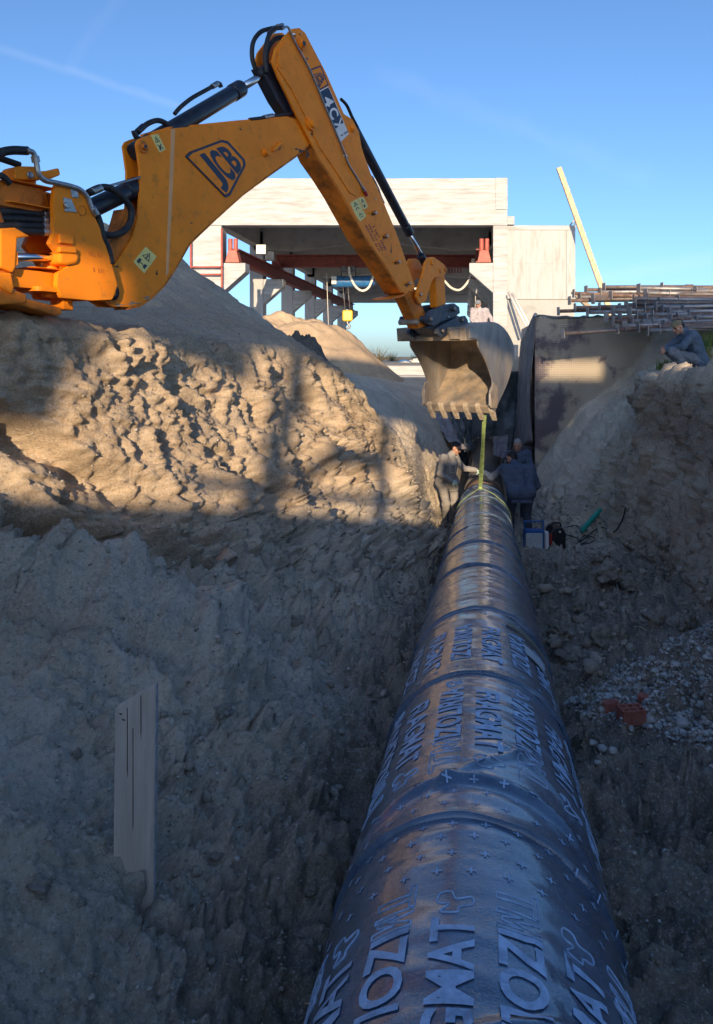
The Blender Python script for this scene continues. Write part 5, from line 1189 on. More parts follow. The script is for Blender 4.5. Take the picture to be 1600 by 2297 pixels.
# loose scrim hanging in folds along the side of the wall
def sheet_obj(name, X, Y_, Z, mat, parent=None, origin=None, thick=.008):
    n, m = X.shape; ii = np.arange(n*m).reshape(n, m)
    F = np.stack([ii[:-1, :-1], ii[:-1, 1:], ii[1:, 1:], ii[1:, :-1]], -1).reshape(-1, 4).tolist()
    o = mesh_obj(name, np.stack([X, Y_, Z], -1).reshape(-1, 3), F, MAT[mat], parent, True, origin)
    if thick: md = o.modifiers.new('thick', 'SOLIDIFY'); md.thickness = thick
    return o
sh = sheet_obj('membrane_sheet', SX, 18.0+.025*pn(SX*1.5, SZ*1.5, 3.0), SZ, 'studded', RWALL, None, .01)
V = []; F = []
for i in range(52):
    for j in range(72):
        x = xf0+.03+i*.05; z = zf1-.04-j*.05
        if z < -2.75: continue
        k = len(V); s = .015
        V += [(x-s, 17.985, z-s), (x+s, 17.985, z-s), (x+s, 17.985, z+s), (x-s, 17.985, z+s), (x-.008, 17.966, z-.008), (x+.008, 17.966, z-.008), (x+.008, 17.966, z+.008), (x-.008, 17.966, z+.008)]
        F += [(k+4, k+5, k+6, k+7), (k, k+1, k+5, k+4), (k+1, k+2, k+6, k+5), (k+2, k+3, k+7, k+6), (k+3, k, k+4, k+7)]
sd = mesh_obj('studs', V, F, MAT['studded'], sh); sd['kind'] = 'stuff'
mb = MB(); P = [Vector((4.0+.1*i, 17.99+.02*random.uniform(-1, 1), .90+.03*random.uniform(-1, 1))) for i in range(27)]
mb.tube(P, [.03+.012*random.uniform(-1, 1) for _ in P], 6).build('torn_edge', MAT['tarp_dark'], sh)
def curtain(name, path, ztop, zbot, amp, nf, mat, parent, seed, n=90, m=40, flare=.6):
    P = np.array(path, float); seg = np.hypot(*np.diff(P[:, :2], axis=0).T); L_ = np.concatenate([[0], np.cumsum(seg)])
    s = np.linspace(0, L_[-1], n+1); x = np.interp(s, L_, P[:, 0]); y_ = np.interp(s, L_, P[:, 1])
    k = np.clip(np.searchsorted(L_, s, 'right')-1, 0, len(P)-2); t = np.diff(P[:, :2], axis=0)[k]/seg[k][:, None]
    zt = np.interp(s/L_[-1], np.linspace(0, 1, len(ztop)), ztop); zb = np.interp(s/L_[-1], np.linspace(0, 1, len(zbot)), zbot)
    S, V_ = np.meshgrid(s, np.linspace(0, 1, m+1), indexing='ij')
    a = amp*(.25+.75*V_**flare)*(np.sin(S*nf+2.2*pn(S*.9, V_*1.3, seed))+.5*pn(S*4, V_*2, seed+4))+.12*V_
    return sheet_obj(name, x[:, None]-t[:, 1][:, None]*a, y_[:, None]+t[:, 0][:, None]*a, zt[:, None]+(zb-zt)[:, None]*V_, mat, parent)
curtain('hanging_scrim', [(4.0, 17.96, 0), (4.22, 19.2, 0), (4.55, 21.2, 0), (5.15, 25.0, 0)], [.92, .85, .78, .62, .42], [-1.9, -2.7, -3.2, -3.4], .13, 6.5, 'scrim_fold', RWALL, 1.0, 150, 40)
MB().tube([Vector((4.0, 17.93, .94)), Vector((4.22, 19.2, .88)), Vector((4.55, 21.2, .74)), Vector((5.15, 25.0, .45))], .045, 8).build('rolled_edge', MAT['tarp_grey'], RWALL)
# tarpaulins over the end of the trench
def tarp(name, corners, mat, label, seed, amp=.10, n=40, cat='tarpaulin'):
    """corners: four points of the place, the sheet hangs between them"""
    a, b_, c, d = [np.array(p) for p in corners]; nr_ = np.array(Vector(b_-a).cross(Vector(d-a)).normalized())
    U, V_ = np.meshgrid(np.linspace(0, 1, n+1), np.linspace(0, 1, n+1), indexing='ij'); u = U[..., None]; v = V_[..., None]
    P = a*(1-u)*(1-v)+b_*u*(1-v)+c*u*v+d*(1-u)*v
    f = amp*(fbm(U*3.0+seed, V_*2.2, seed, 3)+.7*np.abs(np.sin(U*9+2*V_+seed))**.7-.3); P = P+nr_*f[..., None]
    return tag(sheet_obj(name, P[..., 0], P[..., 1], P[..., 2], mat, None, tuple(a), .01), label, cat)
tarp('tarpaulin', [(2.2, 24.9, -.55), (5.2, 25.1, -.45), (4.7, 24.85, -3.6), (2.6, 24.8, -3.6)], 'tarp_dark', 'dark blue green tarpaulin closing the far end of the trench', 2.0, .22)
tarp('tarpaulin', [px(952, 925, 20.5), px(1012, 935, 21.5), px(1046, 1010, 21.0), px(1010, 990, 20.0)], 'tarp_grey', 'grey tarpaulin sheet slipping down the left trench edge', 5.0, .10)
tarp('tarpaulin', [px(1012, 935, 21.6), px(1060, 930, 23.0), px(1062, 1010, 22.6), px(1046, 1012, 21.1)], 'tarp_dark', 'dark sheet hanging beside the grey tarpaulin behind the old pipe', 8.0, .10)
tarp('tarpaulin', [px(1108, 980, 19.5), px(1140, 975, 19.2), px(1136, 1030, 18.4), px(1106, 1018, 18.6)], 'scrim_fold', 'brown grey flap of scrim lying beside the old pipe', 3.0, .05)

# ------------------------------------------------------------------ pile of steel props on the right bank
def prop_proto(name, mat, L_, r):
    root = thing(name, 'x', 'prop')
    MB().rod((0, 0, 0), (L_*.62, 0, 0), r, 12).build('outer_tube', MAT[mat], root)
    MB().rod((L_*.60, 0, 0), (L_, 0, 0), r*.78, 12).build('inner_tube', MAT[mat], root)
    MB().box((0, 0, 0), (.012, .19, .19), None, .003).build('end_plate', MAT['prop_grey'], root)
    MB().box((L_, 0, 0), (.012, .17, .17), None, .003).build('end_plate', MAT['prop_grey'], root)
    MB().rod((L_*.58, 0, 0), (L_*.63, 0, 0), r*1.35, 12).build('collar', MAT['prop_rusty'], root)
    return root
protos = [prop_proto('steel_prop', m, L_, r) for m, L_, r in (('prop_steel', 3.3, .042), ('prop_rusty', 3.0, .040), ('prop_grey', 3.4, .044))]
def copy_tree(o, parent=None):
    c = o.copy(); link(c); c.parent = parent
    for ch in o.children: copy_tree(ch, c)
    return c
used = [False]*3
PL = [  # end plate pixel x, y, distance, pixel slope to the right, kind, roll
 (1315, 650, 18.2, -2, 1), (1287, 658, 18.0, 4, 1), (1278, 674, 17.8, -3, 1), (1253, 698, 17.9, -4, 1), (1330, 668, 17.6, 0, 0), (1290, 690, 17.7, -3, 0), (1345, 655, 18.0, 1, 2),
 (1433, 646, 17.4, 6, 2), (1485, 643, 17.6, 4, 1), (1448, 657, 17.1, 5, 2), (1422, 670, 17.0, 1, 2), (1426, 680, 16.8, 0, 0), (1370, 662, 17.5, 2, 1), (1331, 672, 17.5, -2, 0),
 (1376, 696, 16.8, -4, 2), (1390, 690, 16.9, -3, 0), (1447, 690, 16.6, -3, 2), (1470, 687, 16.5, -2, 2), (1360, 712, 16.5, -6, 0), (1391, 712, 16.3, -5, 1), (1429, 706, 16.3, -5, 2), (1464, 706, 16.2, -4, 2),
 (1500, 700, 16.2, -4, 2), (1418, 721, 16.0, -6, 2), (1440, 726, 15.9, -6, 2), (1464, 724, 15.9, -5, 2), (1503, 715, 15.9, -4, 1), (1402, 731, 15.8, -8, 2), (1385, 738, 15.8, -8, 1), (1480, 737, 15.6, -8, 0), (1453, 742, 15.6, -9, 2), (1263, 748, 15.7, -12, 0),
 (1500, 660, 17.2, 3, 0), (1520, 672, 16.9, 1, 1), (1540, 684, 16.7, 0, 0), (1530, 695, 16.4, -2, 0), (1560, 652, 17.3, 4, 2), (1545, 705, 16.1, -3, 1), (1560, 718, 15.9, -3, 0), (1405, 684, 16.95, -2, 0), (1345, 688, 17.3, -3, 1), (1318, 700, 17.2, -4, 2), (1452, 667, 17.0, 1, 1), (1478, 676, 16.85, 0, 0), (1412, 701, 16.5, -4, 1), (1485, 695, 16.4, -3, 0), (1376, 720, 16.2, -6, 1), (1448, 714, 16.15, -5, 0), (1520, 711, 16.0, -4, 2), (1432, 735, 15.7, -8, 1), (1515, 727, 15.75, -5, 0), (1488, 728, 15.8, -6, 1), (1300, 666, 17.9, 1, 2), (1355, 644, 18.1, 2, 0)]
ordn = ['first', 'second', 'third', 'fourth', 'fifth', 'sixth', 'seventh', 'eighth', 'ninth', 'tenth', 'eleventh', 'twelfth', 'thirteenth', 'fourteenth', 'fifteenth', 'sixteenth']
lay = lambda y: 0 if y < 659 else 1 if y < 676 else 2 if y < 697 else 3 if y < 719 else 4
PLAB = []
for i, (x, y, Y, sl, kd) in enumerate(PL):
    k = sorted(q[0] for q in PL if lay(q[1]) == lay(y)).index(x)
    PLAB.append(['dull brown', 'rusty red', 'pale grey'][kd]+' steel prop, '+ordn[k]+' from left in '+['topmost', 'upper', 'middle', 'lower', 'lowest'][lay(y)]+' layer of the pile')
PLAB[31] = 'long steel prop jutting out farthest left over the membrane wall'
rowname = ['top layer', 'upper part', 'middle', 'lower part', 'bottom layer']
for i, (x, y, Y, sl, kd) in enumerate(PL):
    p = px(x, y, Y); q = px(x+300, y+sl*1.2+random.uniform(-5, 5), Y*(1.0+.03*random.uniform(-1, 1)))
    o = protos[kd] if not used[kd] else copy_tree(protos[kd]); used[kd] = True
    o.location = p; d = (q-p).normalized(); o.rotation_euler = Matrix((d, Vector((-d.y, d.x, 0)).normalized(), d.cross(Vector((-d.y, d.x, 0)).normalized()))).transposed().to_euler()
    o['group'] = 'steel props piled on the right bank'
    o['label'] = PLAB[i]
# ------------------------------------------------------------------ far things beyond the trench
def heap(name, cx, cy, z0, rx, ry, h, mat, label, seed, n=70, cat='heap', am=.3):
    Rr, A = np.meshgrid(np.linspace(0, 1, n+1), np.linspace(0, 2*math.pi, n+1), indexing='ij'); X = Rr*np.cos(A); Y_ = Rr*np.sin(A)
    Z = h*(1-Rr*Rr)**1.3*(1+am*fbm(X*3+seed, Y_*3, seed, 4)); Z[-1] -= .3
    return tag(sheet_obj(name, cx+X*rx, cy+Y_*ry, z0+Z, mat, None, (cx, cy, z0), 0), label, cat)
heap('sand_heap', -2.0, 24.6, -.7, 3.5, 2.3, 1.95, 'sand', 'sunlit sand heap in front of the hall columns', 1.0, am=.16)
heap('soil_heap', -1.15, 16.2, -.25, .72, .7, .72, 'dark_earth', 'dark earth clump standing on the crest of the left bank', 4.0, am=.28)
heap('sand_heap', -2.35, 13.2, .62, .62, .5, .30, 'sand', 'small pale sand patch on the grey mound left of the hall', 7.0, am=.3)
sl = MB().prism([(1.0, -1.4), (3.1, -1.4), (3.1, -.62), (1.0, -.60)], lambda a, z, t: Vector((a, t, z)), 25.9, 26.6, .02).build('concrete_beam', MAT['concrete'], None, (2, 26, -.7)); tag(sl, 'pale concrete beam lying at the far end of the trench', 'beam')
# dumped bags and barrel on the plain
def bag(x, y, Y, w, h, mat, label, seed):
    c = px(x, y, Y); b = bmesh.new(); bmesh.ops.create_icosphere(b, subdivisions=4, radius=1)
    for v in b.verts:
        k = 1+.22*float(fbm(np.array(v.co.x*2+seed), np.array(v.co.y*2), v.co.z*2, 3)); v.co = Vector((v.co.x*w*k, v.co.y*w*.7*k, max(v.co.z, -.6)*h*k))+c
    return tag(MB().bm(b, None, True).build('bulk_bag', MAT[mat], None, c-Vector((0, 0, h*.6))), label, 'bag')
bag(912, 829, 42, .75, .42, 'bag_white', 'white bulk bag lying on the plain beyond the trench', 1.0); bag(908, 817, 42.6, .42, .24, 'bag_blue', 'blue sheeting bundled on top of the white bulk bag', 3.0)
bag(930, 826, 43, .5, .5, 'bag_white', 'second white bag partly hidden behind the digging bucket', 5.0)
c = px(846, 826, 36); br = thing('plastic_barrel', 'pale blue plastic barrel lying on the plain', 'barrel', c-Vector((0, 0, .3)))
MB().rod(c+Vector((-.35, 0, .12)), c+Vector((.3, -.3, -.1)), .26, 24, .03).build('barrel_body', MAT['barrel_blue'], br); MB().rod(c+Vector((.28, -.29, -.09)), c+Vector((.31, -.31, -.105)), .2, 20).build('lid', MAT['bag_white'], br)
# dry bush
def bush(x, y, Y, s, label, mat, seed, n=70):
    random.seed(seed); c = px(x, y, Y); root = thing('dry_bush', label, 'bush', c); mb = MB()
    for k in range(n):
        a = random.uniform(0, 6.28); t = random.uniform(.1, 1.2); L_ = s*random.uniform(.6, 1.1)
        d = Vector((math.cos(a)*math.sin(t), math.sin(a)*math.sin(t), math.cos(t))); p1 = c+d*L_*.5+Vector((0, 0, .05)); p2 = c+d*L_+Vector((random.uniform(-.1, .1), 0, random.uniform(-.1, .1)))
        mb.tube([c, p1, p2], [.012, .008, .003], 3, False)
    mb.build('branches', MAT[mat], root)
bush(850, 815, 40, .95, 'bare grey bush in front of the far plain', 'leaf_dry', 3)
for i, (x, y) in enumerate(((880, 812), (935, 812))): bush(x, y+4, 60, .9, ('left' if i == 0 else 'right')+' low dry yellow bush on the far plain beside the bulk bags', 'grass_dry', 9+i, 90)
# ------------------------------------------------------------------ small things in the trench
# upright board
bx0, bx1, bY = -.819, -.681, 2.72
STK = thing('wooden_board', 'weathered grey board with a slanted top standing upright in the soil at lower left', 'board', (-.75, bY, -1.75))
MB().prism([(bx0-.012, -2.2), (bx1-.012, -2.2), (bx1, -1.111), (bx0, -1.194)], lambda a, z, t: Vector((a, t, z)), bY, bY+.028, .003).build('plank', MAT['timber_grey'], STK)
for x, z0, z1 in ((-.777, -1.19, -1.40), (-.758, -1.26, -1.58), (-.731, -1.15, -1.27)):
    MB().prism([(x-.0012, z1), (x, z1-.03), (x+.0014, z1), (x+.001, z0), (x-.001, z0)], lambda a, z, t: Vector((a, t, z)), bY-.0012, bY+.004).build('crack', MAT['crack'], STK)
MB().prism([(bx1-.0115, -2.1), (bx1+.0005, -1.112), (bx1+.0025, -1.112), (bx1-.0095, -2.1)], lambda a, z, t: Vector((a, t, z)), bY+.002, bY+.026).build('sawn_edge', MAT['timber_end'], STK)
for x, z in ((-.79, -1.235), (-.80, -1.215)): MB().rod((x, bY-.012, z+.01), (x+.006, bY+.01, z-.004), .002, 6).build('nail', MAT['crack'], STK)

# lifting sling from a bucket tooth to the pipe
def ribbon(name, pts, wv, w, t, mat, parent, sub=6):
    P = smooth_path([Vector(p) for p in pts], sub); wv = Vector(wv).normalized(); V = []; F = []
    for i, p in enumerate(P):
        tg = (P[min(i+1, len(P)-1)]-P[max(i-1, 0)]).normalized(); ww = (wv-tg*wv.dot(tg)).normalized(); n = tg.cross(ww)
        V += [p-ww*w/2-n*t/2, p+ww*w/2-n*t/2, p+ww*w/2+n*t/2, p-ww*w/2+n*t/2]
    for i in range(len(P)-1):
        for k in range(4): F.append((4*i+k, 4*i+(k+1) % 4, 4*i+4+(k+1) % 4, 4*i+4+k))
    F += [(3, 2, 1, 0), tuple(4*(len(P)-1)+k for k in range(4))]
    return mesh_obj(name, V, F, MAT[mat], parent)
tip = bw(*lip(.03, .05), KW0+.02+(KW1-KW0-.04)*4/5+.06); apex = px(1078, 1094, 12.95)
SLG = thing('lifting_sling', 'green lifting sling hanging from a bucket tooth and looped round the pipe', 'sling', apex)
for k in (0, 1):
    o_ = Vector((.012*(k*2-1), 0, 0)); ribbon('strap', [tip+o_+Vector((0, 0, .05)), tip+o_*.4+(apex-tip)*.35, tip+o_*1.2+(apex-tip)*.7, apex+o_*.5], (1, .3*(k*2-1), 0), .042, .006, 'sling_green', SLG)
MB().ball(apex, .035, 12, 8).build('knot', MAT['sling_green'], SLG)
for s in (-1, 1):
    P = [apex]+[pp(12.95+.14*i/8*(1 if s < 0 else .6), s*R(20+14*i), PR+.024 if i > 0 else PR+.045) for i in range(9)]
    ribbon('strap', P, pax, .05, .006, 'sling_green', SLG, 4)

# hollow clay bricks on the gravel
def hollow_brick(name, x, y, rot, tilt, L_, W_, H_, label, holes=True):
    g, n = on_ground(x, y); root = thing(name, label, 'brick', g, 'hollow clay bricks on the gravel')
    m = Matrix.Translation(g+Vector((0, 0, H_*.42))) @ Matrix.Rotation(rot, 4, 'Z') @ Matrix.Rotation(tilt, 4, 'X')
    wt = .012; mb = MB(); T = lambda c, s: mb.bm(_cube(c, s), m)
    if holes:
        for yv in (-W_/2+wt/2, 0, W_/2-wt/2): T((0, yv, 0), (L_, wt, H_))
        for xv in np.linspace(-L_/2+wt/2, L_/2-wt/2, 4): T((xv, -W_/4, 0), (wt, W_/2-wt*1.02, H_*.998)); T((xv, W_/4, 0), (wt, W_/2-wt*1.02, H_*.998))
        T((0, 0, -H_*.45), (L_*.99, W_*.98, H_*.05))
    else: T((0, 0, 0), (L_, W_, H_))
    mb.build('brick_body', MAT['brick'], root); return root
def _cube(c, s):
    b = bmesh.new(); bmesh.ops.create_cube(b, size=1)
    for v in b.verts: v.co = Vector((v.co.x*s[0]+c[0], v.co.y*s[1]+c[1], v.co.z*s[2]+c[2]))
    bmesh.ops.bevel(b, geom=b.edges[:], offset=min(s)*.12, segments=1, affect='EDGES'); return b
hollow_brick('clay_brick', 1418, 1614, R(8), R(4), .15, .10, .095, 'red hollow brick with its open cells facing up')
hollow_brick('clay_brick', 1374, 1590, R(22), R(-8), .14, .075, .07, 'red brick lying on its side left of the hollow one', False)
hollow_brick('clay_brick', 1440, 1570, R(-35), R(18), .07, .05, .06, 'small broken red brick piece tilted behind the hollow one', False)

# stones: a library of worn shapes
def stone_shapes(n, sub, seed, rough=.25, block=.0):
    out_ = []
    for k in range(n):
        b = bmesh.new(); bmesh.ops.create_icosphere(b, subdivisions=sub, radius=1)
        V = np.array([v.co[:] for v in b.verts]); F = [[v.index for v in f.verts] for f in b.faces]; b.free()
        d = 1+rough*fbm(V[:, 0]*1.3+seed+k*5, V[:, 1]*1.3, V[:, 2]*1.3, 2)
        if block: d *= 1-block*np.abs(pn(V[:, 0]*2.2+k, V[:, 1]*2.2+seed, V[:, 2]*2.2))
        s = np.array([1, random.uniform(.6, .95), random.uniform(.42, .75)]); out_.append((V*d[:, None]*s, np.array(F)))
    return out_
def scatter(name, pts, nrm, sizes, shapes, mat, sink=.25, kind='stuff'):
    VV = []; FF = []; n0 = 0; r_ = np.random.default_rng(5)
    for p, s in zip(pts, sizes):
        V, F = shapes[r_.integers(len(shapes))]; a = r_.uniform(0, 6.283); c, si = math.cos(a), math.sin(a); t = r_.normal(0, .35); ct, stn = math.cos(t), math.sin(t)
        x = V[:, 0]*c-V[:, 1]*si; y_ = V[:, 0]*si+V[:, 1]*c; z = V[:, 2]; y2 = y_*ct-z*stn; z2_ = y_*stn+z*ct
        VV.append(np.stack([x, y2, z2_], -1)*s+p+np.array([0, 0, s*sink])); FF.append(F+n0); n0 += len(V)
    V = np.concatenate(VV); F = np.concatenate(FF)
    me = bpy.data.meshes.new(name); me.vertices.add(len(V)); me.vertices.foreach_set('co', V.reshape(-1)); me.loops.add(F.size); me.loops.foreach_set('vertex_index', F.reshape(-1).astype(np.int32))
    me.polygons.add(len(F)); me.polygons.foreach_set('loop_start', (np.arange(len(F))*3).astype(np.int32)); me.polygons.foreach_set('use_smooth', np.ones(len(F), bool)); me.update(calc_edges=True)
    me.materials.append(MAT[mat]); o = bpy.data.objects.new(name, me); link(o)
    if kind: o['kind'] = kind
    return o
def inpoly(x, y, poly):
    c = np.zeros(x.shape, bool); n = len(poly)
    for i in range(n):
        (x0, y0), (x1, y1) = poly[i], poly[i-1]
        c ^= ((y0 > y) != (y1 > y)) & (x < (x1-x0)*(y-y0)/(y1-y0+1e-9)+x0)
    return c
vis = (GY2 > 1.9) & (GY2 < 16) & (NR2[..., 2] > .05)
front = vis & (PXG > -40) & (PXG < 1640) & (PYG > 700) & (PYG < 2360)
pipeclear = np.abs(GX2-pipeX(GY2)) > PR+.01
GP = np.stack([GX2, GY2, GZ2], -1)
gpoly = [(1268, 1590), (1310, 1540), (1420, 1478), (1520, 1430), (1620, 1385), (1620, 1700), (1540, 1668), (1440, 1640), (1350, 1625)]
gm = front & pipeclear & inpoly(PXG, PYG, gpoly)
k = np.argwhere(gm); rg = np.random.default_rng(2)
pebble = stone_shapes(10, 1, 1.0, .22)
def pick(k, n): return k[rg.integers(0, len(k), n)]
kk = pick(k, 5200); sz = .011*np.exp(rg.normal(0, .42, len(kk))); 
grv = scatter('gravel', GP[kk[:, 0], kk[:, 1]]+rg.normal(0, .008, (len(kk), 3)), None, sz, pebble, 'gravel_mix', .15)
kk = pick(k, 700); scatter('pale_gravel', GP[kk[:, 0], kk[:, 1]], None, .015*np.exp(rg.normal(0, .45, len(kk))), pebble, 'gravel_mix', .25)
# loose crumbs of soil over floor and banks
cm = front & pipeclear & ((floor_m > .3) | (foot > .2) | (left_face > .2) | (right_face > .2))
kk = pick(np.argwhere(cm), 22000); dist = GY2[kk[:, 0], kk[:, 1]]; wgt = (floor_m+foot)[kk[:, 0], kk[:, 1]]
crumb = stone_shapes(8, 1, 9.0, .5, .35)
sz = np.clip(dist*.0018*np.exp(rg.normal(0, .55, len(kk))), .004, .05)*(.55+.45*np.clip(wgt, 0, 1))
o = scatter('soil_crumbs', GP[kk[:, 0], kk[:, 1]], None, sz, crumb, 'crumb_mix', .1)
# stray pale pebbles on the floor
kk = pick(np.argwhere(front & pipeclear & (floor_m > .4)), 420); scatter('stray_pebbles', GP[kk[:, 0], kk[:, 1]], None, np.clip(GY2[kk[:, 0], kk[:, 1]]*.0022*np.exp(rg.normal(0, .4, len(kk))), .004, .03), pebble, 'gravel_mix', .2)
cl2 = stone_shapes(8, 2, 44.0, .5, .45)
rk = pick(np.argwhere(front & pipeclear & inpoly(PXG, PYG, [(1215, 1290), (1330, 1225), (1480, 1200), (1600, 1300), (1600, 1390), (1400, 1480), (1290, 1560), (1245, 1480)])), 170)
scatter('clod_rubble', GP[rk[:, 0], rk[:, 1]], None, .045*np.exp(rg.normal(0, .5, len(rk))), cl2, 'crumb_mix', .2)
rk = pick(np.argwhere(front & pipeclear & inpoly(PXG, PYG, [(420, 1560), (700, 1380), (900, 1330), (850, 1700), (600, 2250), (60, 2250), (100, 1650)])), 420)
scatter('loose_clods', GP[rk[:, 0], rk[:, 1]], None, 0.009*np.exp(rg.normal(0, .6, len(rk))), cl2, 'crumb_mix', .2)
# single cobbles and lumps one can point at
big = stone_shapes(6, 3, 21.0, .16); lump = stone_shapes(7, 4, 33.0, .5, .45)
def single(name, x, y, r, mat, shapes, label, group, k, sink=.3):
    g, n = on_ground(x, y); V, F = shapes[k % len(shapes)]; a = k*1.9; c, s = math.cos(a), math.sin(a)
    W = np.stack([V[:, 0]*c-V[:, 1]*s, V[:, 0]*s+V[:, 1]*c, V[:, 2]], -1)*(r*g.y/FPX)+np.array(g)+np.array([0, 0, r*g.y/FPX*sink])
    return tag(mesh_obj(name, W, F.tolist(), MAT[mat], None, True, g), label, 'stone' if 'cobble' in name else 'clod', group)
cob = [(1322, 1668, 15, 'leftmost pale cobble in front of the bricks'), (1350, 1682, 12, 'pale cobble standing in front of the bricks'), (1370, 1680, 11, 'grey cobble right of the pale one in front of the bricks'), (1452, 1612, 15, 'round grey cobble beside the hollow brick'), (1443, 1516, 14, 'dark green cobble high in the gravel'), (1464, 1513, 10, 'pale cobble touching the dark green one'),
       (1382, 1558, 13, 'flat grey cobble behind the bricks'), (1525, 1620, 17, 'broad cobble right of the bricks'), (1575, 1628, 15, 'grey cobble near the right edge of the gravel'), (1422, 1632, 11, 'small cobble just below the hollow brick'), (1338, 1713, 8, 'lone pebble sized cobble below the pale cobbles'), (1510, 1488, 12, 'pale cobble on the upper gravel slope')]
for i, (x, y, r, lb) in enumerate(cob): single('cobble', x, y, r, 'stone_pale' if 'pale' in lb or 'lone' in lb else 'stone', big, lb, 'cobbles on the gravel', i)
clods = [(1357, 1440, 48, 'largest rounded soil clod above the gravel'), (1262, 1418, 34, 'soil clod beside the pipe above the gravel'), (1378, 1290, 44, 'long slab of soil fallen from the right bank'), (1420, 1310, 30, 'soil clod right of the fallen slab'), (1300, 1368, 20, 'small soil clod on the trench floor beside the pipe'), (1275, 1470, 36, 'dark soil clod touching the gravel edge'), (1465, 1385, 26, 'soil clod at the foot of the right bank'), (1540, 1400, 30, 'soil clod near the right picture edge under the bank'),
         (1492, 1230, 24, 'dark lump at the foot of the right bank face'), (505, 1590, 26, 'soil lump below the small hollow of the left bank'), (660, 1395, 20, 'soil lump on the slumped foot of the left bank'), (180, 1690, 16, 'soil lump left of the standing board'), (480, 1915, 18, 'soil lump right of the standing board'), (90, 1990, 26, 'soil lump near the lower left corner'), (560, 1850, 14, 'small soil lump between board and pipe'), (1340, 1250, 18, 'soil lump in front of the welding machine')]
for i, (x, y, r, lb) in enumerate(clods): single('soil_clod', x, y, r, 'clod', lump, lb, 'fallen soil clods', i, .15)

# welding gear
gz = lambda x, y_: ground_z(x, y_)
wp = Vector((3.52, 14.2, gz(3.52, 14.2)))
WM = thing('welding_machine', 'black and red portable welding machine standing on the trench floor', 'welder', wp)
MB().prism(rounded([(-.13, 0), (.13, 0), (.14, .26), (.08, .37), (-.07, .37), (-.14, .26)], .03, 4), lambda a, z, t: wp+Vector((a, t, z)), -.20, .20, .02).build('housing', MAT['welder_black'], WM)
MB().prism(rounded([(-.147, .05), (-.10, .05), (-.11, .27), (-.15, .25)], .01, 2), lambda a, z, t: wp+Vector((a, t, z)), -.205, .1, .006).build('side_panel', MAT['welder_red'], WM)
MB().tube([wp+Vector((-.09, -.1, .36)), wp+Vector((-.07, -.1, .43)), wp+Vector((.05, -.1, .43)), wp+Vector((.07, -.1, .36))], .016, 8, True, 4).build('handle', MAT['welder_black'], WM)
MB().rod(wp+Vector((.03, -.21, .30)), wp+Vector((.03, -.195, .30)), .018, 12).build('knob', MAT['white_print'], WM)
bp_ = Vector((2.86, 13.75, gz(2.95, 13.75)+.01))
FB = thing('tool_box', 'white tool box in a blue tubular frame behind the pipe', 'box', bp_)
MB().box(bp_+Vector((.17, .0, .15)), (.29, .16, .28), None, .008).build('panel', MAT['box_white'], FB)
MB().box(bp_+Vector((.17, .0, .315)), (.31, .17, .045), None, .006).build('lid', MAT['box_blue'], FB)
for x in (0.005, .335): MB().box(bp_+Vector((x, -.02, .24 if x > .1 else .15)), (.022, .03, .48 if x > .1 else .31), None, .004).build('frame_post', MAT['box_blue'], FB)
MB().box(bp_+Vector((.17, -.02, .48)), (.36, .03, .022), None, .004).build('frame_bar', MAT['box_blue'], FB); MB().box(bp_+Vector((.02, -.02, .40)), (.016, .02, .14), None, .003).build('frame_post', MAT['box_blue'], FB)
MB().box(bp_+Vector((.40, .03, .15)), (.06, .14, .29), None, .006).build('side_panel', MAT['white_print'], FB)
MB().rod(bp_+Vector((.19, -.085, .16)), bp_+Vector((.19, -.078, .16)), .012, 10).build('latch', MAT['zinc'], FB)
ga, _ = on_ground(1303, 1200); gb, _ = on_ground(1342, 1158)
TU = thing('electrode_tube', 'turquoise green tool tube lying against the right slope', 'tube', ga)
MB().beam(ga+Vector((0, 0, .05)), gb+Vector((0, -.06, .06)), .10, .08, (0, 0, 1), .025).build('tube_body', MAT['tool_green'], TU); MB().beam(gb+Vector((0, -.06, .06)), gb+(gb-ga).normalized()*.06+Vector((0, -.07, .06)), .085, .07, (0, 0, 1), .02).build('cap', MAT['tool_green'], TU)
def cable(pts, r, label):
    P = [on_ground(x, y)[0]+Vector((0, -.02, r+.02)) for x, y in pts]
    tag(MB().tube(P, r, 6, True, 5).build('power_cable', MAT['cable_black'], None, P[0]), label, 'cable', 'black cables of the welding gear')
cable([(1262, 1195), (1290, 1205), (1305, 1212), (1325, 1200), (1345, 1190), (1370, 1195), (1390, 1175), (1398, 1140)], .011, 'black cable running from the welding machine up the right bank')
cable([(1310, 1212), (1300, 1218), (1318, 1214), (1330, 1206), (1316, 1202), (1302, 1210)], .010, 'black cable coiled in front of the green tube')
cable([(1264, 1185), (1290, 1180), (1300, 1192), (1312, 1180), (1324, 1174)], .009, 'thin black cable between welding machine and green tube')
# sprayed roots and straw on the floor: a few sticks
for i, (x, y, dx, dy, lb) in enumerate(((1425, 1405, 26, 9, 'thin pale stick lying among the soil clods'), (680, 2260, 26, 10, 'thin pale stick beside the near end of the pipe'))):
    a, _ = on_ground(x, y); b2, _ = on_ground(x+dx, y+dy); tag(MB().tube([a+Vector((0, 0, .015)), (a+b2)/2+Vector((0, 0, .022)), b2+Vector((0, 0, .015))], .004, 5).build('stick', MAT['timber'], None, a), lb, 'stick')
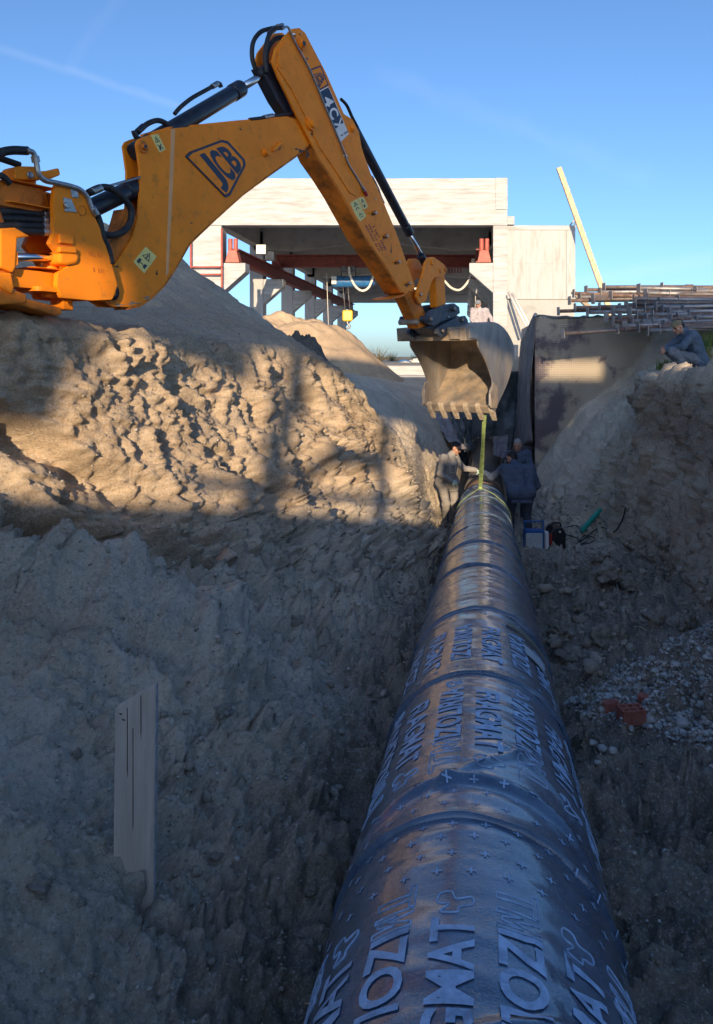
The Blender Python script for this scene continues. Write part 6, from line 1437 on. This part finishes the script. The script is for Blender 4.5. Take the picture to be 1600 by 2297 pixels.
# grass at the edge of the right bank
def tuft(cs, n, h, mat, name):
    V = []; F = []; r_ = np.random.default_rng(8)
    for c in cs:
        for k in range(n):
            p = np.array(c)+np.array([r_.normal(0, .13), r_.normal(0, .13), -.03]); a = r_.uniform(0, 6.28); L_ = h*r_.uniform(.5, 1.2); ln_ = np.array([math.cos(a), math.sin(a), 0])*L_*r_.uniform(.15, .7); w = np.array([-math.sin(a), math.cos(a), 0])*.006
            i = len(V); V += [p-w, p+w, p+ln_*.45+np.array([0, 0, L_*.65])+w*.7, p+ln_*.45+np.array([0, 0, L_*.65])-w*.7, p+ln_+np.array([0, 0, L_*.85])]; F += [(i, i+1, i+2, i+3), (i+3, i+2, i+4)]
    o = mesh_obj(name, V, F, MAT[mat]); o['kind'] = 'stuff'
def top_at(X, Y): return (X, Y, ground_z(X, Y))
tuft([top_at(px(1500, 0, 14.5).x+.05*i, 14.5+.1*i) for i in range(3)]+[top_at(px(1560, 0, 15.3).x+.12*i, 15.2) for i in range(4)], 90, .30, 'grass_green', 'grass')
tuft([top_at(px(1590, 0, 14.8).x+.1*i, 14.9) for i in range(3)]+[top_at(px(1470, 0, 14.4).x, 14.5)], 60, .22, 'grass_dry', 'dry_grass')
# ------------------------------------------------------------------ people: one continuous skin grown round a posed skeleton
material('skin', (.46, .25, .17), .55, var=.12, vscale=20); material('skin_dark', (.36, .19, .125), .55, var=.12, vscale=20)
material('hair_black', (.012, .010, .009), .6, var=.4, vscale=60); material('hair_grey', (.30, .29, .28), .7, var=.3, vscale=60)
material('jacket_grey', (.30, .285, .27), .85, var=.18, vscale=9, bump=.004, bscale=30); material('trouser_grey', (.26, .245, .23), .85, var=.25, vscale=9, bump=.004, bscale=30)
material('jacket_navy', (.075, .10, .155), .85, var=.3, vscale=9, bump=.005, bscale=26); material('trouser_navy', (.055, .066, .095), .85, var=.3, vscale=9, bump=.005, bscale=26)
material('overall_blue', (.08, .115, .165), .85, var=.3, vscale=9, bump=.006, bscale=22); material('trouser_slate', (.15, .165, .19), .85, var=.3, vscale=9, bump=.007, bscale=20)
material('shirt_pale', (.40, .36, .38), .85, var=.2, vscale=12); material('glove_mint', (.50, .66, .56), .8, var=.15, vscale=30); material('boot', (.05, .045, .04), .6, var=.4, vscale=20); material('boot_dusty', (.26, .23, .2), .8, var=.3, vscale=20)
material('cap_olive', (.20, .165, .10), .85, var=.25, vscale=30); material('cap_grey', (.20, .22, .25), .85, var=.25, vscale=30); material('eye_dark', (.01, .008, .007), .3, var=.1); material('lip', (.33, .13, .10), .5, var=.1); material('piping', (.55, .52, .42), .8, var=.1); material('shirt_under', (.55, .5, .42), .85, var=.1); material('mask_black', (.012, .012, .013), .35, var=.3)

def sdf_mesh(prims, h=.009, pad=.05):
    """prims: (kind, data, smoothing, material). Smooth union on a grid, surface by naive surface nets."""
    bb0 = np.full(3, 1e9); bb1 = -bb0; items = []
    for kd, d, sm, mt in prims:
        if kd == 'rc':
            a, b, ra, rb = np.array(d[0], float), np.array(d[1], float), d[2], d[3]; lo = np.minimum(a-ra, b-rb); hi = np.maximum(a+ra, b+rb)
        else:
            c, rad = np.array(d[0], float), np.array(d[1], float); m = max(rad); lo = c-m; hi = c+m
        items.append((kd, d, sm, mt, lo, hi)); bb0 = np.minimum(bb0, lo); bb1 = np.maximum(bb1, hi)
    bb0 -= pad; bb1 += pad; N = np.ceil((bb1-bb0)/h).astype(int)+1
    D_ = np.full(N, .2, np.float32); M_ = np.zeros(N, np.int16); BD = np.full(N, 9., np.float32); ax = [bb0[i]+h*np.arange(N[i]) for i in range(3)]
    for kd, d, sm, mt, lo, hi in items:
        g = .045; i0 = np.maximum(0, ((lo-g-bb0)/h).astype(int)); i1 = np.minimum(N, ((hi+g-bb0)/h).astype(int)+2); sl = tuple(slice(i0[i], i1[i]) for i in range(3))
        X = ax[0][sl[0]][:, None, None]; Y_ = ax[1][sl[1]][None, :, None]; Z = ax[2][sl[2]][None, None, :]
        if kd == 'rc':
            a, b, ra, rb = np.array(d[0], float), np.array(d[1], float), d[2], d[3]; ba = b-a; L2 = max(ba.dot(ba), 1e-9)
            t = np.clip(((X-a[0])*ba[0]+(Y_-a[1])*ba[1]+(Z-a[2])*ba[2])/L2, 0, 1)
            dist = np.sqrt((X-a[0]-ba[0]*t)**2+(Y_-a[1]-ba[1]*t)**2+(Z-a[2]-ba[2]*t)**2)-(ra+(rb-ra)*t)
        else:
            c, rad, M3 = np.array(d[0], float), np.array(d[1], float), d[2] if len(d) > 2 else np.eye(3)
            px_ = X-c[0]; py_ = Y_-c[1]; pz_ = Z-c[2]; q = [px_*M3[i][0]+py_*M3[i][1]+pz_*M3[i][2] for i in range(3)]
            k0 = np.sqrt(sum((q[i]/rad[i])**2 for i in range(3))); k1 = np.sqrt(sum((q[i]/rad[i]**2)**2 for i in range(3)))+1e-6; dist = k0*(k0-1)/k1
        cur = D_[sl]; hgt = np.clip(.5+.5*(cur-dist)/max(sm, 1e-4), 0, 1); nd = cur*(1-hgt)+dist*hgt-sm*hgt*(1-hgt); D_[sl] = nd
        b_ = BD[sl]; m = dist < b_; M_[sl] = np.where(m, mt, M_[sl]); BD[sl] = np.where(m, dist, b_)
    ins = D_ < 0; c8 = sum(ins[i:N[0]-1+i, j:N[1]-1+j, k:N[2]-1+k].astype(np.int8) for i in (0, 1) for j in (0, 1) for k in (0, 1))
    act = (c8 > 0) & (c8 < 8); cell = np.argwhere(act); idm = -np.ones(act.shape, np.int64); idm[act] = np.arange(len(cell)); acc_ = np.zeros((len(cell), 3)); cnt = np.zeros(len(cell))
    cn = [(i, j, k) for i in (0, 1) for j in (0, 1) for k in (0, 1)]
    for p in cn:
        for axs in range(3):
            if p[axs]: continue
            q = list(p); q[axs] = 1; A = D_[cell[:, 0]+p[0], cell[:, 1]+p[1], cell[:, 2]+p[2]]; B = D_[cell[:, 0]+q[0], cell[:, 1]+q[1], cell[:, 2]+q[2]]
            m = (A < 0) != (B < 0); t = A/np.where(m, A-B, 1); pt = np.repeat(np.array(p, float)[None], len(cell), 0); pt[:, axs] += t; acc_[m] += pt[m]; cnt[m] += 1
    V = bb0+h*(cell+acc_/np.maximum(cnt, 1)[:, None]); vm = M_[cell[:, 0], cell[:, 1], cell[:, 2]]
    F = []
    for axs in range(3):
        o1, o2 = [(1, 2), (2, 0), (0, 1)][axs]; s0 = [slice(1, -1)]*3; a = [slice(1, N[i]-1) for i in range(3)]; a[axs] = slice(0, N[axs]-1); b = list(a); b[axs] = slice(1, N[axs])
        A = ins[tuple(a)]; B = ins[tuple(b)]; e = np.argwhere(A != B); off = np.array([1, 1, 1]); off[axs] = 0; e2 = e+off
        def cid(d1, d2):
            c = e2.copy(); c[:, o1] -= d1; c[:, o2] -= d2; return idm[c[:, 0], c[:, 1], c[:, 2]]
        q = np.stack([cid(1, 1), cid(0, 1), cid(0, 0), cid(1, 0)], -1); fl = A[e[:, 0], e[:, 1], e[:, 2]]; q[~fl] = q[~fl][:, ::-1]; F.append(q)
    F = np.concatenate(F); F = F[(F >= 0).all(1)]
    return V, F, vm
def basis(fwd, up=(0, 0, 1)):
    f = Vector(fwd).normalized(); u = Vector(up); r_ = f.cross(u).normalized(); u = r_.cross(f).normalized(); return r_, f, u
def hand(pr, wrist, d, palm, side, mt, curl=.5, spread=.0):
    """palm and five fingers; d: direction of the hand, palm: the way the palm faces, side: +1 thumb towards d x palm"""
    w = Vector(wrist); d = Vector(d).normalized(); p = Vector(palm); p = (p-d*p.dot(d)).normalized(); s = d.cross(p)*side
    pr.append(('rc', (w, w+d*.03, .030, .032), .02, mt)); c = w+d*.085
    for k in (-1.5, -.5, .5, 1.5): pr.append(('rc', (w+d*.025+s*k*.010, c+s*k*.019, .018, .0145), .012, mt))
    for i, (k, L_) in enumerate(((1.5, .075), (.5, .085), (-.5, .080), (-1.5, .062))):
        a = c+s*k*.0195; c1 = curl*.8; d1 = (d*math.cos(c1)+p*math.sin(c1)+s*k*spread).normalized(); b = a+d1*L_*.5; d2 = (d*math.cos(c1*2.1)+p*math.sin(c1*2.1)+s*k*spread).normalized(); e = b+d2*L_*.5
        pr.append(('rc', (a, b, .0105, .0098), .006, mt)); pr.append(('rc', (b, e, .0098, .0080), .004, mt))
    t0 = w+d*.035+s*.030; t1 = t0+(d*.55+s*.7+p*.35).normalized()*.04; t2 = t1+(d*.8+s*.15+p*.5).normalized()*.035
    pr.append(('rc', (t0, t1, .014, .0115), .012, mt)); pr.append(('rc', (t1, t2, .0115, .009), .004, mt))
def person(loc, J, fwd, mats, label, look=None, hair=None, cap=None, extras=None, hands=None, scale=1.0):
    """J: joints in metres from the feet; mats: jacket, trousers, shoes, skin, glove"""
    S = lambda k: Vector(J[k])*scale
    ml = [MAT[m] for m in mats]+[MAT['eye_dark'], MAT['lip'], MAT['shirt_under']]; JK, TR, SHO, SK, GL, EY, LP, UN = range(8); pr = []
    shL, shR, hpL, hpR, pel, che, nek, hd = [S(k) for k in ('shL', 'shR', 'hpL', 'hpR', 'pel', 'che', 'nek', 'head')]; q = scale
    # trunk
    pr += [('rc', (pel, che, .135*q, .155*q), .06, JK), ('rc', (hpL, shL, .105*q, .085*q), .06, JK), ('rc', (hpR, shR, .105*q, .085*q), .06, JK), ('rc', (shL, shR, .078*q, .078*q), .05, JK), ('rc', (che, nek, .12*q, .062*q), .05, JK),
           ('rc', (hpL, hpR, .125*q, .125*q), .05, TR if J.get('short') else JK), ('rc', (hpL*.8+hpR*.2, hpR*.8+hpL*.2, .12*q, .12*q), .05, TR)]
    for a, b, c in (('hpL', 'knL', 'anL'), ('hpR', 'knR', 'anR')):
        A, B, C_ = S(a), S(b), S(c); pr += [('rc', (A, B, .098*q, .074*q), .03, TR), ('rc', (B, C_, .074*q, .062*q), .03, TR)]
        t = S('to'+a[-1]); pr += [('rc', (C_+Vector((0, 0, -.02)), C_+Vector((0, 0, -.045*q)), .052*q, .048*q), .02, SHO), ('rc', (C_+Vector((0, 0, -.05*q)), t, .042*q, .038*q), .02, SHO)]
    for a, b, c in (('shL', 'elL', 'wrL'), ('shR', 'elR', 'wrR')):
        A, B, C_ = S(a), S(b), S(c); pr += [('rc', (A, B, .075*q, .060*q), .035, JK), ('rc', (B, C_, .060*q, .046*q), .02, JK)]
    hs = hands or {}
    for s in 'LR':
        e, w = S('el'+s), S('wr'+s); o = hs.get(s, {}); hand(pr, w, o.get('d', (w-e)), o.get('palm', (0, 0, -1)), o.get('side', 1 if s == 'L' else -1), GL if o.get('glove', False) else SK, o.get('curl', .55), .1)
    # neck, head, face
    r_, f, u = basis(look or fwd); M3 = np.array([r_, f, u])
    pr += [('rc', (nek-u*.02, hd-u*.05, .058*q, .052*q), .03, SK), ('rc', (nek-u*.03, nek+u*.015, .078*q, .066*q), .015, JK),
           ('el', (hd+u*.025, np.array([.076, .095, .098])*q, M3), .02, SK), ('el', (hd+f*.028-u*.055, np.array([.058, .066, .062])*q, M3), .03, SK), ('rc', (hd+f*.070-u*.098, hd+f*.078-u*.095, .022*q, .020*q), .02, SK),
           ('rc', (hd+f*.090+u*.010, hd+f*.112-u*.028, .009*q, .016*q), .012, SK), ('rc', (hd+f*.083+r_*.03+u*.022, hd+f*.083-r_*.03+u*.022, .012*q, .012*q), .012, SK),
           ('rc', (hd+f*.094-r_*.018-u*.062, hd+f*.094+r_*.018-u*.062, .0085*q, .0085*q), .004, LP)]
    for s in (-1, 1): pr += [('el', (hd+f*.086+r_*s*.031+u*.004, np.array([.012, .009, .008])*q, M3), .002, EY), ('el', (hd-f*.004+r_*s*.078-u*.012, np.array([.012, .024, .032])*q, M3), .006, SK), ('el', (hd+f*.06+r_*s*.045-u*.03, np.array([.022, .022, .026])*q, M3), .02, SK)]
    V, F, vm = sdf_mesh(pr)
    root = thing('person', label, 'person', loc); L0 = np.array(Vector(loc))
    tri = V[F[:, :3]]; fn_ = np.cross(tri[:, 1]-tri[:, 0], tri[:, 2]-tri[:, 0]); vn = np.zeros_like(V)
    for k_ in range(4): np.add.at(vn, F[:, k_], fn_)
    vn /= np.linalg.norm(vn, axis=1)[:, None]+1e-12
    fold = .016*(np.abs(fbm(V[:, 0]*7+V[:, 2]*3, V[:, 1]*7-V[:, 2]*2, V[:, 2]*11, 2, .6))-.22)                 # creases of the cloth
    V = V+vn*np.where((vm == JK) | (vm == TR), fold, 0)[:, None]
    mi = vm[F[:, 0]].astype(np.int32).tolist()
    mesh_obj('body', V+L0, F.tolist(), None, root, True, mats=ml, mi=mi)
    ex = []
    if hair:
        hp_ = [('el', (hd+u*.036-f*.010, np.array([.083, .098, .097])*q, M3), .01, 0), ('el', (hd-f*.055-u*.02, np.array([.066, .045, .06])*q, M3), .02, 0)]
        Vh, Fh, _ = sdf_mesh(hp_, .008); rel = Vh-np.array(hd); ff = rel@np.array(f); uu = rel@np.array(u); keep = (uu > .052-.0*ff) | (ff < -.01) & (uu > -.07) | (ff < .035) & (uu > .035)
        Fk = Fh[keep[Fh].all(1)]; Vh = Vh+.004*pn(Vh[:, 0]*60, Vh[:, 1]*60, Vh[:, 2]*60)[:, None]
        mesh_obj('hair', Vh+L0, Fk.tolist(), MAT[hair], root, True)
    if cap:
        Vh, Fh, _ = sdf_mesh([('el', (hd+u*.045, np.array([.086, .104, .086])*q, M3), .01, 0), ('el', (hd+u*.052+f*.112, np.array([.062, .06, .010])*q, M3), .012, 0)], .008); rel = Vh-np.array(hd); keep = rel@np.array(u) > .030
        mesh_obj('cap', Vh+L0, Fh[keep[Fh].all(1)].tolist(), MAT[cap], root, True)
    if extras: extras(root, Vector(loc), S, q)
    return root
def stripe(root, pts, r, mat, name): MB().tube(pts, r, 5, True, 4).build(name, MAT[mat], root)

# 1 standing left of the pipe, hand on the joint
l1 = Vector((1.80, 15.75, -3.34))
J1 = dict(toL=(-.02, -.20, .04), toR=(.20, -.14, .04), anL=(-.06, -.02, .09), anR=(.12, .02, .09), knL=(-.05, -.10, .48), knR=(.12, -.06, .48), hpL=(-.13, -.02, .88), hpR=(.10, .05, .88), pel=(-.02, .02, .90), che=(.03, -.02, 1.24), nek=(.07, -.02, 1.43), head=(.14, -.04, 1.555),
          shL=(.13, .15, 1.36), shR=(-.10, -.16, 1.36), elL=(.33, .16, 1.12), wrL=(.54, .12, 1.10), elR=(-.19, -.22, 1.08), wrR=(.03, -.30, .95))
def ex1(root, L, S, q):
    c = L+Vector((.02, -.185, 1.15)); f = Vector((.75, -.66, 0)).normalized(); rr_ = Vector((.66, .75, 0))
    def P(a, z): return L+Vector((.05, -.02, 0))+Vector((.42, -.9, 0)).normalized()*.178+Vector((.9, .42, 0)).normalized()*a+Vector((0, 0, z))
    stripe(root, [P(-.13, 1.10), P(-.13, 1.24), P(-.02, 1.24), P(-.01, 1.10), P(-.13, 1.10)], .006, 'piping', 'pocket_piping'); stripe(root, [P(.05, 1.36), P(.06, 1.2), P(.06, 1.0)], .006, 'piping', 'zip_piping'); stripe(root, [P(-.06, 1.44), P(0, 1.37), P(.06, 1.43)], .006, 'piping', 'collar_piping'); stripe(root, [P(-.16, .76), P(-.05, .75), P(.06, .77)], .006, 'piping', 'hem_piping')
person(l1, J1, (.7, -.7, 0), ['jacket_grey', 'trouser_grey', 'boot_dusty', 'skin', 'glove_mint'], 'worker in grey overalls standing left of the pipe with pale gloves', (.80, -.45, -.38), 'hair_black', None, ex1,
       dict(L=dict(d=(1, 0, -.25), palm=(0, 0, -1), glove=True, curl=.5), R=dict(d=(.8, -.2, -.35), palm=(0, .8, -.3), glove=True, curl=.8)))
# 2 seen from behind, bending over the joint
l2 = Vector((3.02, 14.85, -3.42))
J2 = dict(toL=(-.18, .16, .04), toR=(.16, .14, .04), anL=(-.16, 0, .09), anR=(.14, -.04, .09), knL=(-.15, .10, .50), knR=(.14, .08, .50), hpL=(-.11, -.04, .86), hpR=(.15, -.06, .86), pel=(.02, -.05, .88), che=(-.02, .10, 1.18), nek=(-.06, .17, 1.34), head=(-.085, .25, 1.43),
          shL=(-.25, .13, 1.25), shR=(.21, .10, 1.26), elL=(-.44, .28, 1.08), wrL=(-.55, .45, 1.14), elR=(.34, .12, .96), wrR=(.30, .34, .82))
def ex2(root, L, S, q):
    MB().ball(L+Vector((-.19, .36, 1.40)), 1, 16, 12, Matrix.Diagonal((.10, .085, .13, 1))).build('welding_mask', MAT['mask_black'], root)
    for k in range(4): MB().box(L+Vector((.02+.045*k, -.035+.005*k, 1.245-.004*k)), (.028, .008, .012 if k else .03), None, .002).build('jacket_print', MAT['piping'], root)
    MB().prism([(-.19, 0), (.21, 0), (.20, .06), (-.18, .06)], lambda a, z, t: L+Vector((a, t, .74+z)), -.185, -.175, .004).build('jacket_hem', MAT['jacket_navy'], root)
person(l2, J2, (-.5, .85, 0), ['jacket_navy', 'trouser_navy', 'boot', 'skin', 'glove_mint'], 'worker in navy jacket seen from behind bending over the pipe joint', (-.75, .6, -.35), 'hair_black', None, ex2,
       dict(L=dict(d=(-.9, .3, .1), palm=(.2, .5, -.8), glove=True, curl=.6), R=dict(d=(-.3, .7, -.3), palm=(-.5, 0, -.8), curl=.6)), 1.06)
# 3 grey-haired, facing the camera behind the second
l3 = Vector((3.42, 17.0, -3.42))
J3 = dict(toL=(.10, -.22, .04), toR=(-.20, -.2, .04), anL=(.10, -.04, .09), anR=(-.14, -.02, .09), knL=(.11, -.12, .48), knR=(-.13, -.1, .48), hpL=(.12, 0, .88), hpR=(-.12, 0, .88), pel=(0, 0, .90), che=(0, -.04, 1.24), nek=(-.01, -.07, 1.44), head=(-.03, -.12, 1.565),
          shL=(.20, -.02, 1.36), shR=(-.20, -.04, 1.35), elL=(.27, -.10, 1.08), wrL=(.10, -.30, 1.02), elR=(-.30, -.16, 1.09), wrR=(-.34, -.40, 1.02))
person(l3, J3, (0, -1, 0), ['jacket_navy', 'trouser_navy', 'boot', 'skin', 'glove_mint'], 'grey haired worker in blue jacket facing the camera behind the bending worker', (-.35, -.85, -.35), 'hair_grey', None, None,
       dict(L=dict(d=(-.6, -.6, -.2), palm=(0, 0, -1), curl=.7), R=dict(d=(-.2, -.9, -.2), palm=(0, 0, -1), curl=.7)))
# 4 squatting on the right bank, facing left
gz4 = max(ground_z(5.63, 13.75), ground_z(5.5, 13.7), ground_z(5.75, 13.8)); l4 = Vector((5.63, 13.75, gz4-.01))
J4 = dict(toL=(-.10, .10, .04), toR=(-.16, -.11, .04), anL=(.06, .11, .09), anR=(.02, -.11, .09), knL=(-.22, .15, .42), knR=(-.27, -.16, .40), hpL=(.24, .10, .24), hpR=(.24, -.10, .24), pel=(.25, 0, .27), che=(.13, 0, .58), nek=(-.01, 0, .76), head=(-.115, -.01, .84),
          shL=(.06, .18, .68), shR=(.06, -.18, .68), elL=(-.16, .20, .52), wrL=(-.32, .07, .46), elR=(-.13, -.24, .50), wrR=(-.32, -.06, .44))
person(l4, J4, (-1, 0, 0), ['overall_blue', 'trouser_slate', 'boot', 'skin', 'glove_mint'], 'man in blue overalls and olive cap squatting on the right bank', (-.85, -.15, -.5), 'hair_black', 'cap_olive', None,
       dict(L=dict(d=(-.8, -.4, -.2), palm=(.1, -.8, -.5), curl=.9), R=dict(d=(-.8, .4, -.3), palm=(.1, .8, -.5), curl=.9)))
# 5 far man at the hall
gz5 = ground_z(3.98, 26.0); l5 = Vector((3.99, 26.0, gz5))
J5 = dict(toL=(.12, -.2, .04), toR=(-.14, -.2, .04), anL=(.11, -.02, .09), anR=(-.12, -.02, .09), knL=(.11, -.06, .50), knR=(-.12, -.06, .50), hpL=(.11, 0, .92), hpR=(-.11, 0, .92), pel=(0, 0, .95), che=(0, 0, 1.30), nek=(-.02, -.02, 1.50), head=(-.05, -.05, 1.63),
          shL=(.20, 0, 1.42), shR=(-.20, 0, 1.42), elL=(.34, -.02, 1.20), wrL=(.36, -.18, 1.02), elR=(-.26, -.04, 1.14), wrR=(-.16, -.2, 1.0))
person(l5, J5, (-.2, -1, 0), ['shirt_pale', 'trouser_navy', 'boot', 'skin', 'glove_mint'], 'distant man in pale shirt and grey cap standing at the hall column above the bucket', (-.4, -.8, -.4), 'hair_black', 'cap_grey', None, None, 1.05)
